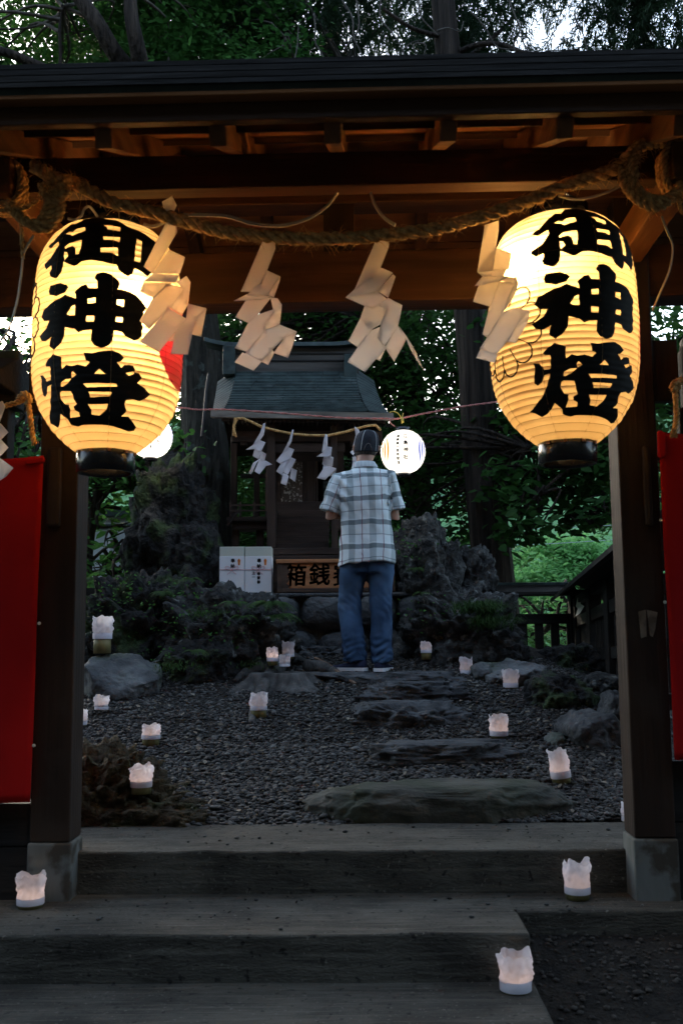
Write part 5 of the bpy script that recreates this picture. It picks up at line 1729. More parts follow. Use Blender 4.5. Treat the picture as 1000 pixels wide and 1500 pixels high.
def tree(name, lab, cat, trunk, limbs, crowns, leafmat, bark=BARK, group=None, twigs=True, base=None, style='leaf', seed=1):
    """crowns: list of (cluster points, radius, leaves per cluster, leaf size)"""
    rg = random.Random(seed)
    b = Vector(base) if base is not None else Vector(trunk[0][0])
    t = thing(name, lab, cat, b, 0.0, group)
    skeleton = []
    mb = MB()
    pts = catmull([p for p, r in trunk], 6)
    rad = np.interp(np.linspace(0, 1, len(pts)), np.linspace(0, 1, len(trunk)), [r for p, r in trunk])
    for i, p in enumerate(pts):
        skeleton.append(p)
    n = 28
    rings = []
    for i, p in enumerate(pts):
        tt = (pts[min(i + 1, len(pts) - 1)] - pts[max(i - 1, 0)]).normalized()
        u = tt.orthogonal().normalized()
        u = (Vector((1, 0, 0)) - tt * tt.x).normalized()
        w = tt.cross(u)
        rings.append([p + (u * math.cos(a) + w * math.sin(a)) * rad[i] * (1 + 0.10 * noise.noise(Vector((math.cos(a) * 3.2, math.sin(a) * 3.2, p.z * 0.5 + seed))) + 0.05 * math.sin(a * 9 + p.z)) for a in [2 * math.pi * k / n for k in range(n)]])
    mb.loft(rings)
    obj('trunk', mb, bark, t, True)
    for lm in limbs:
        lp = catmull([p for p, r in lm], 6)
        lr_ = np.interp(np.linspace(0, 1, len(lp)), np.linspace(0, 1, len(lm)), [r for p, r in lm])
        lp = [p + Vector((noise.noise(p * 2), noise.noise(p * 2 + Vector((9, 0, 0))), noise.noise(p * 2 + Vector((0, 9, 0))))) * 0.05 for p in lp]
        skeleton += lp
        obj('limb', MB().tube(lp, list(lr_), 9), BARK, t, True)
    sk = np.array([tuple(p) for p in skeleton])
    VV, FF, off = [], [], 0
    tw = MB()
    for pts_, rad_, cnt, size in crowns:
        for c in pts_:
            cn = np.array(tuple(c))
            if style == 'needle':
                m = max(3, cnt // 40)
                for _ in range(m):
                    st_ = cn + RNG.normal(0, rad_ * 0.6, 3)
                    a = RNG.random() * 6.28
                    L = rad_ * RNG.uniform(0.6, 1.4)
                    s = np.linspace(0, 1, 40)
                    line = st_ + np.stack([np.cos(a) * L * s, np.sin(a) * L * s, -L * 1.1 * s ** 2], 1)
                    d = np.gradient(line, axis=0)
                    d /= np.linalg.norm(d, axis=1)[:, None]
                    v, f = leaf_cloud(line + RNG.normal(0, 0.012, line.shape), size, 1.0, 0.2, 0.30, d)
                    VV.append(v)
                    FF.append(f + off)
                    off += len(v)
            else:
                pos = cn + RNG.normal(0, 1, (cnt, 3)) * np.array([rad_, rad_, rad_ * 0.55])
                v, f = leaf_cloud(pos, size)
                VV.append(v)
                FF.append(f + off)
                off += len(v)
            if twigs and rg.random() < twigs:
                dist = np.linalg.norm(sk - cn, axis=1)
                j = int(np.argmin(dist))
                if dist[j] < 2.8:
                    a, e_ = Vector(sk[j]), Vector(cn)
                    mid = a.lerp(e_, 0.5) + Vector((rg.gauss(0, .08), rg.gauss(0, .08), rg.gauss(0.06, .08))) * (1 + dist[j])
                    tw.tube(catmull([a, mid, e_ + Vector((0, 0, 0.0))], 5), [0.022 * (1 - 0.8 * i / 10) for i in range(11)], 5, False)
                    for _ in range(2):
                        tip = e_ + Vector((rg.gauss(0, rad_), rg.gauss(0, rad_), rg.gauss(0, rad_ * .6)))
                        tw.tube([mid.lerp(e_, 0.6), mid.lerp(tip, 0.7), tip], [0.008, 0.006, 0.002], 4, False)
    if tw.v:
        obj('twigs', tw, TWIG if bark is not BARK else bark, t, True, fix=False)
    V = np.concatenate(VV)
    F = np.concatenate(FF)
    np_obj('crown', V, F, 4, leafmat, t)
    return t

def tp(px, py, Y, r):
    return (at(px, py, Y), r)
def grounded(px, py, Y, r):
    p = at(px, py, Y)
    p.z = gz(p.x, p.y, False) - 0.1
    return (p, r)
GT = 'trees around the shrine'
tree('broadleaf_tree', 'large broadleaf tree at the left whose limbs fork above the gate roof', 'tree',
     [grounded(304, 880, 9.7, 0.30), tp(303, 760, 9.7, 0.25), tp(300, 620, 9.7, 0.225), tp(292, 480, 9.7, 0.20), tp(255, 290, 9.6, 0.17), tp(215, 150, 9.5, 0.14)],
     [[tp(215, 150, 9.4, 0.10), tp(165, 70, 9.0, 0.085), tp(118, 0, 8.9, 0.07), tp(60, -90, 8.8, 0.04)],
      [tp(215, 150, 9.4, 0.10), tp(203, 80, 9.0, 0.08), tp(190, 0, 8.9, 0.065), tp(180, -90, 8.9, 0.04)],
      [tp(225, 170, 9.5, 0.08), tp(130, 127, 9.0, 0.06), tp(60, 95, 8.8, 0.05), tp(0, 74, 8.6, 0.04), tp(-90, 60, 8.4, 0.02)],
      [tp(255, 290, 9.6, 0.09), tp(400, 200, 10.2, 0.06), tp(520, 130, 10.6, 0.03)],
      [tp(92, 130, 9.0, 0.02), tp(90, 60, 9.0, 0.016), tp(95, 10, 9.0, 0.01)]],
     [(region(-160, -110, 250, 135, 9.3, 11.5, 170, 0.43, 1.5, 1), 0.19, 120, 0.085),
      (region(180, -110, 420, 130, 9.6, 12.0, 150, 0.26, 1.5, 2), 0.23, 120, 0.085),
      (region(-150, 150, 420, 420, 8.6, 11.5, 60, 0.2, 1.0, 3), 0.35, 70, 0.09)],
     LEAF_M, BARKL, GT, 0.5, seed=2)
tree('cedar_tree', 'tall straight cedar whose trunk rises right of the man and again above the gate roof', 'tree',
     [grounded(730, 930, 9.2, 0.24), tp(722, 840, 9.2, 0.19), tp(706, 680, 9.2, 0.172), tp(690, 470, 9.2, 0.160), tp(668, 200, 9.2, 0.135), tp(650, 20, 9.2, 0.118), tp(640, -100, 9.2, 0.11)],
     [[tp(658, 90, 9.2, 0.03), tp(720, 62, 9.0, 0.025), tp(790, 78, 8.8, 0.02), tp(850, 70, 8.7, 0.012)],
      [tp(655, 60, 9.2, 0.025), tp(600, 40, 9.0, 0.02), tp(560, 10, 8.9, 0.015)],
      [tp(660, 110, 9.2, 0.025), tp(760, 20, 9.5, 0.02), tp(800, -30, 9.6, 0.012)]],
     [(region(640, -110, 730, 115, 9.3, 11.0, 40, 0.3, 1.5, 5), 0.24, 640, 0.075),
      (region(860, -110, 1120, 120, 8.2, 11.0, 56, 0.40, 1.5, 6), 0.24, 760, 0.075),
      (region(720, -110, 870, 10, 9.0, 11.5, 18, 0.45, 1.5, 7), 0.22, 640, 0.07), (region(720, 60, 860, 120, 9.0, 11.5, 12, 0.4, 1.5, 7), 0.16, 400, 0.07)],
     NEEDLE, BARK, GT, 0.0, style='needle', seed=3)
tree('conifer', 'dark conifer hung with bare vines above the middle of the gate roof', 'tree',
     [grounded(470, 900, 12.0, 0.25), tp(478, 700, 12.0, 0.2), tp(480, 300, 12.0, 0.15), tp(485, 0, 12.0, 0.1), tp(487, -110, 12.0, 0.06)],
     [[tp(482, 100, 12, 0.05), tp(560, 40, 11.5, 0.03), tp(620, -20, 11, 0.015)], [tp(482, 120, 12, 0.05), tp(400, 50, 11.5, 0.03), tp(340, -20, 11, 0.015)]],
     [(region(300, -120, 660, 125, 10.3, 13.0, 120, 0.20, 1.4, 8), 0.28, 620, 0.08),
      (region(400, 150, 640, 440, 10.5, 13.0, 30, 0.1, 1.0, 8), 0.36, 300, 0.08)],
     NEEDLE, BARK, GT, 0.0, style='needle', seed=4)
tree('evergreen_tree', 'dark leafy evergreen behind the shrine, its lower crown right of the shrine roof', 'tree',
     [grounded(615, 900, 11.0, 0.16), tp(612, 700, 11.0, 0.14), tp(600, 520, 11.0, 0.11), tp(590, 400, 11.0, 0.08), tp(585, 300, 11, 0.05)],
     [[tp(605, 600, 11, 0.05), tp(560, 520, 10.8, 0.03), tp(530, 470, 10.6, 0.015)], [tp(608, 620, 11, 0.05), tp(660, 560, 10.8, 0.03), tp(720, 520, 10.6, 0.015)],
      [tp(600, 520, 11, 0.04), tp(640, 430, 10.8, 0.03), tp(690, 380, 10.6, 0.015)]],
     [(region(525, 450, 730, 740, 9.7, 12.3, 190, 0.33, 1.6, 9), 0.20, 85, 0.075),
      (region(300, 440, 560, 520, 10.6, 12.8, 90, 0.27, 1.6, 10), 0.20, 90, 0.075),
      (region(215, 480, 400, 690, 10.6, 12.0, 70, 0.0, 1.6, 30), 0.22, 90, 0.08),
      (region(300, 590, 560, 840, 10.8, 12.6, 170, 0.0, 1.6, 11), 0.24, 90, 0.085),
      (region(520, 300, 760, 450, 9.8, 12.3, 40, 0.2, 1.4, 12), 0.26, 80, 0.08)],
     LEAF_D, BARK, GT, 0.5, seed=5)
tree('camellia_tree', 'broad glossy leaved tree reaching in from the right, its twigs hanging below the right lantern', 'tree',
     [grounded(1140, 930, 9.4, 0.16), tp(1120, 780, 9.3, 0.13), tp(1080, 640, 9.2, 0.10), tp(1060, 480, 9.2, 0.07)],
     [[tp(1100, 700, 9.2, 0.05), tp(960, 650, 8.9, 0.035), tp(860, 670, 8.7, 0.022), tp(780, 730, 8.6, 0.010)],
      [tp(1090, 650, 9.2, 0.05), tp(940, 590, 9.0, 0.035), tp(840, 600, 8.9, 0.022), tp(770, 650, 8.8, 0.010)],
      [tp(1110, 740, 9.2, 0.04), tp(960, 730, 8.8, 0.022), tp(880, 770, 8.7, 0.012)],
      [tp(1060, 480, 9.2, 0.06), tp(1000, 440, 9.0, 0.03), tp(960, 420, 9.0, 0.01)]],
     [(region(735, 590, 915, 735, 8.5, 9.8, 90, 0.25, 2.0, 13), 0.15, 34, 0.115),
      (region(740, 735, 905, 790, 8.5, 9.2, 24, 0.28, 2.2, 14), 0.10, 16, 0.115),
      (region(560, 640, 740, 800, 9.6, 10.6, 46, 0.2, 2.0, 15), 0.15, 32, 0.11),
      (region(730, 430, 1100, 590, 8.6, 10.0, 80, 0.3, 1.8, 16), 0.2, 40, 0.11),
      (region(920, 590, 1100, 720, 8.6, 10.0, 45, 0.2, 1.8, 17), 0.18, 34, 0.11)],
     LEAF_D, BARK, GT, 0.7, seed=6)
tree('shrub', 'leafy green shrub between the left gate post and the dark pillar of lava rock', 'shrub',
     [grounded(120, 930, 8.9, 0.05), tp(130, 800, 8.9, 0.045), tp(150, 690, 8.8, 0.035), tp(160, 620, 8.8, 0.02)],
     [[tp(125, 840, 8.9, 0.02), tp(160, 800, 8.7, 0.012), tp(185, 810, 8.5, 0.006)], [tp(140, 740, 8.8, 0.02), tp(190, 690, 8.6, 0.012), tp(240, 670, 8.5, 0.006)],
      [tp(122, 870, 8.9, 0.02), tp(170, 855, 8.6, 0.01)]],
     [(region(90, 640, 270, 765, 8.4, 9.6, 70, 0.2, 2.2, 18), 0.14, 30, 0.095),
      (region(110, 765, 190, 835, 8.3, 8.9, 9, 0.1, 2.2, 19), 0.10, 16, 0.10),
      (region(120, 835, 200, 880, 8.2, 8.8, 14, 0.1, 2.2, 20), 0.12, 26, 0.085)],
     LEAF_M, BARK, None, 0.9, seed=7)
tree('shrub', 'bright leafy shrub seen over the left red curtain', 'shrub',
     [grounded(-60, 930, 6.6, 0.05), tp(-55, 760, 6.6, 0.04), tp(-30, 640, 6.6, 0.03), tp(-10, 540, 6.6, 0.015)],
     [[tp(-40, 680, 6.6, 0.02), tp(20, 640, 6.5, 0.01), tp(60, 640, 6.5, 0.006)], [tp(-30, 640, 6.6, 0.02), tp(20, 560, 6.6, 0.01), tp(55, 500, 6.6, 0.006)]],
     [(region(-120, 600, 75, 800, 6.2, 7.6, 90, 0.05, 2.2, 21), 0.13, 40, 0.065),
      (region(-120, 470, 70, 600, 6.4, 7.8, 36, 0.32, 2.2, 22), 0.14, 30, 0.065)],
     LEAF_M, BARK, None, 0.9, seed=8)
tree('broadleaf_tree', 'bright yellow green tree on the far side beyond the slatted fence', 'tree',
     [(Vector((6.4, 27, -0.9)), 0.25), (Vector((6.3, 27, 0.6)), 0.2), (Vector((6.2, 27, 1.8)), 0.12), (Vector((6.2, 27, 3.0)), 0.05)],
     [[(Vector((6.3, 27, 0.6)), 0.1), (Vector((7.4, 26.6, 2.0)), 0.04)], [(Vector((6.3, 27, 0.8)), 0.1), (Vector((5.0, 26.6, 2.2)), 0.04)], [(Vector((6.2, 27, 1.4)), 0.08), (Vector((6.6, 26.2, 2.9)), 0.04)]],
     [([Vector((6.25 + 2.3 * math.cos(a) * r * math.cos(e), 27 + 1.9 * math.sin(a) * r * math.cos(e), 1.75 + 1.7 * r * math.sin(e))) for a, r, e in [(random.uniform(0, 6.28), random.uniform(0.7, 1.0), random.uniform(-0.6, 1.5)) for _ in range(110)]], 0.26, 110, 0.16)],
     LEAF_B, BARK, None, 0.3, seed=9)
for lx_, ly_, lz_, lab_, sd_ in ((4.2, 31, 1.6, 'hazy green tree on the far side just right of the cedar trunk', 10), (9.3, 30, 2.6, 'hazy green tree on the far side behind the right gate post', 11), (1.8, 33, 2.2, 'far green tree seen between the man and the cedar trunk', 12)):
    tree('broadleaf_tree', lab_, 'tree',
         [(Vector((lx_, ly_, -0.9)), 0.25), (Vector((lx_, ly_, 0.6)), 0.2), (Vector((lx_, ly_, lz_)), 0.12), (Vector((lx_, ly_, lz_ + 1.6)), 0.05)],
         [[(Vector((lx_, ly_, 0.8)), 0.1), (Vector((lx_ + 1, ly_, lz_ + 0.6)), 0.04)]],
         [([Vector((lx_ + 2.0 * math.cos(a) * r * math.cos(e), ly_ + 1.7 * math.sin(a) * r * math.cos(e), lz_ + 0.2 + 2.2 * r * math.sin(e))) for a, r, e in [(random.uniform(0, 6.28), random.uniform(0.7, 1.0), random.uniform(-0.7, 1.5)) for _ in range(90)]], 0.28, 90, 0.17)],
         LEAF_M, BARK, 'far trees beyond the fence', 0.3, seed=sd_)
tree('shrub', 'yellow green shrub showing through the slats of the rear fence', 'shrub',
     [(at(790, 985, 11.0), 0.03), (at(790, 930, 11.0), 0.025), (at(795, 880, 11.0), 0.01)], [[(at(790, 930, 11.0), 0.015), (at(830, 890, 11.0), 0.006)]],
     [(region(735, 868, 900, 975, 10.6, 12.0, 60, 0.3, 2.0, 23), 0.14, 34, 0.09)], LEAF_B, BARK, None, 0.8, seed=13)

# bare vines and dead twigs hanging in front of the conifer
mb = MB()
for pts in ([(500, 0), (516, 30), (520, 60), (540, 110)], [(560, -5), (556, 20), (575, 50), (590, 75), (600, 110)], [(598, 112), (612, 90), (606, 66), (625, 66), (618, 90), (625, 112)], [(575, 112), (585, 80), (600, 66), (616, 60)], [(640, 45), (655, 42), (672, 48), (676, 30)], [(690, 20), (710, 40), (730, 68), (780, 76), (860, 70)], [(615, -5), (618, 25), (640, 52)], [(430, 110), (436, 60), (440, 30)], [(460, 20), (466, 70), (485, 106), (500, 106)], [(520, 0), (524, 40), (505, 75)], [(840, 20), (852, 55), (860, 100)], [(745, 0), (760, 40), (752, 70), (760, 105)]):
    k = RNG.uniform(8.3, 8.9)
    cp = catmull([at(a, b, k) for a, b in pts], 7)
    mb.tube([p + Vector((noise.noise(p * 5), 0, noise.noise(p * 5 + Vector((5, 5, 5))))) * 0.03 for p in cp], [0.0085 * (1 - 0.5 * i / len(cp)) for i in range(len(cp))], 5)
o = obj('hanging_vine', mb, surf('bare_vine', (0.05, 0.045, 0.04), (0.12, 0.11, 0.095), 20, 0.9, 0.3, 60), None, True)
tag(o, 'bare grey vines and dead twigs curling above the middle of the gate roof', 'vine')

def fern(px, py, Y, sz, nf, seed, lab, grp='ferns on the lava rocks'):
    rg = random.Random(seed)
    c = at(px, py, Y)
    v, f = [], []
    for k in range(nf):
        a = rg.uniform(-2.8, -0.3)
        L = sz * rg.uniform(0.7, 1.2)
        d = Vector((math.cos(a), math.sin(a) * 0.8, 0))
        pr = [c + d * L * s + Vector((0, 0, L * (0.75 * s - 0.95 * s * s))) for s in np.linspace(0, 1, 15)]
        for i in range(1, 14):
            t = (pr[i + 1] - pr[i - 1]).normalized()
            sd_ = t.cross(Vector((0, 0, 1))).normalized()
            w = L * 0.24 * math.sin(math.pi * (i / 14) ** 0.7) + 0.004
            for s in (-1, 1):
                o = len(v)
                tip = pr[i] + sd_ * s * w + t * w * 0.35 - Vector((0, 0, w * 0.25))
                v += [pr[i] - t * 0.12 * w, pr[i] + t * 0.22 * w, tip]
                f.append((o, o + 1, o + 2))
        o = len(v)
        for i in range(14):
            o = len(v)
            w = Vector((0.0015, 0, 0.0015))
            v += [pr[i] - w, pr[i] + w, pr[i + 1] + w, pr[i + 1] - w]
            f.append((o, o + 1, o + 2, o + 3))
    ob = obj('fern', MB().add(v, f), GRASS, None, False, fix=False)
    tag(ob, lab, 'fern', grp)
fern(398, 888, 6.85, 0.22, 16, 1, 'large fern hanging over the stone plinth right of the gift boxes')
fern(405, 905, 6.8, 0.17, 12, 2, 'fern hanging low on the rock beside the stone plinth')
fern(345, 885, 6.75, 0.13, 9, 3, 'small fern on the rock just below the gift boxes')
fern(355, 905, 6.75, 0.12, 8, 4, 'fern in the middle of the left lava rock')
fern(285, 955, 6.6, 0.11, 9, 5, 'low fern at the foot of the left lava rock')
fern(240, 870, 7.0, 0.12, 10, 6, 'fern on the dark lava rock at the left')
fern(610, 835, 7.35, 0.11, 9, 7, 'small fern on the tall lava rock beside the man')
fern(618, 870, 7.25, 0.10, 8, 8, 'small fern halfway down the lava rock beside the man')
fern(135, 850, 7.6, 0.14, 10, 9, 'fern close to the left gate post')
fern(280, 850, 7.1, 0.12, 9, 10, 'fern between the two left lava rocks')

def tuft(px, py, Y, n, L, sd, lab, dirx=0.3):
    rg = random.Random(sd)
    v, f = [], []
    c0 = at(px, py, Y)
    for k in range(n):
        c = c0 + Vector((max(-.16, min(.16, rg.gauss(0, .08))), max(-.1, min(.1, rg.gauss(0, .05))), rg.gauss(0, .02)))
        a = rg.uniform(-math.pi, math.pi)
        l = L * rg.uniform(0.5, 1.2)
        d = Vector((math.cos(a) + dirx, math.sin(a) - 0.5, 0)) * 0.6
        sdv = Vector((-d.y, d.x, 0)).normalized() * 0.003
        pp = [c + d * l * s + Vector((0, 0, l * (0.9 * s - 0.85 * s * s))) for s in (0, 0.35, 0.7, 1.0)]
        o = len(v)
        for i, p in enumerate(pp):
            w = sdv * (1 - 0.8 * i / 3)
            v += [p - w, p + w]
        f += [(o, o + 1, o + 3, o + 2), (o + 2, o + 3, o + 5, o + 4), (o + 4, o + 5, o + 7, o + 6)]
    ob = obj('grass_tuft', MB().add(v, f), GRASS, None, False, fix=False)
    tag(ob, lab, 'grass tuft', 'grass tufts on the rocks')
tuft(698, 895, 7.0, 420, 0.22, 1, 'wide tuft of sedge on the right lava rock')
tuft(718, 915, 6.95, 300, 0.2, 2, 'lower tuft of sedge on the right lava rock')
tuft(300, 900, 6.75, 120, 0.10, 3, 'thin grass on the left lava rock')
tuft(260, 978, 6.55, 120, 0.09, 4, 'thin grass at the foot of the left rocks by the gravel')
tuft(375, 975, 6.7, 60, 0.09, 5, 'few grass blades left of the stump', 0.2)

# ivy and moss leaves creeping over the rocks, fallen leaves on the gravel
def cover(name, spots, n, size, mat, spread):
    pos = []
    for _ in range(n):
        px, py, Y = random.choice(spots)
        p = at(px, py, Y)
        pos.append((p.x + random.gauss(0, spread), p.y + random.gauss(0, spread * 0.6), p.z + random.gauss(0, spread * 0.6)))
    v, f = leaf_cloud(np.array(pos), size, 1.0, 0.2)
    o = np_obj(name, v, f, 4, mat, None)
    tag(o, None, None, kind='stuff')
cover('ground_ivy', [(300, 890, 6.85), (260, 900, 6.9), (330, 930, 6.75), (180, 860, 7.0), (200, 900, 6.95), (240, 945, 6.7), (590, 800, 7.4), (630, 900, 7.1), (150, 880, 7.0), (270, 870, 7.0)], 520, 0.028, LEAF_M, 0.12)
DRY = thin('dry_leaf', (0.10, 0.075, 0.045), (0.26, 0.23, 0.18), 0.15, 8)
pos = []
for _ in range(650):
    x, y = random.uniform(-1.4, 1.5), random.uniform(4.5, 7.0)
    pos.append((x, y, gz(x, y) + 0.016))
v, f = leaf_cloud(np.array(pos), 0.034, 0.35, 0.0)
tag(np_obj('fallen_leaves', v, f, 4, DRY, None), None, None, kind='stuff')
pos = []
for _ in range(60):
    x, y = random.uniform(-1.2, 1.0), random.uniform(3.5, 3.85)
    pos.append((x, y, 0.004))
for _ in range(50):
    x, y = random.uniform(-1.0, 1.0), random.uniform(4.0, 4.4)
    pos.append((x, y, 0.158))
v, f = leaf_cloud(np.array(pos), 0.016, 0.3, 0.0)
tag(np_obj('leaf_litter', v, f, 4, SOIL, None), None, None, kind='stuff')

# ------------------------------------------------------------------ candle lanterns: bamboo cup, paper collar and crumpled paper
GC = 'paper candle lanterns along the path'
def candle(px, top, bot, hw, lab, seed, Y=None, z=None, bam=0.3, tilt=0.0, band=True, glow=1.0):
    if Y is not None:
        b = at(px, bot, Y)
    elif z is not None:
        d = ray(px, bot)
        b = CAM_LOC + d * ((z - CAM_LOC.z) / d.z)
    else:
        b = on_ground(px, bot)
        b.z += 0.006
    ppm = FPX / ((b - CAM_LOC).dot(Vector((0, math.cos(R(7)), math.sin(R(7))))))
    r, h = hw / ppm, (bot - top) / ppm * 1.02
    if Y is None:
        b = b + Vector((0, r * 0.8, 0))
    t = thing('candle_lantern', lab, 'candle lantern', b, 0.0, GC)
    if tilt:
        t.rotation_euler = (0, R(tilt), 0)
        ROOTM[t] = Matrix.Translation(b) @ Matrix.Rotation(R(tilt), 4, 'Y')
    rg = random.Random(seed)
    hb = h * bam
    amp_, flare_ = rg.uniform(0.5, 1.5), rg.uniform(-0.04, 0.16)
    hc = max(hb, h * 0.12)
    rb = r * 0.9
    mb = MB()
    mb.lathe([(0.001, 0.002), (rb, 0.0), (rb * 1.0, hc + 0.02), (rb * 0.9, hc + 0.02), (rb * 0.88, 0.01), (0.001, 0.012)], (0, 0, 0), 28)
    obj('bamboo_cup', mb, BAMBOO, t, True, local=True)
    zb = hb + 0.002
    band_h = (h - hb) * rg.uniform(0.14, 0.24)
    n, m = 56, 16
    rings = []
    crown = [0.80 + amp_ * 0.24 * noise.noise(Vector((math.cos(a) * 1.1, math.sin(a) * 1.1, seed * 3.3))) + 0.10 * noise.noise(Vector((math.cos(a) * 2.6, math.sin(a) * 2.6, seed * 1.3))) for a in [2 * math.pi * k / n for k in range(n)]]
    for j in range(m + 1):
        s = j / m
        ring = []
        for k in range(n):
            a = 2 * math.pi * k / n
            q = Vector((math.cos(a) * 1.6, math.sin(a) * 1.6, s * 2.2 + seed * 5))
            cr_ = noise.noise(q * 1.2) * 0.20 + abs(noise.noise(q * 2.2)) * 0.26 - 0.07 + abs(noise.noise(q * 5)) * 0.10
            rr = r * (0.93 + s * flare_ + cr_ * min(1, s * 2.2))
            ring.append(Vector((rr * math.cos(a), rr * math.sin(a), zb + s * (h - zb) * min(1.05, crown[k] + 0.12))))
        rings.append(ring)
    obj('paper_shade', MB().loft(rings, False), CPAPER, t, True, local=True, fix=False)
    if band:
        rr = r * 1.0
        mb = MB()
        mb.lathe([(rr, zb - 0.004), (rr * 1.01, zb + band_h), (rr * 0.985, zb + band_h), (rr * 0.975, zb - 0.004), (rr, zb - 0.004)], (0, 0, 0), 40)
        obj('paper_band', mb, CPAPER, t, True, local=True)
    if glow:
        lamp('flame_light', ROOTM[t] @ Vector((0, 0, zb + (h - zb) * 0.33)), 0.009 * glow * (r / 0.05) ** 2, (1.0, 0.66, 0.48), r * 0.22, t)
    return t
candle(150, 902, 957, 14, 'tall candle lantern standing on the big left boulder, greenish bamboo below', 1, Y=6.5, bam=0.38, glow=0.15)
candle(149, 1018, 1040, 10, 'small candle lantern at the foot of the big left boulder', 2, Y=5.98, bam=0.06, glow=0.5)
candle(116, 1041, 1066, 10, 'candle lantern almost hidden behind the left gate post', 3, bam=0.1, glow=0.5)
candle(219, 1063, 1095, 14, 'candle lantern with a brown cup standing on the gravel beyond the root mat', 4, bam=0.32, glow=0.7)
candle(207, 1120, 1162, 16, 'candle lantern standing on the root mat at the lower left', 5, Y=4.50, bam=0.24, glow=1.3)
candle(40, 1285, 1333, 20, 'candle lantern on the concrete in front of the left gate post', 6, z=0.0, bam=0.12, glow=1.4)
candle(399, 948, 975, 8.5, 'candle lantern on the stump, the one glowing at its top left', 7, Y=6.75, bam=0.25, glow=1.2)
candle(417, 959, 976, 8, 'short candle lantern on the stump right in front of the other two', 8, Y=6.7, bam=0.02, glow=0.2)
candle(422, 938, 965, 9, 'candle lantern behind the stump, farthest of the three there', 9, Y=6.95, bam=0.12, glow=0.2)
candle(378, 1017, 1055, 12.5, 'candle lantern on the gravel beside the root of the stump', 10, bam=0.34, glow=0.25)
candle(624, 940, 966, 8, 'candle lantern with a green cup under the right lava rocks by the man\'s leg', 11, Y=6.93, bam=0.38, glow=0.4)
candle(683, 965, 990, 9, 'candle lantern on the stone at the left of the pale boulder', 12, bam=0.06, glow=0.4)
candle(749, 981, 1010, 11, 'candle lantern with a torn collar in front of the pale boulder', 13, bam=0.06, glow=0.4)
candle(732, 1049, 1084, 13.5, 'candle lantern glowing above the right end of the second stepping stone', 14, bam=0.12, glow=1.0)
candle(825, 1101, 1150, 15, 'leaning candle lantern with a pointed collar beside the rounded dark boulder', 15, bam=0.16, tilt=-7, glow=0.9)
candle(849, 1265, 1320, 19, 'candle lantern on the concrete by the right gate post', 16, z=0.0, bam=0.16, glow=0.8)
candle(758, 1401, 1458, 23.5, 'nearest candle lantern, on the lowest concrete step at the bottom right', 17, z=-0.151, bam=0.06, glow=1.1)
candle(921, 1178, 1208, 9, 'candle lantern of which only a sliver shows beside the right gate post', 18, bam=0.1, glow=0.3)

# ------------------------------------------------------------------ slatted fence at the right, rear and side run
FY = 8.9
def fz(row):
    return at(800, row, FY).z
c0 = at(845, 911, FY)
fx0, fx1 = at(700, 911, FY).x, c0.x + 0.07
gzf = gz(2.0, 8.9, False)
rear = thing('slatted_fence', 'dark roofed fence with upright slats at the back right, before the bright trees', 'fence', (fx0, FY, gzf), 0.0, 'slatted fences right of the shrine')
def fp(name, mb, mat=BLACKW, root=None, **k):
    return obj(name, mb, mat, root or rear, **k)
fp('top_rail', MB().span((fx0, FY - 0.03, fz(914)), (fx1, FY + 0.03, fz(899))), bevel=0.004)
fp('bottom_rail', MB().span((fx0, FY - 0.025, fz(973)), (fx1, FY + 0.025, fz(960))), bevel=0.004)
fp('roof_beam', MB().span((fx0, FY - 0.04, fz(872)), (fx1, FY + 0.04, fz(864))), bevel=0.003)
prof = [(-0.2, fz(868)), (0.0, fz(855)), (0.2, fz(868)), (0.2, fz(872)), (0, fz(860)), (-0.2, fz(872))]
fp('roof', MB().prism(prof, fx0, fx1 - 0.1, lambda u, v, d: Vector((d, FY + u, v))), BLACKW)
fp('roof_ridge', MB().span((fx0, FY - 0.03, fz(858)), (fx1 - 0.1, FY + 0.03, fz(853))), SLATE, bevel=0.006)
px = 712.0
while px < 830:
    a, b_ = at(px, 915, FY).x, at(px + 12.5, 915, FY).x
    fp('slat', MB().span((a, FY - 0.012, fz(990)), (b_, FY + 0.012, fz(905))), bevel=0.003)
    px += 23.4
fp('fence_post', MB().span((fx1 - 0.14, FY - 0.06, gzf - 0.1), (fx1, FY + 0.06, fz(866))), bevel=0.005)
side = thing('slatted_fence', 'dark roofed fence running from the right gate post back to the corner', 'fence', (c0.x, FY, gzf), 0.0, 'slatted fences right of the shrine')
def SP2(y, dz, dx=0.0):
    """point on the side run at world y, dz above the rail line"""
    k = FY - 0.06 - y
    return Vector((c0.x - 0.123 * k + dx, y, c0.z + 0.038 * k + dz))
ya, yb_ = FY - 0.08, 4.9
for nm, dz, h in (('top_rail', 0.0, 0.09), ('middle_rail', -0.31, 0.08), ('bottom_rail', -0.58, 0.08), ('roof_beam', 0.19, 0.07)):
    fp(nm, MB().beam(SP2(ya, dz), SP2(yb_, dz), 0.06, h), BLACKW, side, bevel=0.003)
for k in range(32):
    y = ya - 0.05 - k * 0.12
    fp('slat', MB().beam(SP2(y, -0.62, 0.01), SP2(y, -0.02, 0.01), 0.018, 0.055, (0, 1, 0.0)), BLACKW, side)
for k in range(4):
    y = ya - 0.02 - k * 1.0
    p = SP2(y, 0)
    fp('fence_post', MB().span((p.x - 0.05, y - 0.05, p.z - 0.9), (p.x + 0.05, y + 0.05, p.z + 0.2)), BLACKW, side, bevel=0.004)
mb = MB()
rp = []
for y in (ya + 0.08, yb_):
    rp.append([SP2(y, 0.21, -0.24), SP2(y, 0.37, 0.0), SP2(y, 0.21, 0.24), SP2(y, 0.18, 0.24), SP2(y, 0.33, 0.0), SP2(y, 0.18, -0.24)])
fp('roof', MB().loft(rp), BLACKW, side)
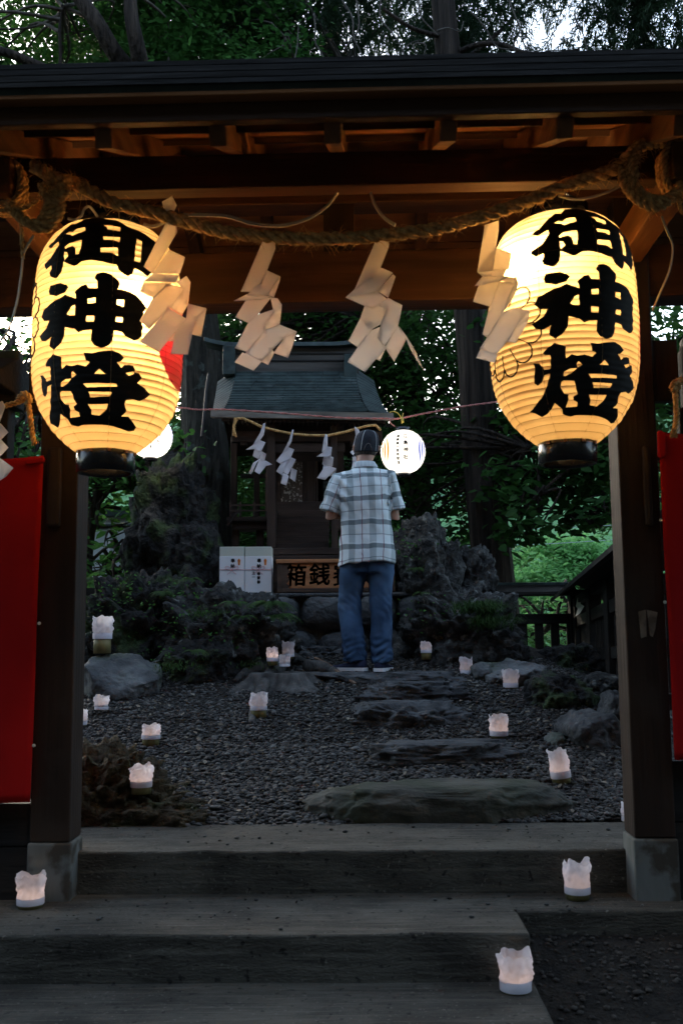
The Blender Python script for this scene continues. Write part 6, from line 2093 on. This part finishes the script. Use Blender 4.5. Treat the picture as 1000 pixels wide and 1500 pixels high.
for a, b_, y in ((846, 888, 8.6), (891, 866, 7.0)):
    c = at(a, b_, y)
    v = [c + Vector(q) for q in ((0, 0, 0.08), (0.03, 0, 0.07), (0.02, -0.01, 0.02), (0.05, -0.01, 0.0), (0.01, -0.02, -0.06), (-0.03, -0.01, -0.09), (-0.005, 0, -0.02), (-0.02, 0, 0.0))]
    mb = MB().add(v, [(0, 1, 2, 7), (7, 2, 3, 6), (6, 3, 4, 5)])
    o = obj('paper_streamer', mb, PAPER, None, fix=False)
    tag(o, 'tiny paper streamer tied to the side fence at the %s' % ('corner post' if a < 870 else 'right, next to the gate post'), 'paper streamer')

# low dark fence and a pale building at the left background
lf = thing('low_fence', 'low dark fence glimpsed between the left gate post and the rocks', 'fence', at(110, 960, 7.9))
a = at(100, 862, 7.9)
b_ = at(150, 872, 7.9)
fp('rail', MB().span((a.x - 1.2, 7.86, b_.z), (b_.x, 7.94, a.z)), BLACKW, lf)
a, b_ = at(100, 885, 7.9), at(150, 893, 7.9)
fp('rail', MB().span((a.x - 1.2, 7.87, b_.z), (b_.x, 7.93, a.z)), BLACKW, lf)
for px in (96, 126, 137):
    a, b_ = at(px, 1000, 7.9), at(px + 5, 864, 7.9)
    fp('fence_post', MB().span((a.x, 7.885, a.z), (b_.x, 7.915, b_.z)), BLACKW, lf)
BWALL = surf('panel_wall', (0.42, 0.45, 0.47), (0.5, 0.53, 0.55), 3, 0.7, 0.1, 30)
bx1 = at(205, 800, 13.0).x
bz = at(150, 757, 13.0).z
bld = thing('building', 'pale grey panelled building at the far left behind the shrub', 'building', (bx1 - 2.5, 13.0, -0.2))
fp('wall', MB().span((bx1 - 5, 13.0, -0.5), (bx1, 17.0, bz)), BWALL, bld)
fp('roof', MB().span((bx1 - 5.1, 12.9, bz + 0.002), (bx1 + 0.1, 17.1, bz + 0.10)), SLATE, bld)
mb = MB()
for k in range(9):
    x = bx1 - 0.40 - 0.55 * k
    mb.span((x - 0.012, 12.985, -0.5), (x + 0.012, 12.999, bz - 0.12))
fp('panel_seams', mb, WHITE, bld)
fp('trim', MB().span((bx1 - 5, 12.98, bz - 0.16), (bx1, 12.9985, bz - 0.10)), SLATE, bld)

# power lines in the distance
for k, (a, b_) in enumerate((((560, 668), (1010, 640)), ((560, 728), (1010, 706)), ((560, 775), (1010, 762)), ((560, 800), (1010, 782)))):
    pa, pb = at(*a, 18), at(*b_, 18)
    mid = (pa + pb) / 2 - Vector((0, 0, 0.08))
    o = obj('power_line', MB().tube(catmull([pa, mid, pb], 10), 0.006, 5), surf('line_grey', (0.35, 0.42, 0.45), (0.4, 0.47, 0.5), 3, 0.4, 0) if k == 0 else bpy.data.materials['line_grey'], None, True)
    tag(o, ['topmost power line behind the cedar trunk', 'second power line from the top behind the cedar trunk', 'third power line from the top, over the bright tree', 'lowest power line, over the bright tree'][k], 'power line', 'power lines beyond the fence')

# ------------------------------------------------------------------ the man at the shrine
mp_ = at(537, 987, 6.9)
mp_.z = max(mp_.z, gz(mp_.x, mp_.y) + 0.02)
man = thing('person', 'man seen from behind in plaid shirt, jeans and dark cap, hands joined before the shrine', 'person', mp_)

def ell(cx, cy, cz, rx, ry, n=40, e=2.2, tilt=None):
    out = []
    for k in range(n):
        a = 2 * math.pi * k / n
        c, s = math.cos(a), math.sin(a)
        out.append(Vector((cx + rx * math.copysign(abs(c) ** (2 / e), c), cy + ry * math.copysign(abs(s) ** (2 / e), s), cz)))
    return out

def limb_rings(pts, rads, n=24, flat=1.0):
    mb = MB()
    mb.tube(pts, rads, n)
    return mb

def remesh(mb, voxel, iters=4):
    me = bpy.data.meshes.new('tmp')
    me.from_pydata(mb.v, [], mb.f)
    bm = bmesh.new()
    bm.from_mesh(me)
    bmesh.ops.recalc_face_normals(bm, faces=bm.faces)
    bm.to_mesh(me)
    bm.free()
    o = bpy.data.objects.new('tmp', me)
    C.objects.link(o)
    m = o.modifiers.new('r', 'REMESH')
    m.mode = 'VOXEL'
    m.voxel_size = voxel
    s = o.modifiers.new('s', 'SMOOTH')
    s.factor = 0.5
    s.iterations = iters
    dg = bpy.context.evaluated_depsgraph_get()
    r = bpy.data.meshes.new_from_object(o.evaluated_get(dg))
    bpy.data.objects.remove(o)
    bpy.data.meshes.remove(me)
    return r

def mesh_part(name, me, mat, parent):
    fin(me, True)
    me.materials.clear()
    me.materials.append(mat)
    o = bpy.data.objects.new(name, me)
    C.objects.link(o)
    o.parent = parent
    ROOTM[o] = ROOTM[parent]
    return o

SKIN, N_, L_, P_ = nt('skin')
n1 = N_.new('ShaderNodeTexNoise')
n1.inputs['Scale'].default_value = 18
cr = N_.new('ShaderNodeValToRGB')
cr.color_ramp.elements[0].color = (0.30, 0.15, 0.095, 1)
cr.color_ramp.elements[1].color = (0.42, 0.23, 0.16, 1)
L_.new(n1.outputs['Fac'], cr.inputs['Fac'])
L_.new(cr.outputs[0], P_.inputs['Base Color'])
P_.inputs['Roughness'].default_value = 0.55

# body: one continuous surface
bd = MB()
HX, HY, HZ = 0.012, 0.03, 1.545
head = []
for z, rx, ry, dy in ((-0.115, 0.030, 0.03, 0.05), (-0.105, 0.048, 0.055, 0.035), (-0.085, 0.058, 0.075, 0.02), (-0.05, 0.066, 0.088, 0.008), (-0.01, 0.072, 0.094, 0.0), (0.03, 0.076, 0.097, -0.003), (0.065, 0.073, 0.092, -0.004), (0.09, 0.060, 0.076, -0.004), (0.105, 0.042, 0.052, -0.004), (0.114, 0.018, 0.022, -0.004)):
    head.append(ell(HX, HY + dy, HZ + z, rx, ry, 32, 2.1))
bd.loft(head)
bd.tube([(0, 0.0, 1.33), (0.004, -0.005, 1.40), (0.009, 0.0, 1.46), (HX, 0.02, 1.52)], [0.075, 0.058, 0.055, 0.058], 24)
for s in (-1, 1):                                                # ears
    bd.tube([(HX + s * 0.072, HY + 0.005, HZ - 0.028), (HX + s * 0.083, HY - 0.002, HZ - 0.008), (HX + s * 0.086, HY - 0.008, HZ + 0.012), (HX + s * 0.080, HY - 0.004, HZ + 0.026)], [0.009, 0.013, 0.015, 0.008], 10)
bd.tube([(HX, HY + 0.085, HZ + 0.02), (HX, HY + 0.108, HZ - 0.015), (HX, HY + 0.103, HZ - 0.03)], [0.010, 0.014, 0.013], 10)   # nose
bd.tube([(HX - 0.022, HY + 0.088, HZ - 0.062), (HX, HY + 0.094, HZ - 0.060), (HX + 0.022, HY + 0.088, HZ - 0.062)], [0.005, 0.008, 0.005], 8)  # lips
for s in (-1, 1):                                                # brows and lids
    bd.tube([(HX + s * 0.014, HY + 0.088, HZ + 0.022), (HX + s * 0.034, HY + 0.084, HZ + 0.027), (HX + s * 0.054, HY + 0.070, HZ + 0.02)], [0.006, 0.008, 0.005], 8)
    bd.tube([(HX + s * 0.020, HY + 0.082, HZ + 0.004), (HX + s * 0.042, HY + 0.077, HZ + 0.004)], [0.008, 0.008], 8)
bd.loft([ell(0, 0.005, z, rx, ry, 36, 2.3) for z, rx, ry in ((0.72, 0.14, 0.095), (0.85, 0.145, 0.10), (1.0, 0.14, 0.09), (1.15, 0.15, 0.095), (1.28, 0.16, 0.09), (1.34, 0.135, 0.08), (1.385, 0.085, 0.065))])
SHL, SHR = Vector((-0.168, 0.0, 1.315)), Vector((0.168, 0.0, 1.318))
ELL, ELR = Vector((-0.240, 0.012, 1.05)), Vector((0.203, 0.012, 1.045))
WRL, WRR = Vector((-0.045, 0.225, 1.165)), Vector((0.05, 0.225, 1.165))
for sh, el, wr, s in ((SHL, ELL, WRL, -1), (SHR, ELR, WRR, 1)):
    bd.tube([sh, sh.lerp(el, 0.5), el, el.lerp(wr, 0.3), el.lerp(wr, 0.7), wr], [0.052, 0.046, 0.040, 0.041, 0.032, 0.027], 20)
    # palm and five fingers, palms nearly touching
    x0 = s * 0.021
    pal = [Vector((x0 + s * 0.016, 0.232, 1.175)), Vector((x0, 0.252, 1.205)), Vector((x0, 0.268, 1.24))]
    ringsP = []
    for p, w, th in ((wr, 0.026, 0.022), (pal[0], 0.032, 0.017), (pal[1], 0.041, 0.014), (pal[2], 0.041, 0.011)):
        dd = Vector((0, 0.42, 0.9)).normalized()
        side_ = Vector((0, 0.9, -0.42)).normalized()
        ringsP.append([p + side_ * (w * math.cos(2 * math.pi * k / 20)) + Vector((1, 0, 0)) * (th * math.sin(2 * math.pi * k / 20)) for k in range(20)])
    bd.loft(ringsP)
    up = Vector((0, 0.42, 0.9)).normalized()
    sd_ = Vector((0, 0.9, -0.42)).normalized()
    for f_, ln in enumerate((0.062, 0.074, 0.079, 0.071)):
        b0_ = pal[2] + sd_ * (0.030 - 0.0205 * f_) * -1.0
        bd.tube([b0_ - up * 0.012, b0_ + up * ln * 0.45 + Vector((-s * 0.002, 0, 0)), b0_ + up * ln * 0.75 + Vector((-s * 0.003, 0, 0)), b0_ + up * ln], [0.0085, 0.0082, 0.0075, 0.0055], 10)
    tb = pal[0] + sd_ * -0.028
    bd.tube([tb, tb + up * 0.025 - sd_ * 0.018, tb + up * 0.052 - sd_ * 0.022 - Vector((s * 0.004, 0, 0)), tb + up * 0.068 - sd_ * 0.018 - Vector((s * 0.005, 0, 0))], [0.012, 0.0105, 0.009, 0.006], 10)
for s, pts in ((-1, [(-0.085, 0, 0.76), (-0.100, 0.0, 0.47), (-0.085, 0.01, 0.08)]), (1, [(0.085, 0, 0.76), (0.098, 0, 0.47), (0.102, 0.01, 0.08)])):
    bd.tube(pts, [0.085, 0.058, 0.045], 18)
body = mesh_part('body', remesh(bd, 0.0048, 3), SKIN, man)

# jeans
jn = MB()
jn.loft([ell(0.0, 0.0, z, rx, ry, 40, 2.4) for z, rx, ry in ((0.655, 0.172, 0.105), (0.72, 0.178, 0.112), (0.80, 0.165, 0.105), (0.86, 0.14, 0.09))])
for pts, rads in (([(-0.094, 0.0, 0.74), (-0.094, 0.0, 0.66), (-0.099, 0.004, 0.50), (-0.098, 0.0, 0.32), (-0.082, -0.004, 0.16), (-0.077, 0.0, 0.09), (-0.075, 0.002, 0.058)], [0.094, 0.097, 0.081, 0.078, 0.077, 0.079, 0.075]),
                  ([(0.095, 0.0, 0.74), (0.096, 0.0, 0.66), (0.100, 0.004, 0.50), (0.106, 0.0, 0.32), (0.101, -0.004, 0.16), (0.104, 0.0, 0.08), (0.106, 0.002, 0.048)], [0.092, 0.093, 0.076, 0.075, 0.074, 0.074, 0.069])):
    jn.tube(catmull([Vector(p) for p in pts], 4), list(np.interp(np.linspace(0, 1, (len(pts) - 1) * 4 + 1), np.linspace(0, 1, len(pts)), rads)), 28)
me = remesh(jn, 0.0075, 3)
for v in me.vertices:
    p = v.co
    n = v.normal
    fold = 0
    leg = -1 if p.x < 0.01 else 1
    low = smooth(0.32, 0.06, p.z)
    knee = math.exp(-((p.z - 0.44) / 0.10) ** 2)
    th = math.atan2(p.y, p.x - leg * 0.098)
    d = 0.011 * low * noise.noise(Vector((th * 1.3, p.z * 34 + 0.6 * math.sin(th * 2), leg * 4))) * 1.6
    d += 0.010 * knee * noise.noise(Vector((th * 1.5, p.z * 26 + th * 1.2, leg * 7)))
    d += 0.0065 * noise.noise(Vector((p.x * 22, p.y * 14, p.z * 8 + leg)))
    d += 0.005 * smooth(0.5, 0.68, p.z) * noise.noise(Vector((p.x * 14 + p.z * 20, p.y * 10, p.z * 6)))
    v.co = p + n * d
JEAN = surf('denim', (0.018, 0.042, 0.09), (0.045, 0.095, 0.18), 7, 0.85, 0.25, 320, (1, 1, 0.6), c3=(0.075, 0.14, 0.24), s3=4, lo3=0.5, hi3=0.75, dist=0.003)
jeans = mesh_part('jeans', me, JEAN, man)
mb = MB()
for s, cx in ((-1, -0.095), (1, 0.10)):
    mb.v, mb.f = mb.v, mb.f
    pts = [(cx + s * 0.082, 0.002, 0.68), (cx + s * 0.0765, 0.006, 0.5), (cx + s * 0.076, 0.0, 0.3), (cx + s * 0.072, 0.0, 0.12)]
    mb.tube(catmull([Vector(p) for p in pts], 6), 0.0022, 5)
obj('seam', mb, surf('seam_thread', (0.02, 0.03, 0.07), (0.05, 0.07, 0.13), 60, 0.9, 0), jeans, True, local=True)

# shirt
sh_ = MB()
sh_.loft([ell(cx, cy, z, rx, ry, 48, 2.35) for z, cx, cy, rx, ry in ((0.725, -0.004, 0.0, 0.199, 0.150), (0.80, -0.003, 0.0, 0.192, 0.145), (0.92, 0.0, 0.0, 0.181, 0.127), (1.05, 0.002, 0.0, 0.179, 0.127), (1.17, 0.0, 0.0, 0.185, 0.130), (1.26, -0.002, -0.004, 0.187, 0.126), (1.32, -0.002, -0.006, 0.170, 0.112), (1.365, 0.0, -0.006, 0.130, 0.092), (1.395, 0.004, -0.006, 0.085, 0.074), (1.41, 0.005, -0.004, 0.07, 0.066))])
SLL, SLR = Vector((-0.252, 0.015, 1.09)), Vector((0.214, 0.015, 1.093))
for sh, sl, in ((SHL, SLL), (SHR, SLR)):
    a = sh + Vector((0.05 if sh.x < 0 else -0.05, 0, -0.005))
    sh_.tube([a, sh + Vector((0, -0.004, 0)), sh.lerp(sl, 0.35), sh.lerp(sl, 0.7), sl], [0.075, 0.072, 0.070, 0.071, 0.074], 28)
me = remesh(sh_, 0.0085, 5)
axl, axr = (SLL - SHL).normalized(), (SLR - SHR).normalized()
uv = np.zeros((len(me.vertices), 3), dtype=np.float32)
for i, v in enumerate(me.vertices):
    p = v.co.copy()
    u, w, slv = p.x, p.z, 0.0
    for sh, ax, s in ((SHL, axl, -1), (SHR, axr, 1)):
        q = p - sh
        t = q.dot(ax)
        if s * p.x > 0.178 - 0.02 * smooth(1.30, 1.36, p.z) and t > -0.06 and (q - ax * t).length < 0.085 and p.z > 1.06:
            per = Vector((1, 0, 0)) - ax * ax.x
            per.normalize()
            u = q.dot(per) + 0.03 * s
            w = 1.29 - t
            slv = 1.0
    u += 0.007 * noise.noise(Vector((p.x * 7, p.y * 4, p.z * 4 + 3))) + 0.003 * noise.noise(Vector((p.x * 20, p.y * 9, p.z * 12)))
    w += 0.009 * noise.noise(Vector((p.x * 6 + 5, p.y * 4, p.z * 5))) + 0.004 * noise.noise(Vector((p.x * 18, p.y * 9, p.z * 10 + 7)))
    uv[i] = (u, w, slv)
    n = v.normal
    back = 1.0
    d = 0.0075 * noise.noise(Vector((p.x * 16 + 1.5 * math.sin(p.z * 6), p.y * 6, p.z * 3.2)))
    d += 0.0075 * noise.noise(Vector((p.x * 8 + p.z * 9, p.y * 5, p.z * 7)))
    hem = smooth(0.98, 0.73, p.z)
    d += 0.008 * hem * math.sin(p.x * 34 + math.sin(p.x * 9) * 2 + (2.0 if p.y > 0 else 0)) * (0.5 + 0.5 * noise.noise(Vector((p.x * 5, 1, 1))))
    arm = math.exp(-((abs(p.x) - 0.16) / 0.05) ** 2) * math.exp(-((p.z - 1.2) / 0.12) ** 2)
    d += 0.010 * arm * math.sin((p.z * 1.0 - abs(p.x) * 1.4) * 60)
    if slv:
        d += 0.005 * noise.noise(Vector((u * 30, p.y * 15, w * 22)))
    v.co = p + n * d
    tail = smooth(0.86, 0.72, p.z)
    v.co.z -= tail * 0.030 * smooth(-0.10, -0.20, p.x) - tail * 0.006 * math.sin(p.x * 22)
at_ = me.attributes.new('plaid', 'FLOAT_VECTOR', 'POINT')
at_.data.foreach_set('vector', uv.ravel())
SHIRT, N_, L_, P_ = nt('plaid_cotton')
an = N_.new('ShaderNodeAttribute')
an.attribute_name = 'plaid'
sx_ = N_.new('ShaderNodeSeparateXYZ')
L_.new(an.outputs['Vector'], sx_.inputs[0])
def stripe(sock, period, centre, width, soft=0.0015):
    def mth(op, a, b=None):
        m = N_.new('ShaderNodeMath')
        m.operation = op
        for k, q in enumerate((a, b)):
            if q is None:
                continue
            if isinstance(q, (int, float)):
                m.inputs[k].default_value = q
            else:
                L_.new(q, m.inputs[k])
        return m.outputs[0]
    a = mth('ADD', sock, -centre + period * 20.5)
    a = mth('MODULO', a, period)
    a = mth('SUBTRACT', a, period / 2)
    a = mth('ABSOLUTE', a)
    m = N_.new('ShaderNodeMapRange')
    m.inputs['From Min'].default_value = width / 2 - soft
    m.inputs['From Max'].default_value = width / 2 + soft
    m.inputs['To Min'].default_value = 1.0
    m.inputs['To Max'].default_value = 0.0
    L_.new(a, m.inputs['Value'])
    return m.outputs[0]
def mixc(fac, a, b, k=1.0, blend='MIX'):
    m = N_.new('ShaderNodeMixRGB')
    m.blend_type = blend
    f = N_.new('ShaderNodeMath')
    f.operation = 'MULTIPLY'
    L_.new(fac, f.inputs[0])
    f.inputs[1].default_value = k
    L_.new(f.outputs[0], m.inputs[0])
    if isinstance(a, tuple):
        m.inputs[1].default_value = (*a, 1)
    else:
        L_.new(a, m.inputs[1])
    m.inputs[2].default_value = (*b, 1)
    return m.outputs[0]
u_, w_ = sx_.outputs[0], sx_.outputs[1]
c_ = mixc(stripe(u_, 0.145, 0.036, 0.046), (0.66, 0.73, 0.75), (0.50, 0.53, 0.54), 0.85, 'MULTIPLY')
c_ = mixc(stripe(w_, 0.166, 1.0, 0.034), c_, (0.30, 0.32, 0.33), 0.9, 'MULTIPLY')
c_ = mixc(stripe(w_, 0.166, 1.083, 0.007), c_, (0.45, 0.47, 0.48), 0.9, 'MULTIPLY')
c_ = mixc(stripe(w_, 0.166, 1.024, 0.004), c_, (0.75, 0.8, 0.82), 0.7)
c_ = mixc(stripe(u_, 0.145, -0.036, 0.0052), c_, (0.16, 0.02, 0.04), 0.9)
L_.new(c_, P_.inputs['Base Color'])
P_.inputs['Roughness'].default_value = 0.9
P_.inputs['Specular IOR Level'].default_value = 0.1
nb = N_.new('ShaderNodeTexNoise')
nb.inputs['Scale'].default_value = 22
nb.inputs['Detail'].default_value = 6
bp_ = N_.new('ShaderNodeBump')
bp_.inputs['Strength'].default_value = 0.35
bp_.inputs['Distance'].default_value = 0.01
tc_ = N_.new('ShaderNodeTexCoord')
L_.new(tc_.outputs['Object'], nb.inputs['Vector'])
L_.new(nb.outputs['Fac'], bp_.inputs['Height'])
L_.new(bp_.outputs[0], P_.inputs['Normal'])
shirt = mesh_part('shirt', me, SHIRT, man)
# collar: a folded band round the neck
COL = surf('collar_cotton', (0.36, 0.40, 0.42), (0.52, 0.57, 0.59), 3, 0.9, 0.1, 60, (40, 1, 1))
rings = []
for z, r1, r2, dy in ((1.395, 0.093, 0.083, -0.012), (1.415, 0.088, 0.08, -0.012), (1.432, 0.077, 0.071, -0.004), (1.441, 0.073, 0.069, 0.0), (1.441, 0.067, 0.064, 0.0), (1.425, 0.068, 0.065, 0.0), (1.40, 0.078, 0.072, -0.006)):
    rr = []
    for k in range(40):
        a = 2 * math.pi * k / 40
        fr_ = smooth(0.3, 1.0, math.sin(a))
        rr.append(Vector((0.007 + r1 * math.cos(a), dy + r2 * math.sin(a), z - 0.045 * fr_ + 0.0)))
    rings.append(rr)
rings.append(rings[0])
obj('collar', MB().loft(rings, False), COL, shirt, True, local=True)
mb = MB()
mb.tube(catmull([Vector((-0.15, -0.118, 1.318)), Vector((-0.07, -0.124, 1.338)), Vector((0.0, -0.122, 1.342)), Vector((0.08, -0.122, 1.336)), Vector((0.152, -0.116, 1.316))], 6), 0.0018, 4)
obj('yoke_seam', mb, COL, shirt, True, local=True)

# hair and cap
HAIR = surf('grey_hair', (0.03, 0.028, 0.026), (0.13, 0.125, 0.12), 60, 0.8, 0.6, 200, (1, 1, 0.2))
rings = []
for z, rx, ry in ((-0.055, 0.050, 0.066), (-0.045, 0.066, 0.088), (-0.02, 0.0745, 0.0975), (0.02, 0.0785, 0.1)):
    rings.append([Vector((HX + rx * math.cos(a), HY + ry * math.sin(a), HZ + z)) for a in [math.pi * 0.96 + 1.08 * math.pi * k / 30 for k in range(31)]])
v = [p for r in rings for p in r]
f = [(i * 31 + k, i * 31 + k + 1, (i + 1) * 31 + k + 1, (i + 1) * 31 + k) for i in range(3) for k in range(30)]
o = obj('hair', MB().add(v, f), HAIR, man, True, local=True)
s = o.modifiers.new('t', 'SOLIDIFY')
s.thickness = 0.006
CAPM = surf('cap_cotton', (0.010, 0.012, 0.018), (0.024, 0.027, 0.036), 14, 0.9, 0.3, 200)
rings = []
for z, k_ in ((-0.028, 1.0), (-0.02, 1.02), (0.02, 1.035), (0.06, 1.02), (0.09, 0.93), (0.112, 0.78), (0.126, 0.56), (0.134, 0.3), (0.137, 0.06)):
    rings.append([Vector((HX + 0.0845 * k_ * math.cos(2 * math.pi * q / 48), HY + 0.106 * k_ * math.sin(2 * math.pi * q / 48) + 0.06 * 0, HZ + z + 0.010 * math.sin(2 * math.pi * q / 48) * (1 if z < 0.05 else 0.4))) for q in range(48)])
cap_ = obj('cap', MB().loft(rings), CAPM, man, True, local=True)
mb = MB()
v, f = [], []
for i in range(21):
    a = math.pi * (0.16 + 0.68 * i / 20)
    for q in range(6):
        s = q / 5
        v.append((HX + (0.080 + 0.012 * s) * math.cos(a), HY + 0.096 * math.sin(a) + 0.075 * s * math.sin(a) ** 1.5, HZ - 0.006 - 0.018 * s - 0.012 * abs(math.cos(a)) ))
for i in range(20):
    for q in range(5):
        f.append((i * 6 + q, i * 6 + q + 1, (i + 1) * 6 + q + 1, (i + 1) * 6 + q))
br = obj('brim', MB().add(v, f), CAPM, cap_, True, local=True)
s = br.modifiers.new('t', 'SOLIDIFY')
s.thickness = 0.004
PIPE = surf('pale_piping', (0.42, 0.45, 0.47), (0.5, 0.53, 0.55), 5, 0.8, 0)
mb = MB()
for an0, sgn in ((-2.15, 1), (-0.80, -1)):
    pp = []
    for z, k_ in ((-0.026, 1.02), (0.02, 1.05), (0.06, 1.035), (0.09, 0.945), (0.112, 0.79), (0.126, 0.57)):
        a = an0 + sgn * 0.12 * (z + 0.03) * 6
        pp.append(Vector((HX + 0.0845 * k_ * math.cos(a), HY + 0.106 * k_ * math.sin(a), HZ + z - 0.006)))
    mb.tube(catmull(pp, 5), 0.0022, 5)
obj('piping', mb, PIPE, cap_, True, local=True)
mb = MB()
pp = []
for k in range(13):
    t = k / 12
    a = -math.pi / 2 + (t - 0.5) * 0.62
    z = -0.026 + 0.05 * math.sin(math.pi * t) ** 0.6
    pp.append(Vector((HX + 0.0875 * math.cos(a), HY + 0.1095 * math.sin(a), HZ + z - 0.006)))
mb.tube(pp, 0.0025, 5)
obj('strap_opening', mb, surf('cap_trim', (0.10, 0.09, 0.08), (0.16, 0.14, 0.13), 10, 0.8, 0), cap_, True, local=True)

# shoes
CANVAS = surf('navy_canvas', (0.010, 0.013, 0.035), (0.022, 0.028, 0.06), 30, 0.9, 0.3, 200)
SOLE = surf('white_rubber', (0.62, 0.64, 0.66), (0.7, 0.72, 0.74), 10, 0.6, 0)
LACE = PIPE
def shoe(cx, cy, ang, zb):
    d = Vector((math.sin(ang), math.cos(ang), 0))
    sd_ = Vector((d.y, -d.x, 0))
    c = Vector((cx, cy, zb))
    prof = ((-0.088, 0.026, 0.070), (-0.080, 0.034, 0.082), (-0.045, 0.037, 0.085), (0.0, 0.038, 0.078), (0.05, 0.044, 0.058), (0.10, 0.048, 0.046), (0.145, 0.044, 0.040), (0.172, 0.030, 0.034), (0.182, 0.014, 0.028))
    up, so = [], []
    for t, w, h in prof:
        ring, rs = [], []
        for k in range(20):
            a = 2 * math.pi * k / 20
            x = w * math.cos(a)
            z = 0.018 + (h - 0.018) * max(0.0, math.sin(a)) ** 0.8
            ring.append(c + d * t + sd_ * x * (1 if math.sin(a) >= 0 else 0.96) + Vector((0, 0, z)))
            w2 = w + 0.005
            rs.append(c + d * (t * 1.03) + sd_ * w2 * math.copysign(abs(math.cos(a)) ** 0.6, math.cos(a)) + Vector((0, 0, 0.024 if math.sin(a) > 0 else 0.0)))
        up.append(ring)
        so.append(rs)
    s_ = obj('shoe', MB().loft(up), CANVAS, man, True, local=True)
    obj('sole', MB().loft(so), SOLE, s_, False, local=True, bevel=0.003)
    mb = MB()
    e = c - d * 0.02 - sd_ * 0.0395 + Vector((0, 0, 0.062))
    for k in range(6):
        q = e + d * (-0.018 + k * 0.007)
        mb.tube([q, q + Vector((0, 0, 0.008)) + d * 0.003], 0.0012, 4)
    obj('heel_stitching', mb, LACE, s_, True, local=True)
shoe(-0.085, 0.0, R(-62), -0.012)
shoe(0.105, 0.02, R(18), -0.016)

# weight on one leg, shoulders turned a little, one knee soft
def stance(p):
    z = p.z
    a = R(6.0) * smooth(0.75, 1.30, z)
    x, y = p.x * math.cos(a) - p.y * math.sin(a), p.x * math.sin(a) + p.y * math.cos(a)
    x += 0.014 * math.exp(-((z - 0.80) / 0.22) ** 2) - 0.006 * smooth(1.0, 1.4, z)
    y += 0.030 * smooth(1.05, 1.6, z)
    zz = z + 0.055 * p.x * smooth(1.0, 1.3, z) * (1 - smooth(1.36, 1.45, z))
    if p.x < 0.01 and z < 0.75:
        k = math.exp(-((z - 0.44) / 0.16) ** 2)
        y += 0.035 * k
        x -= 0.012 * k
    if z > 1.42:
        x += 0.10 * (z - 1.42)
    return Vector((x, y, zz))
todo = list(man.children)
seen = set()
while todo:
    o = todo.pop()
    todo += list(o.children)
    if o.type == 'MESH' and o.data.name not in seen:
        seen.add(o.data.name)
        for v in o.data.vertices:
            v.co = stance(v.co)
